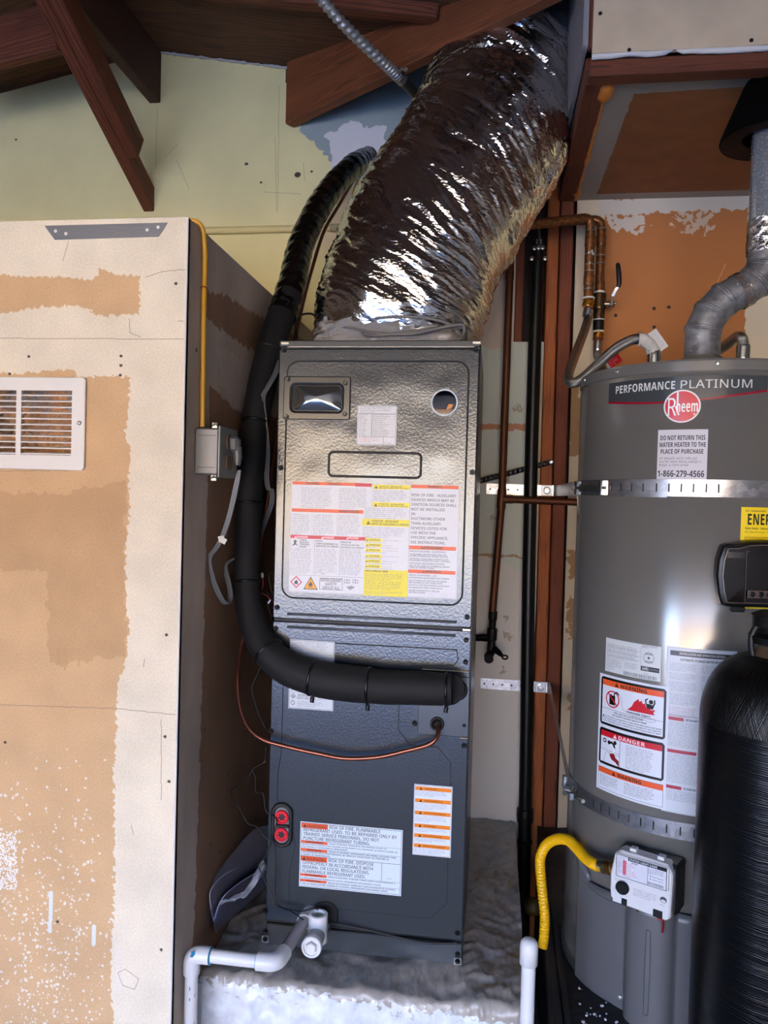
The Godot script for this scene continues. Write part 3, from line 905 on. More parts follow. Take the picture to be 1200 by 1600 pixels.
func closet() -> void:
	var im := closet_front_picture()
	var m := M(Color.WHITE, 0.8, 0.0, {"tex": im, "bump": tiled(103, 0.02, 4), "bs": 0.06})
	var r := Rect2(-1.4, 0.0, 0.8, 2.03)
	var st := S()
	var gx0 := -1.10; var gx1 := -0.825; var gy0 := 1.555; var gy1 := 1.70   # the duct opening behind the grille
	slab(st, -1.4, gx0, gy0, gy1, -1.43, 0.013, r); slab(st, gx1, -0.6, gy0, gy1, -1.43, 0.013, r)
	slab(st, -1.4, -0.6, 0, gy0, -1.43, 0.013, r); slab(st, -1.4, -0.6, gy1, 2.03, -1.43, 0.013, r)
	struct(obj("wall_closet", st, m), "cream closet wall with torn tan paper patches, at the left", "closet wall")
	struct(obj("wall_closet_rest", bx(-2.4, -1.4, 0, 2.03, -1.443, -1.43), M(Color(0.86, 0.81, 0.73), 0.85)))
	# the shaded side that faces the unit
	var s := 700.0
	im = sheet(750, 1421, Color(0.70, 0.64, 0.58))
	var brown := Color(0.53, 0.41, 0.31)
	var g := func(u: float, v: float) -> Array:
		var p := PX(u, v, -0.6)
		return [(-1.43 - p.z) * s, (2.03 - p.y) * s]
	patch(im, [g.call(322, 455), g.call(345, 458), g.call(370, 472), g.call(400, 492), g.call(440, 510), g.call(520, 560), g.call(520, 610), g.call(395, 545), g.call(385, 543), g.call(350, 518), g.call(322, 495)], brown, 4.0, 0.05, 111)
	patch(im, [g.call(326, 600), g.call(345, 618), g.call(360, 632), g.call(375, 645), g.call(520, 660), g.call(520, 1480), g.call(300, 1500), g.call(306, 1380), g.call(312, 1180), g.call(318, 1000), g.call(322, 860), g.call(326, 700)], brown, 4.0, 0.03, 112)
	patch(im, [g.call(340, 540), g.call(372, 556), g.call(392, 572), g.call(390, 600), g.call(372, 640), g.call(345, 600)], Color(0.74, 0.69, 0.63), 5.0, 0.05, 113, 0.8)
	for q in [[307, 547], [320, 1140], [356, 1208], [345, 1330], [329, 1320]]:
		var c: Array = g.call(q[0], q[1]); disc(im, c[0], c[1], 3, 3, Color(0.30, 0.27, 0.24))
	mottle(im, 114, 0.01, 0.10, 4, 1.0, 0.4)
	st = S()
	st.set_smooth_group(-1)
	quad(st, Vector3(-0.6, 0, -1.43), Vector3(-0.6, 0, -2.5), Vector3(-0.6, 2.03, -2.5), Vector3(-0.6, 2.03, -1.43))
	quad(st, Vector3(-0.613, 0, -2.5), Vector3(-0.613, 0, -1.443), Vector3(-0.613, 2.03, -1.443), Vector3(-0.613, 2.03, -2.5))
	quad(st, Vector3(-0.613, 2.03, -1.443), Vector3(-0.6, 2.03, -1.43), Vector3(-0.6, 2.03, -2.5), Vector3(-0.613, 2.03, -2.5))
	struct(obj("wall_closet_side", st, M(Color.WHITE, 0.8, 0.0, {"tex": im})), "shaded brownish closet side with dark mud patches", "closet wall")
	struct(obj("ceiling_closet", bx(-2.4, -0.613, 2.018, 2.03, -2.5, -1.443), M(Color(0.6, 0.55, 0.5), 0.9)))
	# steel corner plate on the top edge
	var cp := thing("corner_plate", "grey galvanized plate nailed along the closet top edge", "metal plate", P(166, 372, 1.43))
	st = S()
	var q2 := PackedVector2Array()
	var mid := P(166, 360, 1.43)
	for k in [[70, 353], [86, 375], [248, 370], [255, 360], [262, 348]]:
		var w := P(k[0], k[1], 1.43)
		q2.append(Vector2(w.x - mid.x, minf(w.y, 2.0295) - mid.y))
	prism(st, q2, 0.0, 0.0012, Transform3D(Basis(), Vector3(mid.x, mid.y, -1.43)))
	var galv := M(Color(0.50, 0.51, 0.53), 0.45, 0.8, {"bump": tiled(115, 0.03, 3), "bs": 0.02, "tri": Vector3(1, 8, 8)})
	obj("sheet", st, galv, cp)
	var nail := pan_screw(0.0035, 0.0012)
	for k in [[87, 361], [103, 365], [230, 359], [247, 355]]:
		put("nail", nail, M(Color(0.85, 0.84, 0.82), 0.5), cp, Transform3D(Basis(), P(k[0], k[1], 1.4287)))
	# white corner bead down the outer edge
	struct(obj("trim_closet", bx(-0.603, -0.5988, 0.0, 2.031, -1.433, -1.4288, 0.0012), M(Color(0.88, 0.86, 0.82), 0.6)))
	grille()

func grille() -> void:
	var white := M(Color(0.87, 0.85, 0.81), 0.45)
	var g := thing("return_grille", "white steel return air grille set in the closet wall", "vent grille", Vector3(-0.95, 1.5365, -1.43))
	var x0 := -1.10; var x1 := -0.805; var y0 := 1.5365; var y1 := 1.716
	var ox0 := -1.07; var ox1 := -0.830; var oy0 := 1.563; var oy1 := 1.6915
	var st := S()
	for q in [[x0, ox0, y0, y1], [ox1, x1, y0, y1], [ox0, ox1, y0, oy0], [ox0, ox1, oy1, y1], [-0.9495, -0.9385, oy0, oy1]]:
		box(st, Vector3((q[0] + q[1]) / 2, (q[2] + q[3]) / 2, -1.4255), Vector3(q[1] - q[0], q[3] - q[2], 0.004))
	obj("frame", st, white, g)
	st = S()   # rolled rim
	hoop(st, rrect(x1 - x0, y1 - y0, 0.005), 0.0028, at((x0 + x1) / 2, (y0 + y1) / 2, -1.4265), 8)
	obj("rolled_rim", st, white, g)
	var slat := S()
	box(slat, Vector3.ZERO, Vector3(0.1085, 0.0012, 0.011), 0.0, Basis(Vector3.RIGHT, 0.36))
	box(slat, Vector3(0, -0.0012, 0.0050), Vector3(0.1085, 0.0020, 0.0012))
	var sm := done(slat)
	for col in [-1.0038, -0.8842]:
		for k in 11:
			put("louver", sm, white, g, Transform3D(Basis(), Vector3(col, oy0 + 0.0035 + k * 0.01165, -1.429)))
	put("screw", pan_screw(0.0045, 0.003), M(Color(0.62, 0.61, 0.58), 0.3, 0.9), g, Transform3D(Basis(), P(124, 661, 1.4235)))
	# crumpled brown paper lies in the duct behind
	var n := noise(121, 14.0, 4)
	st = S()
	st.set_smooth_group(1)
	var w := 40; var h := 22
	var v := func(i: float, j: float) -> Vector3:
		var x := -1.11 + 0.30 * i / w; var y := 1.54 + 0.175 * j / h
		return Vector3(x, y, -1.490 + 0.04 * n.get_noise_2d(x, y) + 0.02 * n.get_noise_2d(x * 4.0, y * 4.0))
	for i in w:
		for j in h:
			quad(st, v.call(i, j), v.call(i + 1, j), v.call(i + 1, j + 1), v.call(i, j + 1))
	var im := sheet(256, 256, Color(0.78, 0.58, 0.40))
	patch(im, [[10, 10], [110, 30], [90, 120], [30, 130]], Color(0.09, 0.08, 0.07), 14.0, 0.03, 122)
	patch(im, [[120, 160], [190, 150], [220, 250], [90, 250]], Color(0.60, 0.57, 0.54), 16.0, 0.03, 123)
	patch(im, [[-10, 150], [70, 170], [60, 260], [-10, 260]], Color(0.50, 0.47, 0.44), 14.0, 0.03, 124)
	mottle(im, 125, 0.05, 0.3, 4)
	tag(obj("crumpled_liner", st, M(Color.WHITE, 0.9, 0.0, {"tex": mirror(im), "tri": 5.0})), "crumpled brown duct liner behind the white grille louvers", "duct liner")
	struct(obj("wall_closet_back", bx(-2.4, -0.613, 0, 2.02, -1.75, -1.74), M(Color(0.2, 0.18, 0.16), 0.9)))

# ------------------------------------------------------------------ the plastered pad under the unit, and the darker one under the heater
func pads() -> void:
	var n := noise(131, 3.2, 4)
	var f := noise(132, 14.0, 4, true)
	var st := S()
	st.set_smooth_group(1)
	var grey := Color(0.66, 0.625, 0.58)
	var white := Color(0.86, 0.87, 0.87)
	var wide := 200; var deep := 200
	# top and front in one trowelled skin; the row index runs from the wall over the edge and down the front
	var pt := func(i: int, j: int) -> Vector3:
		var x := -0.598 + 0.70 * i / wide
		var s: float = 1.40 * j / deep
		var e := 0.93 - 0.02
		var p: Vector3
		var lump := 0.012 * n.get_noise_2d(x, s) * (1.4 if x < -0.42 or x > -0.06 or s > 0.72 else 0.35) + 0.0065 * maxf(0.0, f.get_noise_2d(x, s)) * (1.0 if x < -0.44 or x > -0.05 else 0.35)
		if s < e:
			p = Vector3(x, 0.458 + lump, -2.5 + s)
		elif s < e + 0.04:
			var a := (s - e) / 0.04 * PI / 2
			p = Vector3(x, 0.438 + 0.02 * cos(a) + lump * cos(a), -1.59 + 0.02 * sin(a) + lump * sin(a))
		else:
			p = Vector3(x, 0.438 - (s - e - 0.04), -1.57 + lump * 0.8)
		return p
	var rows := []
	for j in deep + 1:
		var row := PackedVector3Array()
		for i in wide + 1: row.append(pt.call(i, j))
		rows.append(row)
	for i in wide:
		for j in deep:
			var uv := func(a: int, b: int) -> Vector2: return Vector2(float(a) / wide, float(b) / deep)
			quad(st, rows[j + 1][i], rows[j + 1][i + 1], rows[j][i + 1], rows[j][i], uv.call(i, j + 1), uv.call(i + 1, j + 1), uv.call(i + 1, j), uv.call(i, j))
	st.set_smooth_group(-1)   # the side towards the heater
	for j in deep:
		var a: Vector3 = rows[j][wide]; var b: Vector3 = rows[j + 1][wide]
		quad(st, b, Vector3(b.x, 0, minf(b.z, -1.6)), Vector3(a.x, 0, minf(a.z, -1.6)), a, Vector2(0.99, 0.3), Vector2(0.99, 0.3), Vector2(0.99, 0.3), Vector2(0.99, 0.3))
	var im := sheet(700, 1400, grey)
	patch(im, [[-20, 938], [120, 940], [250, 945], [400, 950], [560, 952], [720, 958], [720, 1420], [-20, 1420]], white, 9.0, 0.04, 133)
	patch(im, [[30, 1060], [400, 1075], [640, 1085], [640, 1420], [30, 1420]], Color(0.76, 0.78, 0.80), 12.0, 0.03, 134)
	for k in 70:   # white rubbed high spots near the edge
		var x := rng.randf() * 700; var y := 900 + rng.randf() * 70
		patch(im, [[x, y], [x + 8, y - 2], [x + 12, y + 2], [x + 3, y + 3]], Color(0.66, 0.65, 0.63), 4.0, 0.06, 140 + k % 30, 0.5)
	patch(im, [[500, -10], [720, -10], [720, 22], [500, 20]], Color(0.66, 0.64, 0.58), 10.0, 0.06, 139)
	mottle(im, 135, 0.02, 0.12, 4)
	var pad := struct(obj("platform", st, M(Color.WHITE, 0.36, 0.0, {"tex": im, "spec": 0.6, "bump": tiled(141, 0.022, 4), "bs": 0.5})), "grey trowelled plaster pad with a white front, under the unit", "platform")
	pad.set_meta("kind", "structure")
	struct(obj("trim_platform_gap", bx(-0.6, -0.588, 0.0, 0.44, -1.60, -1.566), M(Color(0.84, 0.85, 0.86), 0.8)))
	# black tarred pad of the heater with a split board along its edge
	st = S()
	st.set_smooth_group(1)
	var b := noise(136, 8.0, 4)
	var v := func(i: float, j: float) -> Vector3:
		var x := 0.175 + 1.54 * i / 120.0; var z := -2.5 + 0.96 * j / 80.0
		return Vector3(x, 0.452 + 0.006 * b.get_noise_2d(x, z), z)
	for i in 120:
		for j in 80:
			quad(st, v.call(i, j + 1), v.call(i + 1, j + 1), v.call(i + 1, j), v.call(i, j))
	box(st, Vector3(0.945, 0.222, -2.02), Vector3(1.54, 0.444, 0.955))
	struct(obj("platform_heater", st, M(Color(0.10, 0.095, 0.10), 0.5, 0.0, {"bump": tiled(137, 0.03, 4), "bs": 0.15, "tri": 3.0})), "black tarred platform under the water heater", "platform")
	var old := wood(Color(0.20, 0.18, 0.17), Color(0.09, 0.08, 0.08), 138, Vector2(1.0, 0.08))
	tag(beam("edge_board", Vector3(0.167, 0.43, -2.02), Vector3(0.160, 0.43, -1.535), 0.022, 0.055, old), "weathered dark board along the heater platform edge, beside the yellow hose", "board")
	tag(beam("edge_board", Vector3(0.187, 0.447, -2.0), Vector3(0.181, 0.443, -1.535), 0.012, 0.03, old), "thin split dark lath beside the weathered edge board", "board").name = "edge_board_001"
	# rubble and drips: pale specks on the tar
	st = S()
	for k in 160:
		var t := rng.randf()
		var x := 0.19 + 0.25 * rng.randf() * t + 0.02; var z := lerpf(-1.95, -1.55, t)
		if Vector2(x - 0.4626, z + 1.838).length() < 0.28: continue
		var r := rng.randf_range(0.0008, 0.0026)
		box(st, Vector3(x, 0.455 + r * 0.3, z), Vector3(r * 2, r, r * 1.6), 0.0, Basis(Vector3.UP, rng.randf() * 3.0))
	var sp := obj("plaster_crumbs", st, M(Color(0.80, 0.80, 0.82), 0.7))
	tag(sp, "pale plaster crumbs scattered on the black heater platform", "debris")
	sp.set_meta("kind", "stuff")
# ------------------------------------------------------------------ labels of the unit
func big_label() -> Image:
	var im := sheet(1040, 690, Color(0.86, 0.87, 0.88))
	var ink := Color(0.18, 0.19, 0.22)
	var org := Color(0.91, 0.36, 0.16); var red := Color(0.80, 0.10, 0.22); var yel := Color(0.93, 0.86, 0.12)
	var X := func(u: float) -> float: return (u - 452.5) / 264.5 * 1040.0
	var Y := func(u: float, v: float) -> float: return (v - 753.0 - (u - 452.5) * 0.0285 * clampf((v - 753.0) / 180.0, 0.1, 1.2)) / 174.0 * 690.0
	var bar := func(u0: float, u1: float, v0: float, v1: float, c: Color) -> void: fill(im, X.call(u0), Y.call(u0, v0), X.call(u1) - X.call(u0), (v1 - v0) / 174.0 * 690.0, c)
	var word := func(s: String, u0: float, u1: float, v0: float, v1: float, c: Color, b := false) -> void: words(im, s, X.call(u0), Y.call(u0, v0), X.call(u1) - X.call(u0), (v1 - v0) / 174.0 * 690.0, c, b)
	var tiny := func(u0: float, u1: float, v0: float, rows: int, step: float) -> void: small_print(im, X.call(u0), Y.call(u0, v0), X.call(u1) - X.call(u0), rows, step / 174.0 * 690.0, Color(0.40, 0.42, 0.46))
	frame(im, 4, 4, 1032, 682, 2, Color(0.62, 0.64, 0.67))
	# upper left: warnings in three languages
	bar.call(455, 566, 753.5, 758.5, org); bar.call(555, 581, 754, 759.5, red)
	word.call("WARNING", 476, 498, 754.4, 757.6, ink, true); word.call("WARNING", 512, 532, 754.8, 758, ink, true)
	tiny.call(470, 524, 762, 11, 3.0); tiny.call(530, 578, 762, 11, 3.0)
	bar.call(455, 569, 795.5, 801.0, org)
	word.call("ADVERTENCIA", 530, 562, 797.0, 800.6, ink, true)
	tiny.call(456, 486, 804, 11, 3.0); tiny.call(490, 525, 804, 11, 3.0); tiny.call(529, 567, 804, 11, 3.0)
	bar.call(487.5, 488, 803, 836, Color(0.6, 0.6, 0.62)); bar.call(527.3, 527.8, 803, 836, Color(0.6, 0.6, 0.62))
	# danger row
	bar.call(454, 574, 837.2, 842.6, red)
	word.call("DANGER", 464, 482, 838.6, 841.8, Color.WHITE, true); word.call("DANGER", 507, 524, 838.8, 842, Color.WHITE, true); word.call("PELIGRO!", 547, 563, 839, 842.2, Color.WHITE, true)
	warn(im, X.call(460), Y.call(460, 838.4), 14, Color.WHITE, red); warn(im, X.call(503), Y.call(503, 838.6), 14, Color.WHITE, red); warn(im, X.call(543), Y.call(543, 838.8), 14, Color.WHITE, red)
	disc(im, X.call(461.5), Y.call(461.5, 847.5), 10, 10, Color(0.35, 0.36, 0.38)); shape(im, [[X.call(456), Y.call(456, 855)], [X.call(461), Y.call(461, 849)], [X.call(467), Y.call(467, 855)], [X.call(462), Y.call(462, 852)]], Color(0.2, 0.2, 0.22))
	for q in [["CARBON", 469, 480, 844], ["MONOXIDE", 469, 484, 847.4], ["POISONING", 469, 485, 850.8], ["HAZARD", 469, 480, 854.2]]: word.call(q[0], q[1], q[2], q[3], q[3] + 2.6, ink)
	for q in [["RISQUE", 495, 505, 845], ["D'EMPOISONNEMENT AU", 495, 530, 848.8], ["MONOXYDE DE CARBONE", 495, 531, 852.6], ["RIESGO DE", 535, 551, 846], ["INTOXICACIÓN POR", 535, 564, 849.8], ["MONÓXIDO DE CARBONO", 535, 571, 853.6]]: word.call(q[0], q[1], q[2], q[3], q[3] + 2.8, ink)
	tiny.call(455, 491, 858, 14, 2.9); tiny.call(495, 532, 858, 14, 2.9); tiny.call(535, 571, 858, 14, 2.9)
	bar.call(492.8, 493.3, 844, 899, ink); bar.call(533.2, 533.7, 844, 899, ink)
	bar.call(454, 572, 900, 900.5, ink)
	# symbols
	var cx: float = X.call(464.7); var cy: float = Y.call(464.7, 911.0)
	shape(im, [[cx, cy - 38], [cx + 38, cy], [cx, cy + 38], [cx - 38, cy]], Color(0.78, 0.16, 0.22)); shape(im, [[cx, cy - 29], [cx + 29, cy], [cx, cy + 29], [cx - 29, cy]], Color(0.9, 0.9, 0.91))
	shape(im, [[cx - 10, cy + 12], [cx - 14, cy - 2], [cx - 4, cy - 6], [cx + 1, cy - 17], [cx + 7, cy - 4], [cx + 13, cy - 2], [cx + 9, cy + 12]], ink); fill(im, cx - 12, cy + 13, 24, 3, ink)
	cx = X.call(488); cy = Y.call(488, 913)
	shape(im, [[cx - 46, cy + 38], [cx, cy - 42], [cx + 46, cy + 38]], ink); shape(im, [[cx - 39, cy + 33], [cx, cy - 33], [cx + 39, cy + 33]], Color(0.95, 0.66, 0.08))
	shape(im, [[cx - 11, cy + 16], [cx - 14, cy + 3], [cx - 5, cy], [cx, cy - 14], [cx + 7, cy], [cx + 13, cy + 3], [cx + 9, cy + 16]], ink); fill(im, cx - 14, cy + 20, 28, 4, ink)
	frame(im, X.call(502.5), Y.call(502, 904), X.call(539) - X.call(502.5), 72, 2, ink)
	word.call("REFRIGERANT", 504, 538, 905, 910, ink); word.call("SAFETY", 511, 530, 911, 916, ink); word.call("GROUP A2L", 507, 535, 917, 922, ink)
	for u in [542.0, 555.0]:
		frame(im, X.call(u), Y.call(u, 906), 17, 22, 2, ink); frame(im, X.call(u) + 16, Y.call(u, 906), 17, 22, 2, ink)
	shape(im, [[X.call(545), Y.call(545, 918)], [X.call(552), Y.call(552, 915.5)], [X.call(559), Y.call(559, 918)], [X.call(551), Y.call(551, 922.5)]], Color(0.55, 0.57, 0.6))
	# middle column in yellow
	bar.call(582.5, 641, 755.5, 762.5, yel); bar.call(582.5, 641, 783, 790.5, yel); bar.call(567.5, 641, 809.5, 820.5, yel)
	warn(im, X.call(585), Y.call(585, 756.5), 20, ink, yel); warn(im, X.call(585), Y.call(585, 784.5), 20, ink, yel); warn(im, X.call(574), Y.call(574, 812.5), 22, ink, yel)
	word.call("CAUTION - INSTALLER", 592, 628, 757, 759.4, ink); word.call("(BEFORE OPERATING THE UNIT)", 592, 639, 759.8, 762, ink)
	word.call("ATTENTION - INSTALLATEUR", 592, 632, 784.6, 787, ink); word.call("(AVANT DE METTRE L'UNITÉ)", 592, 638, 787.6, 790, ink)
	word.call("ATENCIÓN - INSTALADOR", 583, 624, 810.4, 814.4, ink); word.call("(ANTES DE FUNCIONAR LA UNIDAD)", 582, 640, 815.4, 819.6, ink)
	tiny.call(584, 640, 764, 6, 3.0); tiny.call(571, 640, 791.5, 6, 3.0); tiny.call(569, 640, 822, 6, 2.9)
	bar.call(641, 641.6, 754, 934, Color(0.6, 0.6, 0.62)); bar.call(582, 582.5, 754, 794, Color(0.6, 0.6, 0.62))
	var k := 0
	for q in ["CAUTION", "ATTENTION", "ATENCION", "CAUTION", "ATTENTION", "ATENCION"]:
		var v: float = 840.0 + k * 8.1 + (1.0 if k > 2 else 0.0)
		bar.call(573.5, 599.5, v, v + 5.4, yel)
		warn(im, X.call(574.5), Y.call(574.5, v + 1.2), 11, ink, yel); word.call(q, 579, 596, v + 1.2, v + 4.4, ink)
		tiny.call(601, 640, v + 2.0, 1, 2.6); tiny.call(573.5, 640, v + 5.2, 1, 2.6)
		k += 1
	bar.call(572.5, 641, 889, 931.5, yel)
	word.call("NOTICE TO INSTALLER / OWNER", 574, 610, 890.5, 893, ink, true)
	tiny.call(574, 640, 895, 4, 2.9); tiny.call(574, 640, 907, 5, 2.9); tiny.call(574, 640, 923, 2, 2.9)
	# right column
	bar.call(642, 715, 754.5, 760, org); word.call("WARNING", 668, 690, 755.6, 758.8, ink, true)
	var rows := ["RISK OF FIRE - AUXILIARY", "DEVICES WHICH MAY BE", "IGNITION SOURCES SHALL", "NOT BE INSTALLED", "IN", "DUCTWORK OTHER", "THAN AUXILIARY", "DEVICES LISTED FOR", "USE WITH THE", "SPECIFIC APPLIANCE.", "SEE INSTRUCTIONS."]
	for i in rows.size():
		var v := 768.0 + i * 7.45
		words_h(im, rows[i], X.call(643.6), Y.call(643.6, v), 18, ink, false, 1.0, 272)
	bar.call(641.6, 714, 850, 856, org); word.call("AVERTISSEMENT", 664, 694, 851.2, 855, ink, true); warn(im, X.call(660), Y.call(660, 851.2), 13, ink, org)
	var fr := ["RISQUE D'INCENDIE - LES APPAREILS", "AUXILIAIRES QUI PEUVENT ÊTRE UNE", "SOURCE D'IGNITION, AUTRES QUE LES", "APPAREILS AUXILIAIRES HOMOLOGUÉS", "POUR UNE UTILISATION AVEC L'APPAREIL", "SPÉCIFIQUE, NE DOIVENT PAS ÊTRE", "INSTALLÉS DANS LE SYSTÈME DE GAINES.", "VOIR LES INSTRUCTIONS."]
	for i in fr.size(): words_h(im, fr[i], X.call(643), Y.call(643, 858.0 + i * 3.7), 9.5, ink, false, 1.06, 262)
	bar.call(641.6, 714, 888, 893.6, org); word.call("ADVERTENCIA", 667, 692, 889.2, 892.8, ink, true); warn(im, X.call(663), Y.call(663, 889.2), 13, ink, org)
	var es := ["RIESGO DE INCENDIO - LOS", "DISPOSITIVOS AUXILIARES QUE PUEDEN", "SER FUENTES DE IGNICIÓN NO DEBEN", "INSTALARSE EN LOS CONDUCTOS,", "EXCEPTO LOS DISPOSITIVOS AUXILIARES", "ENUMERADOS PARA USAR CON EL", "APARATO ESPECÍFICO. VEA LAS", "INSTRUCCIONES."]
	for i in es.size(): words_h(im, es[i], X.call(643), Y.call(643, 896.0 + i * 3.9), 9.5, ink, false, 1.06, 262)
	return im

func fire_label() -> Image:
	var im := sheet(640, 410, Color(0.83, 0.87, 0.89))
	var ink := Color(0.16, 0.17, 0.20); var org := Color(0.92, 0.38, 0.20)
	frame(im, 6, 6, 628, 398, 2, ink)
	fill(im, 8, 8, 166, 30, org); warn(im, 16, 12, 22, ink, org); words(im, "WARNING", 42, 14, 124, 20, ink)
	words(im, "RISK OF FIRE. FLAMMABLE", 184, 11, 318, 21, ink)
	words(im, "REFRIGERANT USED. TO BE REPAIRED ONLY BY", 20, 38, 586, 21, ink)
	words(im, "TRAINED SERVICE PERSONNEL. DO NOT", 20, 65, 476, 21, ink)
	words(im, "PUNCTURE REFRIGERANT TUBING.", 20, 92, 420, 21, ink)
	fill(im, 8, 118, 166, 16, org); words(im, "AVERTISSEMENT", 36, 121, 110, 10, ink, true)
	words(im, "RISQUE D'INCENDIE. RÉFRIGÉRANT INFLAMMABLE UTILISÉ. LES", 184, 120, 360, 11, ink)
	words(im, "RÉPARATIONS DOIVENT ÊTRE CONFIÉES UNIQUEMENT À DU PERSONNEL DE SERVICE FORMÉ. NE", 14, 136, 598, 11, ink)
	words(im, "PAS PERCER LA TUYAUTERIE DU RÉFRIGÉRANT.", 14, 150, 290, 11, ink)
	fill(im, 8, 116, 626, 1, ink); fill(im, 8, 166, 626, 1, ink); fill(im, 8, 214, 626, 2, ink)
	fill(im, 8, 168, 166, 16, org); words(im, "ADVERTENCIA", 46, 171, 92, 10, ink, true)
	words(im, "RIESGO DE INCENDIO. REFRIGERANTE INFLAMABLE UTILIZADO. PARA", 184, 170, 420, 11, ink)
	words(im, "SER REPARADO SOLO POR PERSONAL DE SERVICIO CAPACITADO. NO PERFORE LA", 14, 185, 546, 11, ink)
	words(im, "TUBERÍA DE REFRIGERANTE.", 14, 199, 180, 11, ink)
	fill(im, 8, 216, 166, 30, org); warn(im, 16, 220, 22, ink, org); words(im, "WARNING", 42, 222, 124, 20, ink)
	words(im, "RISK OF FIRE. DISPOSE", 184, 219, 282, 21, ink)
	words(im, "OFPROPERLY IN ACCORDANCE WITH", 20, 247, 442, 21, ink)
	words(im, "FEDERAL OR LOCAL REGULATIONS.", 20, 274, 422, 21, ink)
	words(im, "FLAMMABLE REFRIGERANT USED.", 20, 301, 398, 21, ink)
	fill(im, 516, 216, 2, 112, ink); small_print(im, 552, 306, 48, 1, 8, ink)
	fill(im, 8, 328, 626, 1, ink); fill(im, 8, 366, 626, 1, ink)
	fill(im, 8, 326, 166, 16, org); words(im, "AVERTISSEMENT", 36, 329, 110, 10, ink, true)
	words(im, "RISQUE D'INCENDIE. ÉLIMINER CORRECTEMENT CONFORMÉMENT À", 184, 330, 420, 11, ink)
	words(im, "LA RÉGLEMENTATION FÉDÉRALE OU LOCALE. RÉFRIGÉRANT INFLAMMABLE UTILISÉ.", 14, 348, 500, 11, ink)
	fill(im, 8, 362, 166, 16, org); words(im, "ADVERTENCIA", 46, 365, 92, 10, ink, true)
	words(im, "RIESGO DE INCENDIO. DESÉCHELO ADECUADAMENTE DE ACUERDO", 184, 368, 420, 11, ink)
	words(im, "CON LAS REGULACIONES FEDERALES O LOCALES. REFRIGERANTE INFLAMABLE USADO.", 14, 384, 546, 11, ink)
	return im

func strip_label() -> Image:
	var im := sheet(244, 460, Color(0.86, 0.88, 0.90))
	var ink := Color(0.17, 0.17, 0.19); var org := Color(0.93, 0.52, 0.12)
	frame(im, 4, 4, 236, 452, 2, Color(0.5, 0.52, 0.55))
	var y := 14.0
	for q in [["WARNING", 4, 54], ["ADVERTENCIA", 5, 56], ["AVERTISSEMENT", 5, 60], ["WARNING", 3, 40], ["ADVERTENCIA", 3, 42], ["AVERTISSEMENT", 4, 48]]:
		fill(im, 8, y, 228, 24, org)
		warn(im, 34, y + 3, 18, ink, org); words(im, q[0], 66, y + 7, 18.0 * q[0].length() * 0.62, 11, Color(0.4, 0.2, 0.06))
		small_print(im, 12, y + 27, 218, q[1], 9.2, Color(0.36, 0.40, 0.48))
		y += 24.0 + q[2]
	return im

func notice_label() -> Image:   # the small white sheet at the top
	var im := sheet(248, 252, Color(0.87, 0.87, 0.86))
	var ink := Color(0.25, 0.25, 0.27)
	frame(im, 4, 4, 240, 244, 2, ink)
	small_print(im, 16, 10, 220, 4, 10, ink)
	fill(im, 8, 52, 232, 2, ink)
	for r in 12:
		small_print(im, 12, 56 + r * 12, 74, 1, 10, ink); small_print(im, 96, 56 + r * 12, 140, 1, 10, ink)
		fill(im, 8, 55 + r * 12, 232, 1, Color(0.5, 0.5, 0.52))
	fill(im, 90, 54, 2, 144, ink); fill(im, 8, 198, 232, 2, ink); fill(im, 166, 200, 2, 46, ink)
	small_print(im, 14, 204, 140, 3, 12, Color(0.80, 0.20, 0.28)); small_print(im, 174, 234, 60, 1, 10, ink)
	return im

func rating_label(w := 230, h := 350) -> Image:
	var im := sheet(w, h, Color(0.80, 0.83, 0.85))
	var ink := Color(0.30, 0.32, 0.36)
	frame(im, 3, 3, w - 6, h - 6, 2, ink)
	small_print(im, 12, 10, w - 26, 7, 9, ink)
	for k in 9: fill(im, 8, 84 + k * 16, w - 16, 1, ink); small_print(im, 12, 87 + k * 16, w - 30, 1, 10, ink)
	for k in 6: fill(im, 10 + k * (w - 22) / 5.0, 84, 1, 128, ink)
	small_print(im, 12, 226, w - 30, 4, 9, ink)
	fill(im, 8, 266, w - 16, 1, ink)
	shape(im, [[24, 272], [38, 286], [24, 300], [10, 286]], ink); shape(im, [[24, 276], [34, 286], [24, 296], [14, 286]], Color(0.85, 0.87, 0.88)); disc(im, 24, 287, 4, 5, ink)
	words(im, "REFRIGERANT", 48, 274, 82, 11, ink); words(im, "SAFETY GROUP A2L", 42, 288, 100, 11, ink)
	small_print(im, 150, 274, 66, 3, 9, ink); small_print(im, 46, 310, 150, 3, 10, ink)
	disc(im, 22, 320, 10, 12, ink); disc(im, 22, 320, 7, 9, Color(0.8, 0.83, 0.85))
	return im

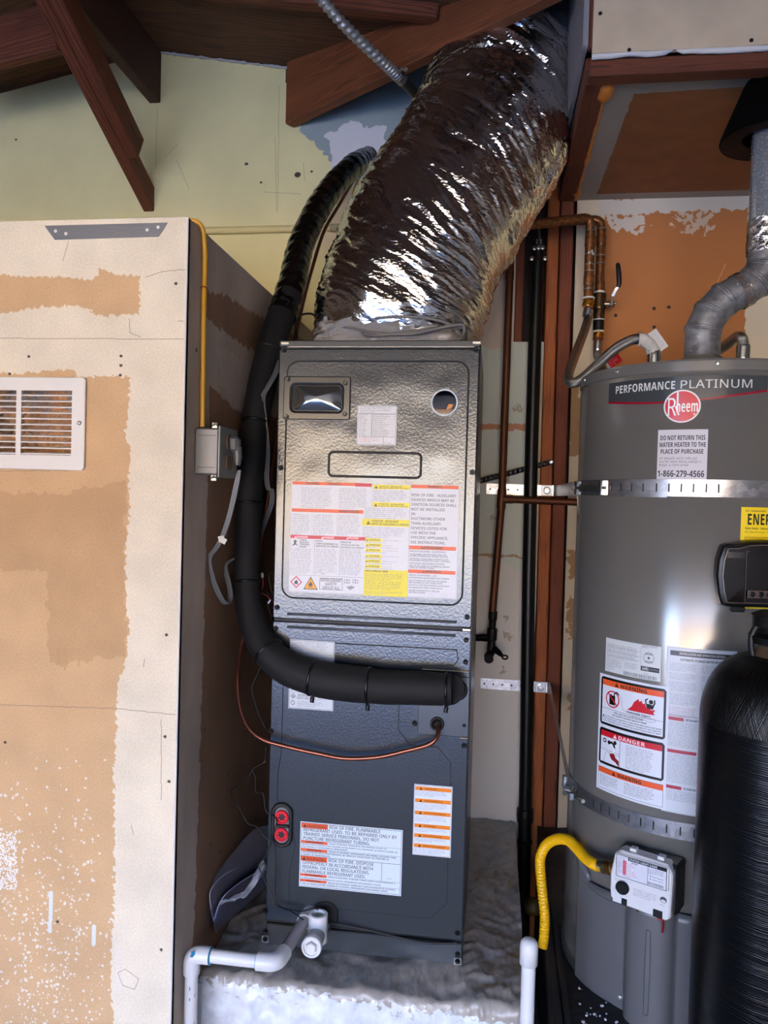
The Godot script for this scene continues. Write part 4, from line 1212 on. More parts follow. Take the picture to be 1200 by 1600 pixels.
# ------------------------------------------------------------------ the air handler
func air_handler() -> void:
	var leather := tiled(201, 0.045, 3)
	var paint := M(Color(0.285, 0.30, 0.31), 0.2, 0.5, {"bump": leather, "bs": 0.017, "tri": 5.5, "spec": 0.65})
	var smooth := M(Color(0.29, 0.305, 0.315), 0.27, 0.55, {"spec": 0.6})
	var dark := M(Color(0.04, 0.042, 0.045), 0.5)
	var x0 := -0.487; var x1 := -0.0362; var zf := -1.69
	var u := thing("air_handler", "tall dark grey steel air handler covered in warning labels", "air handler", Vector3(-0.262, 0.462, -1.95))
	# cabinet shell: sides, back, top flange
	obj("cabinet", bx(x0, x1 + 0.0012, 0.463, 1.845, -2.21, -1.704, 0.002), smooth, u)
	var st := S()
	box(st, Vector3((x0 + x1) / 2, 1.8375, -1.699), Vector3(x1 - x0, 0.015, 0.014), 0.002)
	obj("top_flange", st, smooth, u)
	obj("edge_gasket", bx(x0 + 0.022, x1 - 0.014, 1.8275, 1.8300, -1.702, -1.6935), dark, u)
	obj("flange_trim", bx(x0 + 0.02, x1 - 0.012, 1.8297, 1.8312, -1.70, -1.6912), M(Color(0.75, 0.77, 0.78), 0.25, 0.8), u)
	var cm := bx(-0.009, 0.009, -0.003, 0.003, -0.004, 0.004, 0.001)
	var clip := done(cm)
	for q in [[446, 537], [745, 536]]: put("corner_clip", clip, M(Color(0.80, 0.78, 0.70), 0.4, 0.6), u, Transform3D(Basis(), P(q[0], q[1], 1.692)))
	# doors
	var upper := S()
	var cx := (x0 + x1) / 2
	var w := x1 - x0
	plate(upper, w, 0.6115, 0.006, 0.0142, 0.003, at(cx, 1.5205, -1.704))
	var field := rrect(0.409, 0.536, 0.028)
	loft(upper, [[field, 0.0], [grow(field, -0.003), 0.0018]], at(-0.2625, 1.531, zf - 0.0001), false)
	var warp := noise(203, 5.5, 2)
	var sheet_pt := func(i: int, j: int) -> Vector3:   # the pressed field is not quite flat
		var p := Vector2((i / 40.0 - 0.5) * 0.403, (j / 52.0 - 0.5) * 0.530)
		var c := Vector2(0.2015 - 0.025, 0.265 - 0.025)
		var d := Vector2(maxf(0.0, absf(p.x) - c.x), maxf(0.0, absf(p.y) - c.y))
		if d.x > 0.0 and d.y > 0.0 and d.length() > 0.025:
			d = d.normalized() * 0.025
			p = Vector2(signf(p.x) * (c.x + d.x), signf(p.y) * (c.y + d.y))
		var edge := smoothstep(0.0, 0.06, minf(0.2015 - absf(p.x), 0.265 - absf(p.y)))
		return Vector3(-0.2625 + p.x, 1.531 + p.y, zf + 0.0017 + edge * 0.0014 * warp.get_noise_2d(p.x, p.y * 1.2))
	upper.set_smooth_group(77)
	for i in 40:
		for j in 52: quad(upper, sheet_pt.call(i, j), sheet_pt.call(i + 1, j), sheet_pt.call(i + 1, j + 1), sheet_pt.call(i, j + 1))
	var door := obj("upper_door", upper, paint, u)
	st = S()
	hoop(st, rrect(0.409, 0.536, 0.028, 8), 0.0011, at(-0.2625, 1.531, zf + 0.0002), 6)
	obj("pressed_line", st, M(Color(0.12, 0.125, 0.13), 0.4, 0.3), door)
	var lower := S()
	plate(lower, w, 0.6905, 0.006, 0.0142, 0.003, at(cx, 0.8645, -1.704))
	var f2 := PackedVector2Array([Vector2(-0.172, -0.300), Vector2(0.152, -0.300), Vector2(0.190, -0.262), Vector2(0.190, 0.055), Vector2(0.160, 0.088), Vector2(0.098, 0.088), Vector2(0.072, 0.118), Vector2(0.072, 0.225), Vector2(0.098, 0.262), Vector2(0.190, 0.268), Vector2(0.200, 0.282), Vector2(0.196, 0.306), Vector2(-0.168, 0.306), Vector2(-0.198, 0.276), Vector2(-0.198, 0.05), Vector2(-0.205, 0.0), Vector2(-0.205, -0.06), Vector2(-0.172, -0.10), Vector2(-0.160, -0.16), Vector2(-0.172, -0.22)])
	loft(lower, [[f2, 0.0], [grow(f2, -0.003), 0.0016]], at(-0.262, 0.862, zf - 0.0001))
	var ldoor := obj("lower_door", lower, paint, u)
	obj("base_panel", bx(x0 + 0.001, x1 - 0.0005, 0.463, 0.5125, -1.706, -1.6925, 0.002), smooth, u)
	obj("base_seam", bx(x0 + 0.002, x1 - 0.002, 0.5135, 0.5185, -1.704, -1.6985), dark, u)
	obj("door_seam", bx(x0 + 0.002, x1 - 0.002, 1.2095, 1.2150, -1.704, -1.6975), dark, u)
	put("corner_clip", clip, M(Color(0.80, 0.78, 0.70), 0.4, 0.6), u, Transform3D(Basis(), P(729, 984, 1.690)))
	# stiffening beads
	for q in [[449, 959, 713, 974], [449, 979.5, 711, 995]]:
		st = S()
		var a := P(q[0], q[1], 1.6885); var b := P(q[2], q[3], 1.6885)
		b.y = a.y
		tube(st, PackedVector3Array([a - Vector3(0.001, 0, 0), a, b, b + Vector3(0.001, 0, 0)]), [0.001, 0.0030, 0.0030, 0.001], 10)
		obj("stiffening_bead", st, M(Color(0.36, 0.38, 0.40), 0.38, 0.3), door if q[1] < 975 else ldoor)
	# the knock-out outline in the middle
	st = S()
	hoop(st, rrect(0.207, 0.054, 0.010), 0.0026, at(-0.2615, 1.5685, zf + 0.0022), 8)
	obj("knockout_outline", st, M(Color(0.03, 0.03, 0.032), 0.4), door)
	# clear blister window in a pressed frame, upper left
	var win := S()
	var wc := Vector3(-0.3955, 1.7145, zf + 0.0016)
	var wr := rrect(0.153, 0.097, 0.006); var wi := rrect(0.117, 0.061, 0.010)
	loft(win, [[wr, 0.0], [wr, 0.0045], [grow(wr, -0.002), 0.006], [grow(wi, 0.004), 0.006], [wi, 0.0042], [grow(wi, -0.002), 0.001]], Transform3D(Basis(), wc), true)
	var wf := obj("blister_frame", win, M(Color(0.33, 0.33, 0.32), 0.22, 0.75), u)
	st = S()
	var rings := []
	for k in 9:
		var t := k / 8.0
		rings.append([rrect(0.111 - 0.104 * t, 0.055 - 0.050 * t, 0.008 * (1.0 - t) + 0.0012), 0.0035 + 0.010 * sin(t * PI / 2)])
	loft(st, rings, Transform3D(Basis(), wc), true, true)
	obj("blister_window", st, M(Color(0.60, 0.60, 0.58), 0.07, 0.9), wf).set_meta("label", "glossy bulged blister pane")
	var sm := screw_mesh(0.0062, 0.0055)
	var scr := M(Color(0.10, 0.10, 0.105), 0.35, 0.6)
	for q in [[450, 593], [540, 599], [448, 651], [539, 647]]:
		put("screw", sm, M(Color(0.34, 0.34, 0.33), 0.3, 0.7), wf, Transform3D(Basis().scaled(Vector3.ONE * 0.9), P(q[0], q[1], 1.6822) ))
	# round port, upper right
	st = S()
	var rc := P(694.5, 629, 1.6885)
	lathe(st, [Vector2(0.030, 0), Vector2(0.0305, 0.002), Vector2(0.0285, 0.004), Vector2(0.0262, 0.003), Vector2(0.026, -0.0)], face_z(rc), 32)
	var ring := obj("sight_ring", st, M(Color(0.82, 0.84, 0.84), 0.2), u)
	st = S()
	lathe(st, [Vector2(0.0262, 0.0008), Vector2(0.02, 0.0010), Vector2(0.0, 0.0012)], face_z(rc), 32)
	var im := sheet(128, 128, Color(0.03, 0.035, 0.05))
	obj("sight_glass", st, M(Color(0.035, 0.045, 0.07), 0.05, 0.0, {"spec": 0.8}), ring)
	st = S()
	prism(st, PackedVector2Array([Vector2(0.004, -0.017), Vector2(0.016, -0.012), Vector2(0.019, -0.004), Vector2(0.010, -0.003), Vector2(0.006, -0.010)]), 0.0, 0.0006, Transform3D(Basis(), rc + Vector3(0, 0, 0.0013)))
	obj("orange_wire", st, M(Color(0.80, 0.50, 0.12), 0.4), ring)
	# door screws
	for q in [[444, 547], [743, 546], [439, 731], [738, 738], [433, 949], [730, 964]]: put("screw", sm, scr, door, Transform3D(Basis(), P(q[0], q[1], 1.6895)))
	for q in [[430.6, 982], [728.5, 1000], [727.6, 1034], [727, 1070], [725.5, 1133], [725, 1165], [648, 1130], [424, 1142], [415, 1423], [715, 1458]]: put("screw", sm, scr, ldoor, Transform3D(Basis(), P(q[0], q[1], 1.6895)))
	for q in [[415, 1455], [715, 1491]]: put("screw", sm, scr, u, Transform3D(Basis(), P(q[0], q[1], 1.6925)))
	for q in [[414.5, 1467], [715, 1502]]:
		st = S(); plate(st, 0.017, 0.017, 0.003, 0.002, 0.0005, Transform3D(Basis(), P(q[0], q[1], 1.6925)))
		var tb := obj("hold_down_tab", st, M(Color(0.55, 0.56, 0.56), 0.4, 0.7), u)
		put("screw", sm, scr, tb, Transform3D(Basis(), P(q[0], q[1], 1.6905)))
	# plate of the refrigerant connections
	st = S()
	plate(st, 0.1115, 0.132, 0.002, 0.0026, 0.001, at(-0.0930, 1.041, zf + 0.0012))
	var cp := obj("connection_plate", st, smooth, u)
	for q in [[714, 1078, 0.0235], [683, 1131, 0.0158]]:
		st = S()
		lathe(st, [Vector2(q[2], 0), Vector2(q[2], 0.003), Vector2(q[2] * 0.9, 0.0055), Vector2(q[2] * 0.72, 0.005), Vector2(q[2] * 0.66, 0.0015), Vector2(0, 0.001)], face_z(P(q[0], q[1], 1.6865)), 28)
		obj("rubber_grommet", st, M(Color(0.02, 0.02, 0.021), 0.55), cp)
	for q in [[730, 1090], [730, 1151]]: pass
	for q in [[659.5, 1045.5, 733, 1050.5], [719, 1153, 731, 1153.5]]:
		var a2 := P(q[0], q[1], 1.6865); var b2 := P(q[2], q[3], 1.6865); b2.y = a2.y
		obj("plate_edge", rod(a2, b2, 0.0013, 6), M(Color(0.72, 0.62, 0.48), 0.35, 0.6), cp)
	# drain ports with two red caps, lower left
	st = S()
	var pc := Vector3(-0.4520, 0.7455, zf + 0.0012)
	var so := rrect(0.051, 0.104, 0.0254, 10); var si := rrect(0.034, 0.083, 0.0168, 10)
	loft(st, [[so, 0.0], [so, 0.004], [grow(so, -0.003), 0.007], [grow(si, 0.002), 0.007], [si, 0.004]], Transform3D(Basis(), pc), true)
	var port := obj("drain_port_surround", st, M(Color(0.035, 0.036, 0.04), 0.5), u)
	st = S()
	prism(st, grow(si, -0.0006), 0.0, 0.0054, Transform3D(Basis(), pc), false)
	obj("drain_port_plate", st, M(Color(0.42, 0.42, 0.43), 0.5), port)
	for dy in [0.0195, -0.0205]:
		st = S()
		var cc := pc + Vector3(0.0004, dy, 0.005)
		lathe(st, [Vector2(0.0158, 0), Vector2(0.0158, 0.004), Vector2(0.0145, 0.0055), Vector2(0.012, 0.0055), Vector2(0.0115, 0.003), Vector2(0.0, 0.003)], face_z(cc), 24, 0, TAU, false)
		var cap := obj("red_cap", st, M(Color(0.85, 0.05, 0.16), 0.35), port)
		st = S()
		var star := PackedVector2Array()
		for k in 12: star.append(Vector2.from_angle(TAU * k / 12.0 + 0.2) * (0.0100 if k % 2 == 0 else 0.0058))
		prism(st, star, 0.0031, 0.0036, Transform3D(Basis(), cc))
		obj("socket", st, M(Color(0.16, 0.015, 0.03), 0.5), cap)
	obj("port_clip", bx(pc.x - 0.012, pc.x + 0.018, pc.y - 0.0045, pc.y + 0.0035, pc.z + 0.005, pc.z + 0.010, 0.002), dark, port)
	obj("drain_flange", (func() -> SurfaceTool:
		var s2 := S(); plate(s2, 0.056, 0.062, 0.024, 0.005, 0.002, at(-0.345, 0.548, zf)); return s2).call(), dark, u)
	# dimple and raised nick
	st = S()
	var dm := PackedVector3Array()
	for k in 13: dm.append(P(572, 1260, 1.6893) + Vector3(cos(PI * 1.0 + PI * k / 12.0), sin(PI * 1.0 + PI * k / 12.0), 0) * 0.018)
	tube(st, dm, 0.0006, 5)
	obj("pressed_dimple", st, smooth, ldoor)
	# printed sheets
	var fine := tiled(202, 0.07, 3)
	var lab := func(called: String, im2: Image, q: Array, hint: String, onto: Node, bs := 0.02) -> void:   # q: left, right, bottom, top in metres
		var s2 := S()
		sticker(s2, q[1] - q[0], q[3] - q[2], at((q[0] + q[1]) / 2, (q[2] + q[3]) / 2, zf + 0.0026))
		var m := M(Color.WHITE, 0.3, 0.0, {"tex": im2, "bump": fine, "bs": bs, "spec": 0.4})
		var o := obj(called, s2, m, onto)
		if hint: o.set_meta("label", hint)
	lab.call("warning_label", big_label(), [-0.4505, -0.0707, 1.2772, 1.5277], "large white sheet of warnings in three languages", door)
	lab.call("notice_label", notice_label(), [-0.3028, -0.2140, 1.6120, 1.7000], "small white notice with red lines", door)
	lab.call("rating_label", rating_label(), [-0.4440, -0.3405, 1.0128, 1.1700], "white rating sheet behind the black tube", ldoor, 0.008)
	lab.call("flammable_label", fire_label(), [-0.4090, -0.1755, 0.6085, 0.7570], "white fire warning label with orange headings", ldoor, 0.008)
	lab.call("warning_strip_label", strip_label(), [-0.1525, -0.0680, 0.7050, 0.8630], "narrow label with six orange bars", ldoor, 0.008)

# ------------------------------------------------------------------ the silver duct
func duct() -> void:
	var o := thing("flexible_duct", "wrinkled silver foil flexible duct rising from the air handler", "duct", Vector3(-0.255, 1.845, -1.95))
	var c := curve(PackedVector3Array([Vector3(-0.256, 1.865, -1.95), Vector3(-0.252, 1.93, -1.95), Vector3(-0.228, 2.05, -1.965), Vector3(-0.186, 2.17, -1.99), Vector3(-0.110, 2.32, -2.05), Vector3(-0.050, 2.46, -2.12), Vector3(-0.022, 2.60, -2.20), Vector3(-0.012, 2.76, -2.25), Vector3(-0.010, 3.2, -2.27)]), 60)
	var big := noise(211, 3.2, 2)
	var fold := noise(212, 9.0, 3, true)
	var fine := noise(213, 34.0, 3, true)
	var sides := 260
	var len := 0.0
	var ats := [0.0]
	for i in range(1, c.size()):
		len += c[i].distance_to(c[i - 1]); ats.append(len)
	var r := func(i: int, a: float) -> float:
		var s: float = ats[i]
		var cs := cos(a); var sn := sin(a)
		var base := 0.214
		if s < 0.075: base = lerpf(0.188, 0.214, smoothstep(0.0, 0.075, s)) 
		# folds run aslant round the duct
		var t := s * 2.3 + cs * 0.17 + 0.05 * big.get_noise_3d(cs * 0.5, sn * 0.5, s * 2.0 + 9.0)
		var f := fold.get_noise_3d(cs * 0.06, sn * 0.06, t * 0.75) 
		var g := fine.get_noise_3d(cs * 0.035, sn * 0.035, s * 1.7 + cs * 0.12 + 0.02 * f)
		var b := big.get_noise_3d(cs * 0.3, sn * 0.3, s * 1.4)
		var calm := smoothstep(-0.35, 0.3, big.get_noise_3d(cs * 0.6 + 5.0, sn * 0.6, s * 1.6))
		if s > 0.5: base -= 0.016 * smoothstep(0.5, 0.85, s)
		var k := smoothstep(0.0, 0.10, s)
		return base + (0.009 * b + (0.0085 * f + 0.0048 * g) * (0.5 + 0.5 * calm) * (1.0 + 0.9 * smoothstep(0.40, 0.65, s))) * (0.35 + 0.65 * k)
	var st := S()
	tube(st, c, r, sides, false)
	var foil := M(Color(0.90, 0.89, 0.88), 0.14, 1.0, {"bump": tiled(214, 0.035, 3, 512, true), "bs": 0.06, "uv": Vector3(3.5, 8.0, 1.0)})
	obj("foil_jacket", st, foil, o)
	# the square-to-round collar under it, wrapped in foil tape
	st = S()
	var n := noise(215, 6.0, 3, true)
	var rings := []
	for k in 15:
		var t := k / 14.0
		var q := PackedVector2Array()
		for j in 96:
			var a := TAU * j / 96.0
			var sq := minf(0.192 / maxf(absf(cos(a)), 1e-3), 0.205 / maxf(absf(sin(a)), 1e-3))
			var rad := lerpf(minf(sq, 0.235), 0.200, t) * 0.985
			rad += 0.012 * n.get_noise_3d(cos(a) * 0.8, sin(a) * 0.8, t * 0.5)
			q.append(Vector2(cos(a), sin(a)) * rad)
		rings.append([q, t * 0.09])
	loft(st, rings, Transform3D(Basis(Vector3.RIGHT, Vector3.FORWARD, Vector3.UP), Vector3(-0.262, 1.845, -1.955)), false, true)
	obj("taped_collar", st, foil, o)
	# draw band
	st = S()
	var loop := PackedVector3Array()
	for k in 64:
		var a := TAU * k / 64.0
		loop.append(Vector3(-0.256 + cos(a) * 0.207, 1.925 + 0.004 * sin(a * 5.0), -1.952 + sin(a) * 0.207))
	tube(st, loop, 0.0022, 6, false, true)
	obj("draw_band", st, M(Color(0.30, 0.28, 0.27), 0.4, 0.3), o)

# cords lying on top of the unit and a dark wire loop beside the collar
func top_wires() -> void:
	var grey := M(Color(0.42, 0.40, 0.38), 0.45)
	var paths := [
		[[500, 528, 1.80], [540, 512, 1.76], [585, 520, 1.74], [640, 522, 1.735], [690, 512, 1.735], [722, 508, 1.74], [724, 524, 1.75], [716, 530, 1.80]],
		[[520, 529, 1.84], [560, 505, 1.77], [600, 496, 1.745], [660, 496, 1.74], [706, 508, 1.75], [722, 524, 1.78]],
		[[505, 529, 1.82], [545, 520, 1.77], [590, 524, 1.74], [650, 517, 1.738], [706, 511, 1.75], [726, 514, 1.76], [728, 530, 1.80]]]
	var words_for := ["lowest grey cord looped across the unit top under the duct", "highest grey cord arching across the duct collar", "middle grey cord sagging across the duct collar"]
	for k in 3:
		var st := S()
		tube(st, curve(path(paths[k]), 10), 0.0034, 8)
		var o := obj("grey_cord", st, grey)
		tag(o, words_for[k], "cord", "cords on the unit top")
	var st2 := S()
	tube(st2, curve(path([[464, 528, 1.85], [462, 508, 1.86], [468, 494, 1.87], [482, 490, 1.88], [492, 494, 1.90], [500, 512, 1.93]]), 10), 0.0027, 8)
	tag(obj("black_wire", st2, M(Color(0.03, 0.03, 0.03), 0.4)), "thin black wire looping beside the left end of the duct collar", "wire")

# ------------------------------------------------------------------ insulated suction line, small copper line
func line_set() -> void:
	var o := thing("insulated_line", "thick black foam-insulated refrigerant tube curving down beside the air handler", "pipe insulation", Vector3(-0.555, 1.26, -1.70))
	var foam := M(Color(0.045, 0.044, 0.045), 0.75, 0.0, {"bump": tiled(221, 0.05, 4), "bs": 0.012, "uv": Vector3(2, 6, 1)})
	var pts := [[452, 462, 1.93, 0.034], [430, 520, 1.86, 0.035], [413, 585, 1.80, 0.0345], [399, 660, 1.755, 0.033], [391, 740, 1.735, 0.0325], [388, 830, 1.72, 0.031], [386, 890, 1.71, 0.0295], [389, 945, 1.695, 0.0305], [404, 995, 1.675, 0.033], [434, 1033, 1.65, 0.036], [480, 1056, 1.637, 0.0385], [540, 1067, 1.632, 0.0395], [600, 1073, 1.632, 0.0370], [650, 1075, 1.632, 0.0360], [690, 1076.5, 1.632, 0.0345], [706, 1077, 1.632, 0.033]]
	var c := PackedVector3Array()
	var rr := PackedVector3Array()
	for q in pts:
		c.append(P(q[0], q[1], q[2])); rr.append(Vector3(q[3], 0, 0))
	var cc := curve(c, 12); var rc := curve(rr, 12)
	var n := noise(223, 7.0, 3)
	var st := S()
	tube(st, cc, func(i, a): return rc[i].x + 0.0018 * n.get_noise_3d(cos(a) * 0.4, sin(a) * 0.4, i * 0.016) - (0.0030 if i in [36, 37, 48, 49] else 0.0), 30)
	obj("foam_tube", st, foam, o)
	# the upper part wound in shiny black tape
	var t := curve(path([[579, 247, 2.53], [566, 252, 2.47], [548, 264, 2.38], [520, 292, 2.28], [492, 335, 2.18], [470, 385, 2.08], [457, 440, 1.97], [440, 495, 1.89]]), 22)
	st = S()
	var wr := noise(224, 22.0, 3, true)
	tube(st, t, func(i, a):
		var wind := fposmod(i * 0.145 + a / TAU, 1.0)
		return 0.0345 + 0.0022 * wind + 0.0022 * wr.get_noise_3d(cos(a) * 0.05, sin(a) * 0.05, i * 0.011) + 0.002 * n.get_noise_1d(i * 0.02), 44)
	obj("tape_wrap", st, M(Color(0.018, 0.018, 0.02), 0.16, 0.0, {"spec": 0.8, "bump": tiled(225, 0.02, 2, 512, true), "bs": 0.04, "uv": Vector3(2, 6, 1)}), o).set_meta("label", "shiny black tape winding")
	# cable ties
	var tie := M(Color(0.015, 0.015, 0.016), 0.35)
	for q in [[18, 0.7], [36, -0.9], [54, 0.3], [76, 0.2], [103, 1.2], [122, 0.0], [139, 0.0], [172, 0.1]]:
		var i: int = mini(q[0], cc.size() - 2)
		var tr := along(cc[i], cc[i + 1])
		st = S()
		var rad: float = rc[i].x + (0.0012 if i > 100 else 0.0006)
		lathe(st, [Vector2(rad - 0.003, -0.0028), Vector2(rad, -0.0028), Vector2(rad + 0.0012, -0.001), Vector2(rad + 0.0012, 0.001), Vector2(rad, 0.0028), Vector2(rad - 0.003, 0.0028)], tr, 32)
		var front := (Vector3(0.0, -0.1, 1.0) + tr.basis.x * 0.2).normalized()
		front = (front - tr.basis.y * front.dot(tr.basis.y)).normalized()
		box(st, cc[i] + front * (rad + 0.002), Vector3(0.006, 0.0085, 0.005), 0.001, Basis(tr.basis.y, front.cross(tr.basis.y) * -1.0, front).orthonormalized())
		if i > 110: tube(st, PackedVector3Array([cc[i] + Vector3(0.001, -rad - 0.001, 0.006), cc[i] + Vector3(0.0, -rad - 0.013, 0.006)]), 0.0048, 8)
		obj("cable_tie", st, tie, o)
	# bare end entering the unit
	obj("suction_stub", rod(P(702, 1077, 1.640), P(716, 1078, 1.695), 0.0125), M(Color(0.35, 0.17, 0.11), 0.35, 0.8), o)
	st = S()
	tube(st, path([[703, 1077, 1.634], [711, 1078, 1.655]]), [0.0335, 0.024], 24)
	obj("foam_end", st, M(Color(0.03, 0.028, 0.028), 0.8), o)
	# the copper liquid line
	var cu := M(Color(0.56, 0.35, 0.28), 0.33, 0.9)
	st = S()
	var lp := curve(path([[556, 275, 2.44], [530, 320, 2.34], [506, 362, 2.25], [486, 425, 2.15], [474, 470, 2.06], [463, 520, 1.98], [447, 590, 1.90], [430, 700, 1.84], [412, 820, 1.80], [394, 940, 1.775], [377, 1010, 1.74], [372, 1052, 1.71], [373, 1092, 1.69], [384, 1130, 1.672], [408, 1154, 1.660], [450, 1167, 1.655], [500, 1178, 1.655], [540, 1185, 1.655], [590, 1183, 1.655], [635, 1173, 1.655], [668, 1164, 1.655], [682, 1153, 1.660], [685, 1138, 1.675], [684, 1131, 1.70]]), 9)
	tube(st, lp, 0.0052, 14)
	tag(obj("copper_line", st, cu), "thin bare copper refrigerant line sagging across the lower door", "copper tube")
	# grey flat cable beside the tube
	var ins := M(Color(0.30, 0.305, 0.31), 0.4)
	var g := thing("gray_cable", "grey cable hanging between the black tube and the unit's left edge", "cable", P(415, 830, 1.76))
	for k in 3:
		var off := Vector3(0.0045 * (k - 1), 0, 0.001 * k)
		var p := path([[438, 563, 1.76], [430, 585, 1.75], [418, 606, 1.745], [411, 622, 1.745], [414, 660, 1.745], [418, 700, 1.75], [417, 745, 1.752], [420, 764, 1.753], [425, 766, 1.753], [425, 785, 1.753], [418, 806, 1.757], [410, 828, 1.765], [403, 845, 1.775]])
		for i in p.size(): p[i] += off
		st = S(); tube(st, curve(p, 8), 0.0024, 8)
		obj("strand", st, ins, g)

# ------------------------------------------------------------------ yellow cable, junction box, plug and cord
func electrics() -> void:
	var st := S()
	var yel := M(Color(0.86, 0.63, 0.10), 0.4)
	var yc := thing("yellow_cable", "yellow cable running from the closet top down to the grey box", "cable", Vector3(-0.595, 1.63, -1.51))
	var p := PackedVector3Array([Vector3(-0.66, 2.037, -1.475), Vector3(-0.625, 2.041, -1.478), Vector3(-0.597, 2.034, -1.487), Vector3(-0.5925, 1.995, -1.500), Vector3(-0.5935, 1.93, -1.505), Vector3(-0.5935, 1.85, -1.505), Vector3(-0.5935, 1.76, -1.508), Vector3(-0.5935, 1.68, -1.510), Vector3(-0.5935, 1.632, -1.513)])
	tube(st, curve(p, 8), func(i, a): return 0.0052 if absf(sin(a)) > 0.5 else 0.0042, 12)
	obj("sheath", st, yel, yc)
	st = S()
	var loop := PackedVector3Array()
	for k in 16: loop.append(Vector3(-0.5935 + cos(TAU * k / 16.0) * 0.006, 1.912 + 0.003 * sin(TAU * k / 16.0), -1.505 + sin(TAU * k / 16.0) * 0.006))
	tube(st, loop, 0.0012, 6, false, true)
	obj("red_twist", st, M(Color(0.55, 0.12, 0.08), 0.5), yc)
	# the box; its lid faces the unit
	var b := thing("junction_box", "grey metal outlet box on the shaded closet side", "outlet box", Vector3(-0.6, 1.535, -1.535))
	var grey := M(Color(0.50, 0.49, 0.47), 0.5, 0.55, {"bump": tiled(231, 0.02, 3), "bs": 0.02, "tri": 5.0})
	var y0 := 1.533; var y1 := 1.6275; var z0 := -1.585; var z1 := -1.487; var xo := -0.549
	obj("box_body", bx(-0.6, xo, y0, y1, z0, z1, 0.003), grey, b)
	obj("pressed_seam", bx(-0.592, -0.556, y1 - 0.0155, y1 - 0.0145, z1 - 0.001, z1 + 0.0006), M(Color(0.25, 0.24, 0.23), 0.6, 0.4), b)
	obj("pressed_seam", bx(-0.592, -0.556, y0 + 0.0145, y0 + 0.0155, z1 - 0.001, z1 + 0.0006), M(Color(0.25, 0.24, 0.23), 0.6, 0.4), b)
	var lid := obj("cover_plate", bx(xo, xo + 0.0045, y0 - 0.005, y1 + 0.005, z0 - 0.004, z1 + 0.004, 0.0018), M(Color(0.58, 0.59, 0.57), 0.4, 0.6), b)
	for y in [1.603, 1.559]:
		st = S()
		plate(st, 0.034, 0.030, 0.012, 0.003, 0.001, Transform3D(Basis(Vector3.FORWARD, Vector3.UP, Vector3.RIGHT), Vector3(xo + 0.0045, y, -1.535)))
		var face := obj("outlet_face", st, M(Color(0.45, 0.36, 0.28), 0.4), lid)
		face.set_meta("label", "brown outlet socket")
	for y in [y1 + 0.006, y0 - 0.006]:
		st = S()
		box(st, Vector3(-0.562, y, z1 - 0.012), Vector3(0.012, 0.012, 0.003), 0.001)
		tube(st, PackedVector3Array([Vector3(-0.566, y, z1 - 0.009), Vector3(-0.560, y + 0.003, z1 - 0.006), Vector3(-0.554, y, z1 - 0.004)]), 0.0018, 6)
		obj("cover_clip", st, M(Color(0.70, 0.69, 0.66), 0.35, 0.7), b)
	# plug and flat grey cord that doubles back behind the black tube
	var c := thing("power_cord", "grey power cord plugged into the outlet box, hanging in a doubled loop", "power cord", Vector3(-0.53, 1.17, -1.58))
	var dg := M(Color(0.33, 0.33, 0.33), 0.4)
	st = S()
	box(st, Vector3(-0.532, 1.598, -1.535), Vector3(0.022, 0.034, 0.026), 0.006)
	tube(st, PackedVector3Array([Vector3(-0.527, 1.592, -1.535), Vector3(-0.524, 1.572, -1.534), Vector3(-0.524, 1.555, -1.533)]), [0.010, 0.009, 0.006], 12)
	obj("plug", st, dg, c)
	var cp := [[374, 735, 1.535], [369, 760, 1.54], [360, 800, 1.55], [348, 838, 1.56], [337, 858, 1.57], [328, 870, 1.58], [327, 884, 1.585], [335, 912, 1.60], [347, 938, 1.62], [355, 943, 1.64], [360, 935, 1.66], [358, 915, 1.67], [353, 895, 1.68], [352, 884, 1.685], [360, 876, 1.70], [372, 871, 1.72]]
	for k in 3:
		var q := path(cp)
		for i in q.size(): q[i] += Vector3(0.0042 * (k - 1), 0.0008 * k, 0.0022 * (k - 1)) * (0.4 if i == 0 else 1.0)
		st = S(); tube(st, curve(q, 8), 0.0026, 8)
		obj("cord_strand", st, M(Color(0.50, 0.51, 0.51), 0.45), c)
	st = S()
	var tg := P(349, 842, 1.553)
	sticker(st, 0.013, 0.013, Transform3D(Basis(Vector3.BACK, 0.25), tg + Vector3(-0.003, 0, 0.003)), 0.0012)
	sticker(st, 0.010, 0.012, Transform3D(Basis(Vector3.BACK, -0.5), tg + Vector3(0.003, -0.004, 0.004)), 0.0012)
	obj("paper_tag", st, M(Color(0.86, 0.85, 0.82), 0.7), c)
	# low-voltage wires at the unit's left edge
	var bl := M(Color(0.02, 0.02, 0.022), 0.5)
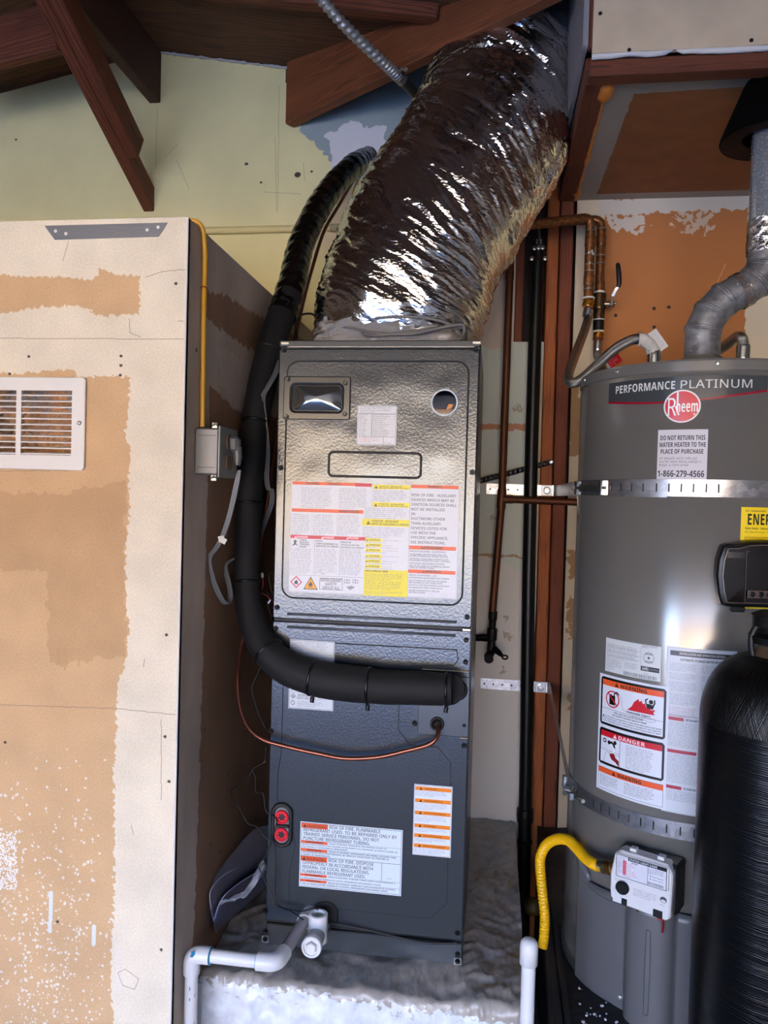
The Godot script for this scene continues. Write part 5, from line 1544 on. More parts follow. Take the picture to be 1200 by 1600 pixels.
	var wires := [
		[[[414, 1022, 1.72], [404, 1050, 1.715], [394, 1075, 1.71], [399, 1100, 1.705], [408, 1125, 1.70], [418, 1142, 1.695], [424, 1142, 1.684]], "short black wire hanging under the foam tube to a lower door screw"],
		[[[416, 1168, 1.70], [413, 1190, 1.70], [396, 1201, 1.69], [384, 1220, 1.69], [360, 1237, 1.70], [374, 1262, 1.69], [387, 1286, 1.685], [402, 1292, 1.68], [414, 1308, 1.675], [428, 1318, 1.675], [431, 1360, 1.672], [430, 1400, 1.67], [437, 1416, 1.665], [455, 1424, 1.65], [474, 1437, 1.62]], "long thin black wire bowing out to the left below the copper line"],
		[[[416, 1190, 1.70], [396, 1202, 1.695], [399, 1215, 1.692], [400, 1238, 1.69], [411, 1240, 1.685], [416, 1268, 1.683], [432, 1281, 1.675], [424, 1312, 1.674], [414, 1340, 1.673], [404, 1352, 1.675], [424, 1395, 1.67], [432, 1415, 1.665], [452, 1420, 1.65], [470, 1424, 1.62], [490, 1419, 1.60], [497, 1422, 1.60]], "thin black wire passing over the red drain caps"]]
	for w in wires:
		st = S(); tube(st, curve(path(w[0]), 8), 0.0014, 6)
		tag(obj("control_wire", st, bl), w[1], "wire", "thin black wires left of the unit")
	st = S(); tube(st, curve(path([[508, 1441, 1.676], [560, 1450, 1.680], [620, 1464, 1.684], [660, 1472, 1.682], [690, 1474, 1.684], [714, 1473, 1.686]]), 8), 0.0024, 6)
	tag(obj("control_wire", st, bl), "black wires lying along the seam above the unit's base panel", "wire")
	# little connectors dangling between tube and unit
	var h := thing("wire_harness", "tangle of thin wires with white connectors left of the upper door", "wiring", P(418, 960, 1.72))
	for q in [[[[410, 902, 1.735], [411, 915, 1.73], [408, 925, 1.728], [416, 930, 1.725], [424, 937, 1.72], [427, 940, 1.70]], Color(0.55, 0.08, 0.07)], [[[403, 930, 1.73], [412, 922, 1.73], [420, 930, 1.725], [418, 940, 1.722], [407, 936, 1.725]], Color(0.03, 0.03, 0.03)], [[[425, 937, 1.72], [418, 944, 1.725], [424, 965, 1.725], [420, 985, 1.72], [413, 1000, 1.715]], Color(0.04, 0.04, 0.04)], [[[426, 930, 1.72], [420, 900, 1.73], [428, 895, 1.72]], Color(0.04, 0.04, 0.04)]]:
		st = S(); tube(st, curve(path(q[0]), 8), 0.0013, 6)
		obj("wire", st, M(q[1], 0.5), h)
	for q in [[410, 899, 1.735, 0.0055, 0.012], [403, 930, 1.73, 0.006, 0.008], [421, 940, 1.722, 0.004, 0.012]]:
		st = S(); box(st, P(q[0], q[1], q[2]), Vector3(q[3], q[4], q[3]), 0.0012, Basis(Vector3.BACK, -0.6 if q[0] > 415 else 0.1))
		obj("connector", st, M(Color(0.84, 0.84, 0.82), 0.45), h)

# ------------------------------------------------------------------ the bag of papers
func papers() -> void:
	var o := thing("document_bag", "clear plastic bag of manuals leaning in the corner left of the unit", "plastic bag", P(345, 1455, 1.75))
	var n := noise(241, 9.0, 3)
	# an open booklet: two curled covers standing on one foot line
	var skin := func(top: PackedVector3Array, foot: PackedVector3Array, bow: float) -> SurfaceTool:
		var s2 := S()
		s2.set_smooth_group(1)
		var m := top.size()
		var v := func(a: int, b: int) -> Vector3:
			var t := float(a) / (m - 1)
			var w := float(b) / 10.0
			return top[a].lerp(foot[0].lerp(foot[1], t), w) + Vector3(0.1, 0.0, 1.0) * bow * sin(w * PI) + Vector3(0, 0, 0.004 * n.get_noise_2d(t * 2.0, w))
		for i in m - 1:
			for j in 10: quad(s2, v.call(i, j + 1), v.call(i + 1, j + 1), v.call(i + 1, j), v.call(i, j))
		return s2
	var foot := path([[337, 1458, 1.655], [424, 1378, 1.90]])
	var back := curve(path([[334, 1440, 1.635], [328, 1405, 1.612], [331, 1388, 1.622], [346, 1370, 1.67], [366, 1358, 1.73], [382, 1353, 1.78], [398, 1355, 1.83], [424, 1362, 1.91]]), 6)
	var front := curve(path([[335, 1436, 1.632], [342, 1414, 1.63], [352, 1398, 1.645], [368, 1384, 1.69], [384, 1373, 1.73], [400, 1364, 1.78], [424, 1356, 1.85]]), 6)
	obj("back_cover", skin.call(back, foot, -0.006), M(Color(0.16, 0.18, 0.26), 0.35), o)
	obj("front_cover", skin.call(front, foot, 0.010), M(Color(0.36, 0.35, 0.40), 0.3), o)
	var lilac := M(Color(0.70, 0.71, 0.82), 0.4)
	for q in [back, front]:
		var s3 := S(); tube(s3, q, 0.0014, 6)
		obj("cover_edge", s3, lilac, o)
	# the clear bag behind it, and its crumpled mouth over the covers
	var st := S()
	var crest := curve(path([[327, 1402, 1.614], [333, 1376, 1.63], [348, 1352, 1.68], [366, 1330, 1.735], [384, 1308, 1.79], [403, 1293, 1.845], [424, 1290, 1.91]]), 6)
	st = skin.call(crest, path([[335, 1440, 1.64], [424, 1372, 1.92]]), 0.012)
	obj("clear_bag", st, M(Color(0.55, 0.54, 0.58, 0.5), 0.3, 0.0, {"glass": true, "spec": 0.7}), o)
	st = S()
	st.set_smooth_group(1)
	var cn := noise(242, 26.0, 3, true)
	var line := curve(path([[343, 1412, 1.622], [362, 1406, 1.64], [380, 1399, 1.67], [392, 1385, 1.69], [402, 1368, 1.71], [414, 1348, 1.74]]), 10)
	var cr := func(i: float, j: float) -> Vector3:
		var p: Vector3 = line[int(i)]
		var w := j / 12.0 - 0.5
		var wide := 0.006 + 0.022 * i / line.size()
		return p + Vector3(-0.35, 0.8, 0.1) * w * wide + Vector3(0, 0, 1) * (0.012 * cn.get_noise_3d(p.x * 1.5, p.y * 1.5 + w * wide * 2.0, w * 0.03) - 0.006)
	for i in line.size() - 1:
		for j in 12: quad(st, cr.call(i, j), cr.call(i + 1, j), cr.call(i + 1, j + 1), cr.call(i, j + 1))
	obj("crumpled_mouth", st, M(Color(0.80, 0.82, 0.86, 0.55), 0.3, 0.2, {"glass": true, "spec": 1.0}), o)

# ------------------------------------------------------------------ white plastic drain pipes
func drains() -> void:
	var im := sheet(256, 256, Color(0.84, 0.85, 0.86))
	var pvc := M(Color(0.86, 0.855, 0.845), 0.35, 0.0, {"spec": 0.5})
	var grey := M(Color(0.62, 0.60, 0.60), 0.4)
	var glue := M(Color(0.08, 0.50, 0.64), 0.4)
	var o := thing("drain_pipe", "white plastic drain pipe elbowed from the unit down the pad front at the left", "drain pipe", Vector3(-0.572, 0, -1.50))
	var c := P(300, 1490, 1.49); var e := P(432, 1500, 1.49); e.y = c.y
	c.z = -1.49; e.z = -1.49
	var back := Vector3(e.x + 0.022, e.y - 0.002, -1.69)
	obj("pipe", rod(Vector3(c.x - 0.0015, 0.0, c.z), Vector3(c.x, c.y - 0.02, c.z), 0.0132, 20), pvc, o)
	obj("pipe", rod(c + Vector3(0.02, 0, 0), e - Vector3(0.02, 0, 0), 0.0132, 20), pvc, o)
	obj("pipe", rod(e + Vector3(0.002, 0, -0.02), back, 0.0132, 20), grey, o).set_meta("label", "greyish pipe running back to the unit")
	var st := S()
	tube(st, fillet(PackedVector3Array([c + Vector3(0, -0.040, 0), c, c + Vector3(0.040, 0, 0)]), 0.021, 8), 0.0172, 22)
	obj("elbow", st, pvc, o)
	st = S()
	tube(st, fillet(PackedVector3Array([e + Vector3(-0.040, 0, 0), e, e.lerp(back, 0.2)]), 0.021, 8), 0.0172, 22)
	obj("elbow", st, pvc, o)
	st = S()
	tube(st, PackedVector3Array([e.lerp(back, 0.80), back]), [0.0172, 0.0172], 20)
	obj("coupling", st, M(Color(0.78, 0.77, 0.76), 0.35), o)
	for q in [[c + Vector3(0.0405, 0, 0), Vector3.RIGHT, 0.0176], [e - Vector3(0.0405, 0, 0), Vector3.RIGHT, 0.0150]]:
		st = S()
		lathe(st, [Vector2(q[2] - 0.004, -0.0016), Vector2(q[2], -0.001), Vector2(q[2], 0.001), Vector2(q[2] - 0.004, 0.0016)], along(q[0], q[0] + q[1]), 22)
		obj("blue_primer", st, glue, o)
	# smears of primer that ran on the pipe
	st = S()
	for q in [[Vector3(c.x + 0.002, c.y + 0.010, c.z), 0.0176, 0.35, 0.018, 0.008], [Vector3(c.x, c.y - 0.075, c.z), 0.0136, 0.15, 0.006, 0.018], [Vector3(c.x, c.y - 0.155, c.z), 0.0136, -0.1, 0.010, 0.012], [Vector3(c.x, c.y - 0.115, c.z), 0.0136, 0.9, 0.004, 0.05]]:
		var a: float = q[2]
		for k in 5:
			var y: float = q[4] * 1.6 * (rng.randf() - 0.5)
			band(st, q[0], q[1], rad_to_deg(a) - q[3] * 900.0 * rng.randf_range(0.5, 1.0), rad_to_deg(a) + q[3] * 900.0 * rng.randf_range(0.4, 1.0), y - 0.0028, y + 0.0028, 6, 0.0004)
	obj("primer_smear", st, glue, o)
	# print along the grey pipe
	var tm := TextMesh.new()
	tm.text = "PVC-1120 SCH 40 1/2"
	tm.font = font_source()
	tm.font_size = 24; tm.pixel_size = 0.00050; tm.depth = 0.0003
	var dirv := (back - e).normalized()
	var upn := Vector3(-0.55, 0.83, 0.0).normalized()
	upn = (upn - dirv * upn.dot(dirv)).normalized()
	put("pipe_print", tm, M(Color(0.35, 0.10, 0.10), 0.6), o, Transform3D(Basis(dirv, upn.cross(dirv), upn), e.lerp(back, 0.5) + upn * 0.0135))
	# cleanout tee beside it
	var t := thing("cleanout_tee", "white plastic drain tee with an open top and a hex plug facing out", "pipe fitting", Vector3(-0.345, 0.52, -1.62))
	var a0 := P(503, 1443, 1.69); var a1 := P(487, 1479, 1.575)
	st = S()
	tube(st, PackedVector3Array([a0, a1]), 0.0185, 24)
	obj("branch_pipe", st, M(Color(0.70, 0.70, 0.71), 0.4), t)
	st = S()
	var mid := a0.lerp(a1, 0.42)
	lathe(st, [Vector2(0.0, -0.018), Vector2(0.0212, -0.018), Vector2(0.0212, 0.042), Vector2(0.0195, 0.0435), Vector2(0.0145, 0.0435), Vector2(0.0135, 0.040), Vector2(0.0135, 0.005), Vector2(0.0, 0.005)], Transform3D(Basis(), mid), 26, 0, TAU, false)
	obj("open_riser", st, pvc, t)
	st = S()
	lathe(st, [Vector2(0.0185, -0.012), Vector2(0.0215, -0.010), Vector2(0.0218, 0.004), Vector2(0.020, 0.006), Vector2(0.0165, 0.006), Vector2(0.016, 0.003), Vector2(0, 0.003)], along(a1, a1 + (a1 - a0)), 28, 0, TAU, false)
	var cap := obj("plug_collar", st, pvc, t)
	st = S()
	lathe(st, [Vector2(0.0128, 0.002), Vector2(0.0122, 0.012), Vector2(0.010, 0.0135), Vector2(0, 0.0135)], along(a1, a1 + (a1 - a0)), 6, 0, TAU, false)
	obj("hex_plug", st, pvc, cap)
	# capped riser at the right front of the pad
	var r := thing("capped_pipe", "short white plastic pipe with a domed cap before the pad's right corner", "pipe", Vector3(0.092, 0, -1.50))
	var top := P(827, 1470, 1.50)
	obj("pipe", rod(Vector3(top.x + 0.0015, 0, -1.50), top - Vector3(0, 0.02, 0), 0.0136, 22), pvc, r)
	st = S()
	lathe(st, [Vector2(0.0136, -0.046), Vector2(0.0172, -0.045), Vector2(0.0176, -0.012), Vector2(0.0165, -0.004), Vector2(0.0125, 0.002), Vector2(0.0065, 0.0045), Vector2(0, 0.005)], Transform3D(Basis(), top), 26)
	obj("domed_cap", st, pvc, r)

func font_source() -> Font:
	font_of(false)
	return fonts[false]
# ------------------------------------------------------------------ labels of the water heater
const HC := Vector3(0.4626, 0, -1.838)
const HR := 0.265

func HP(deg: float, y: float, r := HR) -> Vector3:   # a point on the heater; degrees from +z towards +x
	return HC + Vector3(sin(deg_to_rad(deg)) * r, y, cos(deg_to_rad(deg)) * r)

func brand_band() -> Image:   # 70 degrees wide, 0.095 m tall
	var W := 1110; var H := 330
	var paint := Color(0.36, 0.355, 0.345)
	var im := sheet(W, H, Color(paint.r, paint.g, paint.b, 0.0))
	var dark := Color(0.235, 0.25, 0.255); var red := Color(0.55, 0.02, 0.13); var crim := Color(0.80, 0.05, 0.17)
	var Y := func(y: float) -> float: return (1.7525 - y) / 0.0945 * H
	var edge := []
	for k in 41:
		var t := k / 40.0
		edge.append([t * W, Y.call(lerpf(1.7115, 1.7235, t) - 0.016 * sin(PI * t) * (1.0 - 0.15 * t))])
	edge.append([W, 0]); edge.append([0, 0])
	shape(im, edge, dark)
	for k in 40:
		var a: Array = edge[k]; var b: Array = edge[k + 1]
		for j in 32:
			var t := j / 32.0
			fill(im, lerpf(a[0], b[0], t), lerpf(a[1], b[1], t) - 8, 2, 15, red)
	words(im, "PERFORMANCE", 70, 28, 452, 58, Color(0.83, 0.84, 0.83), true)
	words(im, "PLATINUM", 556, 28, 452, 58, Color(0.80, 0.81, 0.80))
	return im

func logo_picture() -> Image:
	var im := sheet(360, 360, Color(0.80, 0.04, 0.16, 0.0))
	disc(im, 180, 180, 179, 179, Color(0.87, 0.87, 0.86))
	disc(im, 180, 180, 163, 163, Color(0.80, 0.04, 0.16))
	var w := Color(0.92, 0.91, 0.89)
	words(im, "R", 44, 84, 84, 196, w, false)
	fill(im, 128, 26, 18, 200, w)
	words(im, "heem", 128, 112, 204, 132, w, true)
	disc(im, 300, 268, 10, 10, w, 0.6)
	shape(im, [[112, 180], [124, 172], [160, 274], [146, 276]], w)
	return im

func return_label() -> Image:
	var im := sheet(400, 380, Color(0.80, 0.79, 0.80))
	var ink := Color(0.13, 0.13, 0.15)
	frame(im, 0, 0, 400, 380, 2, Color(0.7, 0.69, 0.7))
	words(im, "DO NOT RETURN THIS", 22, 38, 358, 30, ink, true)
	words(im, "WATER HEATER TO THE", 14, 82, 372, 30, ink, true)
	words(im, "PLACE OF PURCHASE", 28, 126, 340, 30, ink, true)
	small_print(im, 20, 176, 360, 3, 22, Color(0.35, 0.34, 0.36))
	words(im, "1-866-279-4566", 8, 262, 372, 42, ink, true)
	small_print(im, 64, 330, 250, 1, 18, Color(0.45, 0.44, 0.46)); small_print(im, 10, 356, 376, 1, 18, Color(0.45, 0.44, 0.46))
	return im

func energy_label() -> Image:
	var im := sheet(420, 620, Color(0.95, 0.83, 0.04))
	var ink := Color(0.08, 0.08, 0.06)
	words(im, "U.S. Government", 24, 16, 110, 13, ink); small_print(im, 260, 16, 130, 1, 14, Color(0.5, 0.1, 0.05))
	words(im, "ENERGYGUIDE", 36, 40, 356, 68, ink, true)
	words(im, "Water Heater - Natural Gas", 24, 122, 150, 14, ink); small_print(im, 24, 146, 370, 1, 16, ink)
	frame(im, 24, 182, 372, 400, 2, ink)
	words(im, "Estimated Yearly Energy Cost", 116, 214, 220, 20, ink)
	return im

func data_label() -> Image:
	var im := sheet(500, 270, Color(0.80, 0.82, 0.82))
	var ink := Color(0.24, 0.26, 0.30)
	frame(im, 3, 3, 494, 264, 1, Color(0.6, 0.62, 0.64))
	small_print(im, 14, 40, 320, 10, 12, ink)
	fill(im, 12, 62, 322, 1, ink); fill(im, 12, 100, 322, 1, ink); fill(im, 12, 136, 322, 1, ink); fill(im, 196, 160, 1, 60, ink); fill(im, 336, 20, 1, 190, ink)
	small_print(im, 14, 164, 170, 6, 12, ink); small_print(im, 202, 164, 120, 4, 12, ink); small_print(im, 14, 240, 100, 2, 11, ink)
	disc(im, 402, 98, 42, 42, ink, 0.93); words(im, "DESIGN", 374, 64, 56, 12, ink, true); words(im, "CERTIFIED", 368, 124, 68, 12, ink, true)
	shape(im, [[402, 84], [406, 95], [417, 95], [408, 102], [412, 113], [402, 106], [392, 113], [396, 102], [387, 95], [398, 95]], ink)
	fill(im, 340, 168, 148, 36, Color(0.06, 0.07, 0.10)); words(im, "AHRI", 350, 174, 52, 24, Color(0.85, 0.87, 0.88), true); words(im, "CERTIFIED", 406, 180, 74, 14, Color(0.7, 0.72, 0.75))
	small_print(im, 364, 220, 96, 1, 14, ink); small_print(im, 344, 18, 130, 1, 12, ink)
	var x := 190.0
	while x < 470:
		var w := rng.randf_range(1.5, 5.0); fill(im, x, 236, w, 28, ink); x += w + rng.randf_range(2.0, 5.0)
	for k in 14: fill(im, 346 + k * 9, 4, rng.randf_range(1, 4), 14, ink)
	return im

func hazard_label() -> Image:   # three panels on one white sheet
	var W := 560; var H := 860
	var im := sheet(W, H, Color(0.83, 0.85, 0.88))
	var ink := Color(0.05, 0.05, 0.06); var org := Color(0.90, 0.35, 0.16); var red := Color(0.78, 0.09, 0.16); var pale := Color(0.84, 0.86, 0.89)
	var panel := func(y0: float, y1: float, c: Color, s: String, tc: Color) -> void:
		shape(im, [[34, y0], [526, y0], [542, y0 + 16], [542, y1 - 16], [526, y1], [34, y1], [18, y1 - 16], [18, y0 + 16]], ink)
		fill(im, 34, y0 + 18, 492, y1 - y0 - 36, pale)
		fill(im, 34, y0 + 18, 492, 42, c)
		warn(im, 150, y0 + 24, 30, tc, c); words(im, s, 196, y0 + 26, 210, 28, tc, true)
	panel.call(18, 372, org, "WARNING", ink)
	panel.call(396, 664, red, "DANGER", Color(0.9, 0.9, 0.9))
	# no fuel can beside flames
	disc(im, 132, 170, 62, 62, red); disc(im, 132, 170, 53, 53, pale)
	fill(im, 104, 142, 52, 68, ink); shape(im, [[110, 142], [120, 130], [128, 142]], ink)
	for k in 100:
		var t := k / 99.0
		disc(im, lerpf(92, 172, t), lerpf(132, 208, t), 5, 5, red)
	stroke(im, [[146, 138], [152, 118], [170, 112], [186, 124]], 10.0, ink)
	stroke(im, [[188, 126], [210, 140], [218, 200], [232, 230], [300, 232], [420, 246], [468, 240], [476, 256], [446, 268], [300, 250]], 2.0, Color(0.4, 0.4, 0.42))
	shape(im, [[262, 214], [296, 184], [312, 150], [346, 120], [352, 140], [368, 128], [380, 150], [394, 142], [404, 168], [430, 160], [438, 184], [470, 176], [456, 200], [468, 214]], red)
	stroke(im, [[404, 146], [398, 118], [412, 108]], 9.0, ink); disc(im, 438, 126, 15, 15, ink); stroke(im, [[420, 146], [452, 152], [464, 132], [462, 112]], 10.0, ink); shape(im, [[398, 142], [462, 148], [452, 176], [410, 172]], ink)
	words(im, "Flammable Vapors", 258, 222, 178, 20, ink, true)
	fill(im, 34, 246, 492, 2, ink)
	words(im, "FIRE AND EXPLOSION HAZARD", 150, 256, 236, 15, ink)
	words(im, "Can result in serious injury or death", 134, 276, 276, 16, ink, true)
	warn(im, 42, 294, 18, ink, pale)
	for k in 3: words(im, ["Do not store or use gasoline or other flammable vapors and liquids", "in the vicinity of this or any other appliance. Storage of or use of gasoline", "or other flammable vapors or liquids may result in serious injury or death."][k], 66 if k == 0 else 42, 298 + k * 17, 452 if k == 0 else 474, 14, ink)
	# tap over a hand
	fill(im, 210, 456, 3, 190, ink); stroke(im, [[36, 552], [210, 556]], 2.0, ink); stroke(im, [[64, 646], [90, 566], [210, 572]], 2.0, ink)
	disc(im, 72, 486, 17, 17, ink); disc(im, 72, 486, 9, 9, pale); disc(im, 168, 482, 14, 14, ink); stroke(im, [[110, 490], [140, 488], [160, 500], [164, 520]], 16.0, ink); disc(im, 114, 492, 14, 14, ink)
	stroke(im, [[160, 526], [158, 560]], 14.0, Color(0.92, 0.92, 0.92))
	shape(im, [[120, 576], [160, 560], [176, 590], [206, 606], [206, 646], [176, 622], [140, 610], [132, 598]], Color(0.55, 0.10, 0.12)); stroke(im, [[126, 586], [150, 604]], 3.0, ink)
	small_print(im, 262, 470, 240, 13, 13, Color(0.30, 0.31, 0.36), 0.85)
	# last panel
	frame(im, 18, 688, 524, 158, 2, ink); fill(im, 18, 690, 524, 40, org); warn(im, 150, 695, 28, ink, org); words(im, "WARNING", 196, 697, 190, 26, ink, true)
	small_print(im, 34, 742, 200, 7, 12, ink, 0.85); small_print(im, 256, 742, 250, 7, 12, ink, 0.9)
	return im

func install_label() -> Image:
	var im := sheet(460, 1010, Color(0.80, 0.82, 0.85))
	var ink := Color(0.17, 0.17, 0.20); var red := Color(0.68, 0.12, 0.22); var c := Color(0.34, 0.35, 0.40)
	frame(im, 4, 4, 452, 1002, 2, Color(0.62, 0.64, 0.68))
	fill(im, 24, 22, 412, 30, ink); words(im, "INSTALLATION AND OPERATION DETAILS", 84, 30, 300, 14, Color(0.86, 0.87, 0.88), true)
	words(im, "AUTOMATIC STORAGE WATER HEATER", 92, 66, 280, 15, ink, true)
	for col in 2:
		var y := 96.0
		for q in [[1, 5], [0, 4], [0, 6], [1, 7], [2, 6]]:
			small_print(im, 24 + col * 212, y, 196, q[1], 10.5, Color(0.62, 0.25, 0.30) if q[0] == 2 else c)
			y += q[1] * 10.5 + 9
	fill(im, 18, 414, 424, 2, ink)
	var y2 := 426.0
	for q in [["FOR YOUR SAFETY READ BEFORE OPERATING", 14], ["LIGHTING INSTRUCTIONS", 16], ["TO TURN OFF GAS TO APPLIANCE", 6]]:
		fill(im, 18, y2, 110 if q[1] != 16 else 200, 20, red)
		words(im, q[0], 140 if q[1] != 16 else 226, y2 + 3, 210, 14, ink, true)
		small_print(im, 24, y2 + 28, 410, q[1], 11.0, c)
		y2 += q[1] * 11.0 + 44
	return im

func gas_label() -> Image:
	var im := sheet(420, 200, Color(0.80, 0.81, 0.84))
	var ink := Color(0.07, 0.07, 0.10); var red := Color(0.72, 0.22, 0.30)
	frame(im, 0, 0, 420, 200, 5, ink)
	fill(im, 100, 3, 317, 30, ink); words(im, "STATUS LIGHT CODE", 110, 8, 232, 20, Color(0.85, 0.86, 0.88), true)
	small_print(im, 14, 12, 80, 2, 14, ink); words(im, "STATUS", 128, 40, 54, 12, ink, true)
	for k in 8:
		small_print(im, 14, 44 + k * 18, 44, 1, 16, ink); small_print(im, 62, 56 + k * 17, 190, 1, 16, red if k < 7 else ink, 0.8)
		fill(im, 12, 60 + k * 17, 250, 1, Color(0.5, 0.5, 0.56))
	fill(im, 56, 40, 30, 130, Color(0.76, 0.36, 0.42)); fill(im, 264, 34, 3, 160, ink)
	small_print(im, 272, 42, 138, 5, 11, ink)
	for k in 2: fill(im, 284, 108 + k * 24, 8, 8, ink); words(im, ["Normal Operation", "System Failure"][k], 302, 108 + k * 24, 92, 10, ink)
	var x := 270.0
	while x < 400:
		fill(im, x, 162, 2, 26, ink); x += rng.randf_range(3.5, 7.0)
	return im

# ------------------------------------------------------------------ the water heater
func water_heater() -> void:
	var o := thing("water_heater", "tall grey gas water heater strapped to the wall", "water heater", HC + Vector3(0, 0.455, 0))
	var paint := M(Color(0.50, 0.49, 0.47), 0.2, 0.4, {"spec": 0.5})
	var st := S()
	lathe(st, [Vector2(0.0, 0.458), Vector2(0.262, 0.458), Vector2(HR, 0.462), Vector2(HR, 1.7605), Vector2(0.263, 1.7625)], Transform3D(Basis(), HC), 120)
	obj("jacket", st, paint, o)
	st = S()
	lathe(st, [Vector2(0.264, 1.7615), Vector2(0.2672, 1.763), Vector2(0.2672, 1.7815), Vector2(0.2655, 1.7855), Vector2(0.2615, 1.7865), Vector2(0.255, 1.7835), Vector2(0.12, 1.7900), Vector2(0.0, 1.792)], Transform3D(Basis(), HC), 120, 0, TAU, false)
	var lid := obj("top_pan", st, paint, o)
	var rivet := pan_screw(0.0045, 0.003)
	for a in [-52.0, -8.0, 36.0, -80.0]:
		var b := Basis(Vector3.UP, deg_to_rad(a))
		put("rivet", rivet, M(Color(0.80, 0.80, 0.78), 0.25, 0.8), lid, Transform3D(b, HP(a, 1.7745, 0.2672)))
	# draft hood
	st = S()
	lathe(st, [Vector2(0.074, 1.789), Vector2(0.075, 1.800), Vector2(0.066, 1.8085), Vector2(0.064, 1.8125), Vector2(0.052, 1.824), Vector2(0.045, 1.832), Vector2(0.040, 1.835)], Transform3D(Basis(), HC), 40, 0, TAU, false)
	obj("draft_hood", st, paint, o)
	st = S(); tube(st, curve(PackedVector3Array([HC + Vector3(-0.09, 1.792, 0.06), HC + Vector3(-0.03, 1.806, 0.075), HC + Vector3(0.03, 1.812, 0.074), HC + Vector3(0.10, 1.812, 0.04), HC + Vector3(0.13, 1.795, 0.0)]), 8), 0.0022, 6)
	obj("sensor_wire", st, M(Color(0.16, 0.04, 0.03), 0.5), o)
	# printed and stuck sheets
	var stick := func(called: String, im: Image, q: Array, hint: String, rough := 0.3) -> MeshInstance3D:
		var s2 := S()
		band(s2, HC, HR + q[4], q[0], q[1], q[2], q[3], 28, 0.0004)
		var m := M(Color.WHITE, rough, 0.0, {"tex": im, "spec": 0.55})
		if called in ["brand_band", "round_badge"]:
			m.transparency = BaseMaterial3D.TRANSPARENCY_ALPHA_SCISSOR
			m.alpha_scissor_threshold = 0.5
		var r := obj(called, s2, m, o)
		r.set_meta("label", hint)
		return r
	stick.call("brand_band", brand_band(), [-57.2, 12.6, 1.658, 1.7525, 0.0006], "dark band with pale capital letters and a red line", 0.22)
	stick.call("round_badge", logo_picture(), [-28.9, -13.8, 1.6605, 1.7260, 0.0012], "round red badge with white script", 0.25)
	stick.call("return_notice", return_label(), [-30.9, -10.6, 1.530, 1.6475, 0.0008], "white notice with a telephone number", 0.6)
	stick.call("energy_label", energy_label(), [3.5, 36.0, 1.30, 1.4975, 0.0008], "yellow energy label", 0.5)
	stick.call("data_label", data_label(), [-53.6, -26.2, 1.141, 1.2120, 0.0008], "white data label with a bar code", 0.4)
	stick.call("hazard_label", hazard_label(), [-56.8, -22.4, 0.886, 1.1335, 0.0008], "tall white label with orange and red hazard panels", 0.35)
	stick.call("operation_label", install_label(), [-24.0, 4.0, 0.884, 1.2155, 0.0007], "white label of operation details", 0.35)
	# the control box, cut by the picture's right edge
	st = S()
	var rings := []
	var outline := func(g: float) -> PackedVector2Array:
		var p := PackedVector2Array([Vector2(-4.5, 1.3095), Vector2(-2.6, 1.3065), Vector2(24.0, 1.3050), Vector2(28.0, 1.312), Vector2(29.5, 1.370), Vector2(27.0, 1.430), Vector2(12.0, 1.4355), Vector2(4.0, 1.4330), Vector2(0.0, 1.4265), Vector2(-3.2, 1.4260), Vector2(-4.8, 1.421), Vector2(-6.2, 1.396), Vector2(-6.6, 1.365), Vector2(-5.8, 1.332)])
		var q := PackedVector2Array()
		for k in p: q.append(Vector2(deg_to_rad(k.x) * HR, k.y))
		return grow(q, g) if g != 0.0 else q
	var bend := func(rr: Array, m: Material, called: String, parent: Node) -> MeshInstance3D:
		var s2 := S()
		var n: int = rr[0][0].size()
		var at3 := func(p: Vector2, h: float) -> Vector3: return HP(rad_to_deg(p.x / HR), p.y, HR + h)
		for i in rr.size() - 1:
			s2.set_smooth_group(5 + i)
			for k in n:
				var k2 := (k + 1) % n
				quad(s2, at3.call(rr[i][0][k], rr[i][1]), at3.call(rr[i][0][k2], rr[i][1]), at3.call(rr[i + 1][0][k2], rr[i + 1][1]), at3.call(rr[i + 1][0][k], rr[i + 1][1]))
		s2.set_smooth_group(2)
		var last: PackedVector2Array = rr[rr.size() - 1][0]
		var mid := Vector2.ZERO
		for p in last: mid += p / n
		for k in n: tri(s2, at3.call(mid, rr[rr.size() - 1][1]), at3.call(last[k], rr[rr.size() - 1][1]), at3.call(last[(k + 1) % n], rr[rr.size() - 1][1]))
		return obj(called, s2, m, parent)
	var box_o: MeshInstance3D = bend.call([[outline.call(0.0), -0.02], [outline.call(0.0), 0.030], [outline.call(-0.003), 0.036], [outline.call(-0.0075), 0.038]], M(Color(0.075, 0.068, 0.066), 0.35), "control_box", o)
	var face: MeshInstance3D = bend.call([[outline.call(-0.008), 0.036], [outline.call(-0.0085), 0.0396], [outline.call(-0.010), 0.0398], [outline.call(-0.0105), 0.0392]], M(Color(0.085, 0.07, 0.068), 0.2), "display_face", box_o)
	st = S()
	var rim := PackedVector3Array()
	for p in outline.call(-0.0085): rim.append(HP(rad_to_deg(p.x / HR), p.y, HR + 0.0395))
	tube(st, rim, 0.0009, 5, false, true)
	obj("display_outline", st, M(Color(0.45, 0.40, 0.38), 0.4), box_o)
	st = S()
	rim = PackedVector3Array()
	for q in [[3.2, 1.317], [24, 1.315], [24, 1.418], [3.2, 1.413]]: rim.append(HP(q[0], q[1], HR + 0.0397))
	tube(st, rim, 0.0007, 4, false, true)
	obj("panel_outline", st, M(Color(0.42, 0.36, 0.35), 0.4), box_o)
	var keypad := S()
	band(keypad, HC, HR + 0.0402, 3.9, 16.0, 1.3255, 1.3400, 8, 0.001)
	var kp := obj("button_strip", keypad, M(Color(0.36, 0.29, 0.29), 0.5), box_o)
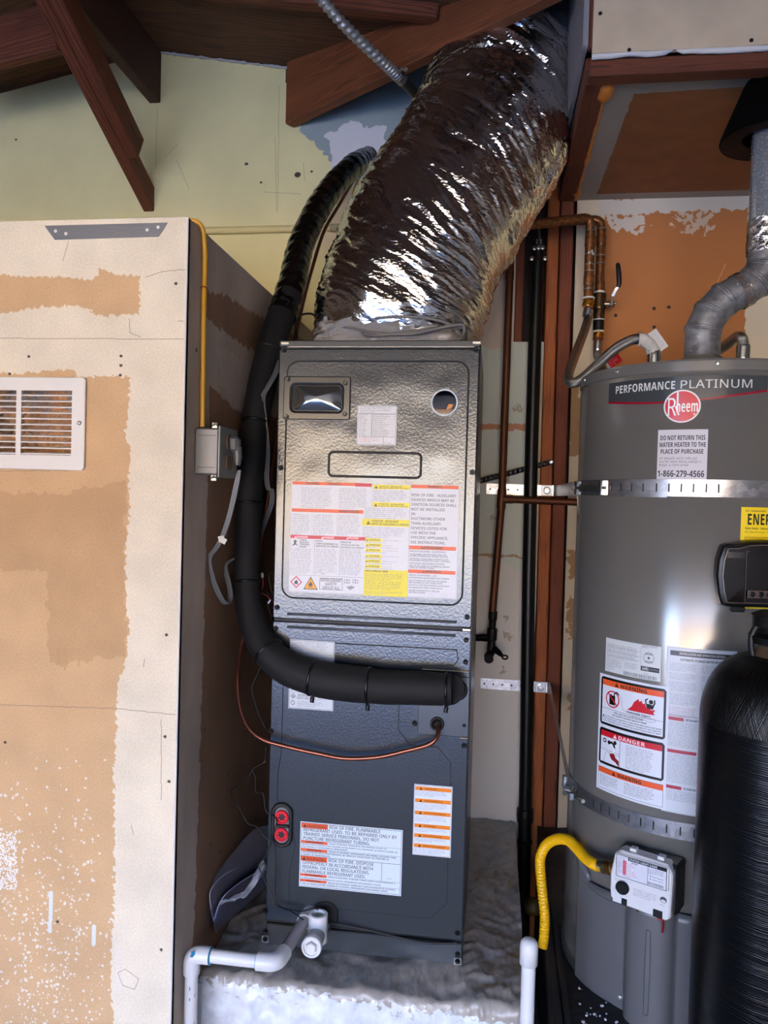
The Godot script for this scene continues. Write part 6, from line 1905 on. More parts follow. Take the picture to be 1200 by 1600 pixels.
	for a in [5.6, 8.6, 11.6]:
		st = S()
		var tr := Transform3D(Basis(Vector3.UP, deg_to_rad(a)) * Basis(Vector3.RIGHT, Vector3.BACK, Vector3.DOWN), HP(a, 1.3325, HR + 0.040))
		lathe(st, [Vector2(0.0058, 0), Vector2(0.0056, 0.0016), Vector2(0.0042, 0.002), Vector2(0.0036, 0.001), Vector2(0, 0.001)], tr, 18, 0, TAU, false)
		obj("button", st, M(Color(0.03, 0.03, 0.03), 0.3), kp)
	var ti := sheet(128, 48, Color(0.085, 0.07, 0.068))
	words(ti, "CONTROL", 8, 4, 110, 10, Color(0.24, 0.19, 0.18)); words(ti, "AQT-5650", 8, 22, 92, 18, Color(0.30, 0.25, 0.24))
	st = S(); band(st, HC, HR + 0.0402, -3.2, 2.6, 1.400, 1.4115, 6, 0.0002)
	obj("box_print", st, M(Color.WHITE, 0.3, 0.0, {"tex": ti}), box_o)
	obj("mounting_clip", bx(0.4626 - 0.004, 0.4626 + 0.022, 1.296, 1.307, -1.558, -1.545, 0.002), M(Color(0.02, 0.02, 0.02), 0.5), box_o)
	# gas control valve
	var va := -27.8
	var vb := Basis(Vector3.UP, deg_to_rad(va))
	var vc := HP(va, 0.7545, HR)
	var V := Transform3D(vb, vc)
	var white := M(Color(0.80, 0.80, 0.80), 0.4)
	st = S()
	box(st, V * Vector3(0.006, -0.002, 0.022), Vector3(0.124, 0.098, 0.05), 0.006, vb)
	var valve := obj("gas_valve_back", st, M(Color(0.04, 0.04, 0.045), 0.5), o)
	st = S()
	var vr := PackedVector2Array([Vector2(-0.058, -0.045), Vector2(-0.048, -0.053), Vector2(0.050, -0.057), Vector2(0.058, -0.050), Vector2(0.060, 0.036), Vector2(0.050, 0.052), Vector2(-0.040, 0.054), Vector2(-0.052, 0.046), Vector2(-0.060, 0.004), Vector2(-0.060, -0.03)])
	loft(st, [[vr, 0.034], [vr, 0.060], [grow(vr, -0.003), 0.064]], V)
	var up := rrect(0.106, 0.050, 0.006)
	loft(st, [[up, 0.0], [grow(up, -0.0015), 0.004]], V * Transform3D(Basis(), Vector3(0.002, 0.025, 0.064)))
	var housing := obj("gas_valve_housing", st, white, valve)
	st = S(); sticker(st, 0.098, 0.044, V * Transform3D(Basis(), Vector3(0.002, 0.0255, 0.0684)))
	obj("status_label", st, M(Color.WHITE, 0.35, 0.0, {"tex": gas_label()}), housing)
	st = S()
	lathe(st, [Vector2(0.0135, 0), Vector2(0.013, 0.006), Vector2(0.011, 0.008), Vector2(0, 0.008)], V * Transform3D(Basis(Vector3.RIGHT, Vector3.BACK, Vector3.DOWN), Vector3(-0.034, -0.018, 0.0635)), 24, 0, TAU, false)
	box(st, V * Vector3(-0.034, -0.018, 0.073), Vector3(0.0035, 0.020, 0.005), 0.001, vb * Basis(Vector3.BACK, 0.5))
	obj("dial_knob", st, M(Color(0.035, 0.03, 0.03), 0.35), housing).set_meta("label", "black temperature dial")
	var vi := sheet(256, 128, Color(0.80, 0.80, 0.80))
	small_print(vi, 96, 28, 120, 4, 10, Color(0.35, 0.35, 0.4)); disc(vi, 232, 40, 15, 15, Color(0.25, 0.26, 0.3)); disc(vi, 232, 46, 11, 7, Color(0.8, 0.8, 0.8)); small_print(vi, 218, 64, 30, 1, 9, Color(0.4, 0.4, 0.45))
	small_print(vi, 4, 2, 90, 2, 9, Color(0.4, 0.4, 0.45))
	for k in 7: small_print(vi, 34 + 32 * cos(2.4 + k * 0.9), 62 + 30 * sin(2.4 + k * 0.9), 12, 1, 9, Color(0.35, 0.35, 0.4))
	st = S(); sticker(st, 0.108, 0.050, V * Transform3D(Basis(), Vector3(0.001, -0.0265, 0.0641)), 0.0003)
	obj("housing_print", st, M(Color.WHITE, 0.4, 0.0, {"tex": vi}), housing)
	for q in [[-0.030, -0.046, 0.011, 0.013], [0.035, -0.0475, 0.018, 0.015]]:
		st = S(); box(st, V * Vector3(q[0], q[1], 0.064), Vector3(q[2], q[3], 0.0035), 0.001, vb)
		obj("housing_slot", st, M(Color(0.06, 0.06, 0.07), 0.4), housing)
	for q in [[-0.02, 0.056], [0.034, 0.056]]:
		st = S(); box(st, V * Vector3(q[0], q[1], 0.045), Vector3(0.013, 0.007, 0.016), 0.001, vb)
		obj("housing_latch", st, white, housing)
	for q in [[-0.012, 0.012, Color(0.45, 0.38, 0.22)], [0.012, 0.016, Color(0.5, 0.42, 0.25)]]:
		st = S(); tube(st, PackedVector3Array([V * Vector3(q[0], -0.05, 0.04), V * Vector3(q[0] + 0.004, -0.11, 0.02)]), 0.005, 10)
		obj("burner_tube", st, M(q[2], 0.35, 0.8), valve)
	st = S(); tube(st, curve(PackedVector3Array([V * Vector3(0.026, -0.05, 0.05), V * Vector3(0.034, -0.062, 0.055), V * Vector3(0.042, -0.064, 0.05), V * Vector3(0.036, -0.10, 0.03)]), 6), 0.002, 6)
	obj("red_wire", st, M(Color(0.55, 0.06, 0.07), 0.5), valve)
	# burner cover: a low curved skirt with a scooped top and a round channel
	st = S()
	st.set_smooth_group(1)
	var topy := func(a: float) -> float:
		if a < -58.0: return lerpf(0.462, 0.668, pow(smoothstep(-80.0, -60.0, a), 0.5)) if a < -66.0 else lerpf(0.7215, 0.6850, clampf((a + 66.0) / 10.0, 0, 1))
		return lerpf(0.680, 0.690, clampf((a + 58.0) / 24.0, 0.0, 1.0)) if a < -10.0 else 0.688 - 0.006 * sin((a + 10.0) * 0.08)
	var rad := func(a: float) -> float:
		var d := absf(a + 26.5) / 10.0
		return HR + 0.010 + (0.030 * sqrt(maxf(0.0, 1.0 - d * d)) if d < 1.0 else 0.0)
	var A := 140
	for k in A:
		var a0 := lerpf(-66.0, 40.0, float(k) / A); var a1 := lerpf(-66.0, 40.0, float(k + 1) / A)
		for j in 12:
			var y := func(a: float, jj: int) -> float: return lerpf(0.452, topy.call(a) + (0.012 if absf(a + 26.5) < 9.6 else 0.0), jj / 12.0)
			quad(st, HP(a0, y.call(a0, j), rad.call(a0)), HP(a1, y.call(a1, j), rad.call(a1)), HP(a1, y.call(a1, j + 1), rad.call(a1)), HP(a0, y.call(a0, j + 1), rad.call(a0)))
		quad(st, HP(a0, topy.call(a0) + (0.012 if absf(a0 + 26.5) < 9.6 else 0.0), rad.call(a0)), HP(a1, topy.call(a1) + (0.012 if absf(a1 + 26.5) < 9.6 else 0.0), rad.call(a1)), HP(a1, topy.call(a1) - 0.003, HR + 0.002 + maxf(0.0, rad.call(a1) - HR - 0.014)), HP(a0, topy.call(a0) - 0.003, HR + 0.002 + maxf(0.0, rad.call(a0) - HR - 0.014)))
	for j in 12: quad(st, HP(-66, lerpf(0.452, topy.call(-66.0), j / 12.0), HR - 0.002), HP(-66, lerpf(0.452, topy.call(-66.0), j / 12.0), HR + 0.010), HP(-66, lerpf(0.452, topy.call(-66.0), (j + 1) / 12.0), HR + 0.010), HP(-66, lerpf(0.452, topy.call(-66.0), (j + 1) / 12.0), HR - 0.002))
	var cov := obj("burner_cover", st, M(Color(0.37, 0.37, 0.375), 0.36, 0.1), o)
	st = S()
	var slot := PackedVector3Array()
	for k in 21:
		var t := TAU * k / 20.0
		slot.append(HP(-25.6 + 1.0 * cos(t), 0.570 + 0.085 * clampf(sin(t) * 1.6, -1.0, 1.0), rad.call(-25.6) + 0.0004))
	tube(st, slot, 0.0011, 6, false, true)
	obj("pressed_slot", st, M(Color(0.30, 0.30, 0.30), 0.4), cov)
	st = S()
	for y in [0.672]:
		var arc := PackedVector3Array()
		for k in 30: arc.append(HP(lerpf(-62.0, -37.0, k / 29.0), y - 0.004 + 0.003 * cos(k * 0.21), HR + 0.0105))
		tube(st, arc, 0.0012, 6)
	obj("rolled_edge", st, M(Color(0.33, 0.33, 0.33), 0.4), cov)
	# base skirt
	st = S()
	lathe(st, [Vector2(0.270, 0.450), Vector2(0.270, 0.470), Vector2(0.2655, 0.474)], Transform3D(Basis(), HC), 100, 0, TAU, false)
	obj("base_ring", st, M(Color(0.24, 0.24, 0.245), 0.4, 0.2), o)
	put("rivet", rivet, M(Color(0.80, 0.80, 0.80), 0.3, 0.6), cov, Transform3D(Basis(Vector3.UP, deg_to_rad(-38.5)), HP(-38.5, 0.478, HR + 0.0105)))

func galvanized(sd: int, tone := 0.66) -> StandardMaterial3D:
	var im := sheet(256, 256, Color(tone, tone, tone * 1.01))
	var n := noise(sd, 0.03, 2); n.noise_type = FastNoiseLite.TYPE_CELLULAR; n.cellular_return_type = FastNoiseLite.RETURN_CELL_VALUE
	for y in 256:
		for x in 256:
			var k := 1.0 + (0.16 if tone > 0.65 else 0.3) * n.get_noise_2d(x, y)
			im.set_pixel(x, y, Color(tone * k, tone * k, tone * 1.01 * k))
	return M(Color.WHITE, 0.32, 0.9, {"tex": mirror(im), "tri": 4.0})

func straps() -> void:
	var galv := galvanized(301)
	var holes := M(Color(0.05, 0.05, 0.055), 0.6)
	var wide := 0.034
	var data := [[1.5305, 1.531, 1.5135, "upper galvanized strap round the heater, with a bolted tensioner", 14], [0.8455, 0.9015, 0.846, "lower galvanized strap round the heater with a jutting bolt", 0]]
	for i in 2:
		var q: Array = data[i]
		var o := thing("heater_strap", q[3], "metal strap", HP(-80, q[0]), "heater straps")
		# flat on the wall behind the pipes, over the stud, then to the tank and round it
		var x0 := -0.020; var st := S()
		var yw: float = q[1]
		ribbon(st, PackedVector3Array([Vector3(x0, yw + 0.001, -2.4965), Vector3(0.150, yw, -2.4965), Vector3(0.152, yw, -2.4965), Vector3(0.188, yw, -2.4955), Vector3(0.200, yw, -2.4940)]), wide, 0.0012)
		obj("wall_strap", st, galv, o)
		var p := PackedVector3Array()
		p.append(Vector3(0.192, yw, -2.490)); p.append(Vector3(0.199, yw, -2.470))
		var ta := -86.0
		var tp := HP(ta, q[0], HR + 0.0016)
		for k in range(1, 12): p.append(Vector3(0.199, yw, -2.470).lerp(tp, k / 12.0))
		for k in 41: p.append(HP(lerpf(ta, 62.0, k / 40.0), q[0] + (0.0105 if i == 1 else 0.003) * k / 40.0, HR + 0.0016))
		st = S(); ribbon(st, p, wide, 0.0014)
		obj("round_strap", st, galv, o)
		if i == 0:
			st = S()
			var ov := PackedVector3Array()
			for k in 20: ov.append(HP(lerpf(-66.0, -26.0, k / 19.0), q[0] - 0.001, HR + 0.0034))
			ribbon(st, ov, wide * 1.02, 0.0014)
			obj("strap_overlap", st, galv, o)
		# washer and lag screw on the stud
		var wc := Vector3(0.171, yw, -2.4945)
		st = S(); box(st, wc, Vector3(0.033, 0.033, 0.003), 0.001)
		var wash := obj("square_washer", st, M(Color(0.66, 0.67, 0.68), 0.35, 0.8), o)
		st = S()
		lathe(st, [Vector2(0.012, 0.0), Vector2(0.012, 0.002), Vector2(0.008, 0.003), Vector2(0.0055, 0.003)], face_z(wc + Vector3(0, 0, 0.0015)), 20, 0, TAU, false)
		lathe(st, [Vector2(0.0055, 0.003), Vector2(0.0052, 0.008), Vector2(0, 0.0085)], face_z(wc + Vector3(0, 0, 0.0015)), 6, 0, TAU, false)
		obj("lag_screw", st, M(Color(0.70, 0.71, 0.72), 0.3, 0.9), wash)
		# holes and slots show dark
		for k in 5:
			st = S()
			lathe(st, [Vector2(0.0032, 0), Vector2(0, 0.0001)], face_z(Vector3(-0.008 + k * 0.029, yw, -2.4957)), 10)
			obj("nail_hole", st, holes, o)
		var list := [-58.0, -52.6, -47.2, -41.8, -36.4, -30.5, -25.4, -20.4, -15.6, -10.6, -5.8] if i == 0 else [-58.0, -53.0, -48.0, -43.0, -38.0, -32.5, -27.0, -21.5, -16.0, -10.5]
		for a in list:
			st = S()
			var y: float = q[0] + ((a + 86.0) / 148.0) * (0.0105 if i == 1 else 0.003)
			band(st, HC, HR + (0.0046 if i == 0 and a < -26.0 else 0.0026), a - 0.32, a + 0.32, y - 0.0085, y + 0.0085, 2, 0.0002)
			obj("strap_slot", st, holes if a > -34.0 else M(Color(0.36, 0.38, 0.38), 0.4, 0.8), o)
	# tensioner of the upper strap
	var t := thing("strap_tensioner", "zinc bolt tensioner at the left of the upper heater strap", "fastener", HP(-66, 1.52))
	var zinc := M(Color(0.72, 0.72, 0.70), 0.22, 0.95)
	var a0 := HP(-84, 1.530, HR + 0.012); var a1 := HP(-55, 1.530, HR + 0.012)
	obj("bolt", rod(a0, a1, 0.0038), zinc, t)
	for e in [[-85.0, -80.0], [-60.0, -55.0]]:
		var st := S()
		var p := PackedVector3Array()
		for k in 6: p.append(HP(lerpf(e[0], e[1], k / 5.0), 1.530, HR + 0.003 + 0.012 * sin(PI * k / 5.0)))
		ribbon(st, p, 0.030, 0.0016)
		obj("strap_loop", st, zinc, t)
	var st2 := S()
	var pz := PackedVector3Array()
	for k in 12: pz.append(HP(lerpf(-80.0, -60.0, k / 11.0), 1.530, HR + 0.0066))
	ribbon(st2, pz, 0.016, 0.002)
	obj("bolt_cradle", st2, zinc, t)
	st2 = S(); lathe(st2, [Vector2(0.0, -0.004), Vector2(0.0075, -0.004), Vector2(0.0075, 0.003), Vector2(0, 0.003)], along(a0, a1), 6, 0, TAU, false)
	obj("hex_nut", st2, zinc, t)
	# bracket and bolt of the lower strap
	t = thing("strap_bolt", "zinc bracket with a long bolt jutting from the lower heater strap", "fastener", HP(-78, 0.83))
	var b0 := P(884, 1234, 1.80); var b1 := P(911, 1252, 1.66)
	obj("bolt", rod(b0, b1, 0.0042), zinc, t)
	st2 = S(); box(st2, P(886, 1235, 1.79), Vector3(0.020, 0.022, 0.004), 0.001, Basis(Vector3.UP, 0.4))
	obj("bracket_ear", st2, zinc, t)
	st2 = S(); box(st2, P(896, 1240, 1.72), Vector3(0.010, 0.016, 0.040), 0.001, Basis(Vector3.UP, -0.3))
	obj("bracket_fold", st2, zinc, t)
	st2 = S(); lathe(st2, [Vector2(0.0075, 0), Vector2(0.0075, 0.024), Vector2(0.0, 0.024)], Transform3D(Basis(), P(883, 1228, 1.81)), 14, 0, TAU, false)
	obj("strap_curl", st2, galv, t)
	# perforated black pipe strap on the studs
	var h := thing("hanger_strap", "black perforated strap running aslant from the stud behind the pipes", "metal strap", P(864, 722, 2.46))
	var s0 := P(748, 752, 2.452); var s1 := P(861, 722, 2.462)
	st2 = S(); var hp := PackedVector3Array()
	for k in 41: hp.append(s0.lerp(s1, k / 40.0) + Vector3(0, 0, 0.003 * sin(k * 1.3)))
	ribbon(st2, hp, 0.018, 0.0016)
	obj("band", st2, M(Color(0.05, 0.047, 0.045), 0.45, 0.5), h)
	for k in 14:
		st2 = S(); lathe(st2, [Vector2(0.0034, 0), Vector2(0, 0.0001)], face_z(s0.lerp(s1, (k + 0.6) / 15.0) + Vector3(0, 0, 0.0042)), 10)
		obj("strap_hole", st2, M(Color(0.34, 0.31, 0.28), 0.6), h)
	put("screw", pan_screw(0.008, 0.005), M(Color(0.82, 0.82, 0.80), 0.3, 0.8), h, Transform3D(Basis(), s1 + Vector3(0, 0, 0.002)))

# ------------------------------------------------------------------ vent pipe
func vent() -> void:
	var o := thing("vent_pipe", "galvanized vent pipe elbowing from the heater top up through the soffit", "vent pipe", HC + Vector3(0, 1.83, 0))
	var galv := galvanized(311, 0.50)
	galv.roughness = 0.5; galv.metallic = 0.55
	var z := HC.z
	var c := [HC + Vector3(0, 1.83, 0), HC + Vector3(0, 1.895, 0), HC + Vector3(0.016, 1.935, 0), HC + Vector3(0.044, 1.966, 0), HC + Vector3(0.085, 1.988, 0), HC + Vector3(0.108, 2.004, 0), HC + Vector3(0.128, 2.034, 0), Vector3(0.5925, 2.078, z), Vector3(0.5925, 2.46, z)]
	for k in 7:
		var st := S()
		var a: Vector3 = c[k]; var b: Vector3 = c[k + 1]
		tube(st, PackedVector3Array([a - (b - a).normalized() * (0.009 if k > 0 else 0.0), a, b, b + (b - a).normalized() * 0.009]), 0.0385, 32, false)
		obj("elbow_gore", st, galv, o)
		if k > 0 and k < 7:
			var d: Vector3 = ((c[k] - c[k - 1]).normalized() + (c[k + 1] - c[k]).normalized()).normalized()
			st = S()
			lathe(st, [Vector2(0.037, -0.006), Vector2(0.0408, -0.004), Vector2(0.0412, 0.0), Vector2(0.0400, 0.001), Vector2(0.0412, 0.002), Vector2(0.0405, 0.005), Vector2(0.037, 0.007)], along(c[k], c[k] + d), 32)
			obj("rolled_seam", st, galv, o)
	var st := S()
	tube(st, PackedVector3Array([c[7] - Vector3(0, 0.005, 0), c[8]]), 0.0392, 36, false)
	var spang := M(Color(0.70, 0.73, 0.76), 0.36, 0.7, {"rt": tiled(312, 0.06, 2), "bump": tiled(313, 0.06, 3), "bs": 0.03, "uv": Vector3(2, 6, 1)})
	obj("riser", st, spang, o)
	st = S()
	var n := noise(314, 20.0, 3, true)
	for q in [[Vector3(0.5925, 2.065, z), Vector3(0.5925, 2.14, z), 0.0402, 0.0035]]:
		var pp := PackedVector3Array()
		for k in 24: pp.append(q[0].lerp(q[1], k / 23.0))
		tube(st, pp, func(i, a): return q[2] + q[3] * maxf(0.0, n.get_noise_3d(cos(a) * 0.12, sin(a) * 0.12, i * 0.006)), 60, false)
	var foil := M(Color(0.85, 0.85, 0.86), 0.16, 1.0, {"bump": tiled(315, 0.03, 3, 512, true), "bs": 0.06, "uv": Vector3(3, 10, 1)})
	obj("foil_tape", st, foil, o)
	st = S()
	var t0: Vector3 = c[4].lerp(c[3], 0.35); var t1: Vector3 = c[4].lerp(c[5], 0.12)
	tube(st, PackedVector3Array([t0, c[4], t1]), func(i, a): return 0.0408 + 0.0012 * n.get_noise_2d(i * 0.1, a), 36, false)
	obj("grey_tape", st, M(Color(0.50, 0.46, 0.44), 0.25, 0.5, {"bump": tiled(316, 0.02, 3), "bs": 0.06, "uv": Vector3(3, 10, 1)}), o)
	var dot := pan_screw(0.0035, 0.003)
	for q in [[-0.030, 1.885, 0.025], [-0.030, 1.845, 0.025], [0.06, 1.99, 0.037]]:
		put("rivet", dot, galv, o, Transform3D(Basis(Vector3.UP, atan2(q[0], q[2])), HC + Vector3(q[0], q[1], q[2])))
	# dark mesh cone where the pipe leaves through the soffit
	var k := thing("vent_collar", "black mesh vent collar hung beneath the soffit round the pipe", "vent collar", Vector3(0.5925, 2.33, z))
	st = S()
	lathe(st, [Vector2(0.104, 2.318), Vector2(0.106, 2.322), Vector2(0.104, 2.330), Vector2(0.060, 2.44), Vector2(0.055, 2.448)], Transform3D(Basis(), Vector3(0.5925, 0, z)), 44)
	obj("mesh_cone", st, M(Color(0.014, 0.012, 0.011), 0.85, 0.0, {"spec": 0.2, "bump": tiled(317, 0.11, 1, 256, false, true), "bs": 0.25, "uv": Vector3(2, 12, 1)}), k)
	st = S()
	lathe(st, [Vector2(0.058, 2.326), Vector2(0.060, 2.3225), Vector2(0.102, 2.320), Vector2(0.104, 2.318)], Transform3D(Basis(), Vector3(0.5925, 0, z)), 44)
	obj("bottom_ring", st, M(Color(0.17, 0.10, 0.06), 0.85, 0.0, {"spec": 0.2}), k)

# ------------------------------------------------------------------ water pipes, hoses, valves
func braid(sd: int) -> StandardMaterial3D:
	var im := Image.create(64, 64, false, Image.FORMAT_L8)
	for y in 64:
		for x in 64:
			var a := absf(sin((x + y) * PI / 16.0)); var b := absf(sin((x - y) * PI / 16.0))
			var over := ((x + y) / 16 + (x - y + 640) / 16) % 2 == 0
			im.set_pixel(x, y, Color.from_hsv(0, 0, (a if over else b) * (0.8 + 0.2 * fposmod((x + (y if over else -y)) * 0.25, 1.0))))
	return M(Color(0.66, 0.65, 0.63), 0.2, 1.0, {"bump": tex(im), "bs": 0.05, "uv": Vector3(8, 140, 1)})

func ring_on(a: Vector3, b: Vector3, r: float, h: float, sides := 24) -> SurfaceTool:
	var st := S()
	lathe(st, [Vector2(0, -h / 2), Vector2(r * 0.96, -h / 2), Vector2(r, -h * 0.38), Vector2(r, h * 0.38), Vector2(r * 0.96, h / 2), Vector2(0, h / 2)], along(a, b), sides, 0, TAU, false)
	return st

func water_pipes() -> void:
	var cu_im := sheet(256, 256, Color(0.52, 0.33, 0.19))
	mottle(cu_im, 321, 0.02, 0.45, 4)
	var cu := M(Color.WHITE, 0.45, 0.7, {"tex": mirror(cu_im), "uv": Vector3(1, 4, 1)})
	var solder := M(Color(0.62, 0.60, 0.56), 0.4, 0.7)
	var tape := M(Color(0.83, 0.82, 0.78), 0.7)
	var brass := M(Color(0.80, 0.55, 0.18), 0.25, 0.95)
	var steel := M(Color(0.66, 0.66, 0.65), 0.24, 0.95)
	var red := M(Color(0.40, 0.10, 0.06), 0.5)
	var hose := braid(1)
	var dn := Vector3.DOWN
	# cold: the nearer pipe
	var o := thing("water_pipe", "nearer copper water pipe turning down, with white solder drips", "copper pipe", P(923, 500, 2.36), "copper water pipes")
	var k0 := P(785, 356, 2.26); var k1 := P(923, 340, 2.36)
	var k2 := Vector3(k1.x + 0.001, P(920, 475, 2.36).y, -2.36)
	var st := S()
	tube(st, fillet(PackedVector3Array([k0, k1, k2]), 0.026, 8), 0.0145, 20)
	obj("pipe", st, cu, o)
	for v in [361, 378, 398, 414, 424, 438, 452]:
		var y := P(922, v, 2.36).y
		obj("fitting_sleeve" if v in [378, 438] else "solder_ring", ring_on(Vector3(k2.x, y, -2.36), Vector3(k2.x, y - 1, -2.36), 0.0162 if v in [378, 438] else 0.0158, 0.030 if v in [378, 438] else 0.003), cu if v in [378, 438] else solder, o)
	st = S()
	for q in [[0.004, 395, 0.006], [0.008, 399, 0.005], [-0.004, 397, 0.005], [0.0, 412, 0.003], [-0.010, 444, 0.003]]:
		box(st, Vector3(k2.x + q[0], P(922, q[1], 2.36).y, -2.36 + 0.0145), Vector3.ONE * q[2] * 1.6, q[2] * 0.6)
	obj("solder_drip", st, M(Color(0.80, 0.80, 0.78), 0.4, 0.4), o)
	var yb := P(921, 466, 2.36).y
	obj("thread_tape", ring_on(Vector3(k2.x, yb, -2.36), Vector3(k2.x, yb - 1, -2.36), 0.0185, 0.005), tape, o)
	# hot: the farther pipe with the ball valve
	var h := thing("water_pipe", "farther copper water pipe that carries the lever ball valve", "copper pipe", P(939, 540, 2.43), "copper water pipes")
	h.name = "water_pipe_001"
	var j1 := P(940, 343, 2.43)
	var j0 := Vector3(0.06, j1.y - 0.006, -2.43)
	var j2 := Vector3(j1.x + 0.001, P(939, 536, 2.43).y, -2.43)
	st = S(); tube(st, fillet(PackedVector3Array([j0, j1, j2]), 0.026, 8), 0.0135, 20)
	obj("pipe", st, cu, h)
	for v in [358, 376, 400, 412, 448]:
		var y := P(940, v, 2.43).y
		obj("fitting_sleeve" if v in [376, 448] else "solder_ring", ring_on(Vector3(j2.x, y, -2.43), Vector3(j2.x, y - 1, -2.43), 0.0152, 0.03 if v in [376, 448] else 0.003), cu if v in [376, 448] else solder, h)
	var seg := func(v0: float, v1: float, r: float, m: Material, called: String, sides := 24, par: Node = null) -> MeshInstance3D:
		var y0 := P(939.5, v0, 2.43).y; var y1 := P(939.5, v1, 2.43).y
		return obj(called, ring_on(Vector3(j2.x, (y0 + y1) / 2, -2.43), Vector3(j2.x, y1, -2.43), r, y0 - y1, sides), m, par if par else h)
	seg.call(455.5, 458.5, 0.0165, tape, "thread_tape")
	var vbm := M(Color(0.36, 0.27, 0.17), 0.38, 0.8)
	var valve: MeshInstance3D = seg.call(459, 484, 0.0205, vbm, "ball_valve")
	seg.call(484, 498, 0.0185, vbm, "valve_hex", 6, valve)
	seg.call(499, 501, 0.018, tape, "thread_tape")
	seg.call(501, 517, 0.0165, M(Color(0.10, 0.09, 0.08), 0.5, 0.4), "dark_nipple")
	seg.call(517, 519.5, 0.0175, tape, "thread_tape")
	seg.call(519, 528, 0.0165, brass, "brass_nut", 6)
	seg.call(528, 531, 0.0160, red, "red_seal")
	seg.call(531, 548, 0.0135, steel, "steel_ferrule")
	var vy := P(939, 476, 2.43).y
	st = S(); tube(st, PackedVector3Array([Vector3(j2.x + 0.015, vy, -2.425), Vector3(j2.x + 0.040, vy, -2.420)]), [0.010, 0.0075], 14)
	lathe(st, [Vector2(0, 0), Vector2(0.011, 0), Vector2(0.011, 0.006), Vector2(0.005, 0.008), Vector2(0.004, 0.014), Vector2(0, 0.014)], along(Vector3(j2.x + 0.036, vy, -2.42), Vector3(j2.x + 0.06, vy, -2.41)), 6, 0, TAU, false)
	obj("valve_stem", st, M(Color(0.55, 0.50, 0.42), 0.3, 0.85), valve)
	st = S(); ribbon_flat(st, path([[955, 478, 2.405], [957, 463, 2.405], [962, 453, 2.400], [966, 447, 2.398]]), 0.009, 0.002)
	obj("lever_arm", st, steel, valve)
	st = S(); tube(st, path([[966, 449, 2.398], [967.5, 443, 2.397], [967, 428, 2.397], [965.5, 414, 2.397], [965, 411, 2.397]]), [0.006, 0.0075, 0.0075, 0.0072, 0.004], 14)
	obj("lever_grip", st, M(Color(0.045, 0.045, 0.09), 0.4), valve).set_meta("label", "dark blue lever grip")
	# cold flexible hose: down, a tight turn and up again to the heater
	var f := thing("flexible_hose", "braided steel hose making a tight low turn up to the heater's left inlet", "hose", P(1022, 558, 1.95), "braided hoses")
	var hp := curve(path([[920, 492, 2.36], [917.5, 502, 2.34], [912, 520, 2.26], [902, 546, 2.13], [893, 570, 2.03], [888, 586, 1.975], [890, 597, 1.95], [899, 598, 1.935], [912, 590, 1.93], [935, 569, 1.925], [960, 546, 1.93], [985, 532, 1.935], [1002, 530, 1.935], [1015, 537, 1.935], [1022, 551, 1.935]]), 10)
	st = S(); tube(st, hp, 0.0125, 20)
	obj("braid", st, hose, f)
	for q in [[469, 480, 0.0185, brass, "brass_nut", 6], [479, 482, 0.017, red, "red_seal", 20], [482, 496, 0.0145, steel, "steel_ferrule", 20]]:
		var y0 := P(921, q[0], 2.36).y; var y1 := P(920, q[1], 2.36).y
		obj(q[4], ring_on(Vector3(k2.x, (y0 + y1) / 2, -2.36), Vector3(k2.x - 0.002, y1, -2.36), q[2], y0 - y1, q[5]), q[3], f)
	var e0 := P(1022, 549, 1.935); var e1 := Vector3(e0.x + 0.002, 1.788, -1.935)
	obj("steel_ferrule", ring_on(e0.lerp(e1, 0.5), e1, 0.0165, e0.distance_to(e1), 20), steel, f)
	# grey paper tag round it
	st = S(); var wp2 := curve(path([[997, 530.5, 1.935], [1004, 531, 1.935], [1012, 535.5, 1.935], [1018, 543, 1.935], [1021, 551, 1.935]]), 8)
	var wn := noise(326, 30.0, 3, true)
	tube(st, wp2, func(i, a): return 0.0155 + 0.0022 * wn.get_noise_2d(i * 0.02, cos(a) * 0.2), 28, false)
	var tagim := sheet(96, 160, Color(0.74, 0.73, 0.71))
	small_print(tagim, 6, 6, 84, 14, 10, Color(0.5, 0.5, 0.5)); fill(tagim, 10, 120, 26, 30, Color(0.35, 0.38, 0.5))
	var tl := thing("hose_tag", "crumpled white paper tag wrapped on the hose above the heater", "tag", P(1010, 535, 1.93))
	obj("wrap", st, M(Color.WHITE, 0.6, 0.0, {"tex": tagim}), tl)
	st = S()
	sticker(st, 0.030, 0.052, Transform3D(Basis(Vector3.BACK, 0.62) * Basis(Vector3.UP, -0.25), P(1026, 533, 1.925)), 0.0005)
	obj("leaf", st, M(Color.WHITE, 0.55, 0.0, {"tex": tagim}), tl)
	# hot hose goes down behind the heater lid
	var g := thing("flexible_hose", "braided steel hose dropping behind the heater from the ball valve", "hose", P(938, 552, 2.40), "braided hoses")
	g.name = "flexible_hose_001"
	st = S(); tube(st, curve(PackedVector3Array([Vector3(j2.x, P(939, 545, 2.43).y, -2.43), Vector3(j2.x + 0.002, P(939, 560, 2.43).y, -2.425), Vector3(j2.x + 0.03, 1.86, -2.36), Vector3(j2.x + 0.09, 1.84, -2.25), Vector3(0.50, 1.86, -2.12), Vector3(0.535, 1.885, -2.02)]), 10), 0.0125, 20)
	obj("braid", st, hose, g)
	# its rising end at the right, into the other inlet
	var u := thing("flexible_hose", "shiny braided hose arching down beside the vent pipe elbow", "hose", P(1158, 555, 1.90), "braided hoses")
	u.name = "flexible_hose_002"
	st = S(); tube(st, curve(path([[1095, 560, 2.10], [1120, 549, 2.04], [1140, 535, 1.97], [1150, 527, 1.93], [1158, 527, 1.905], [1161, 536, 1.90], [1161, 552, 1.90]]), 10), 0.0125, 20)
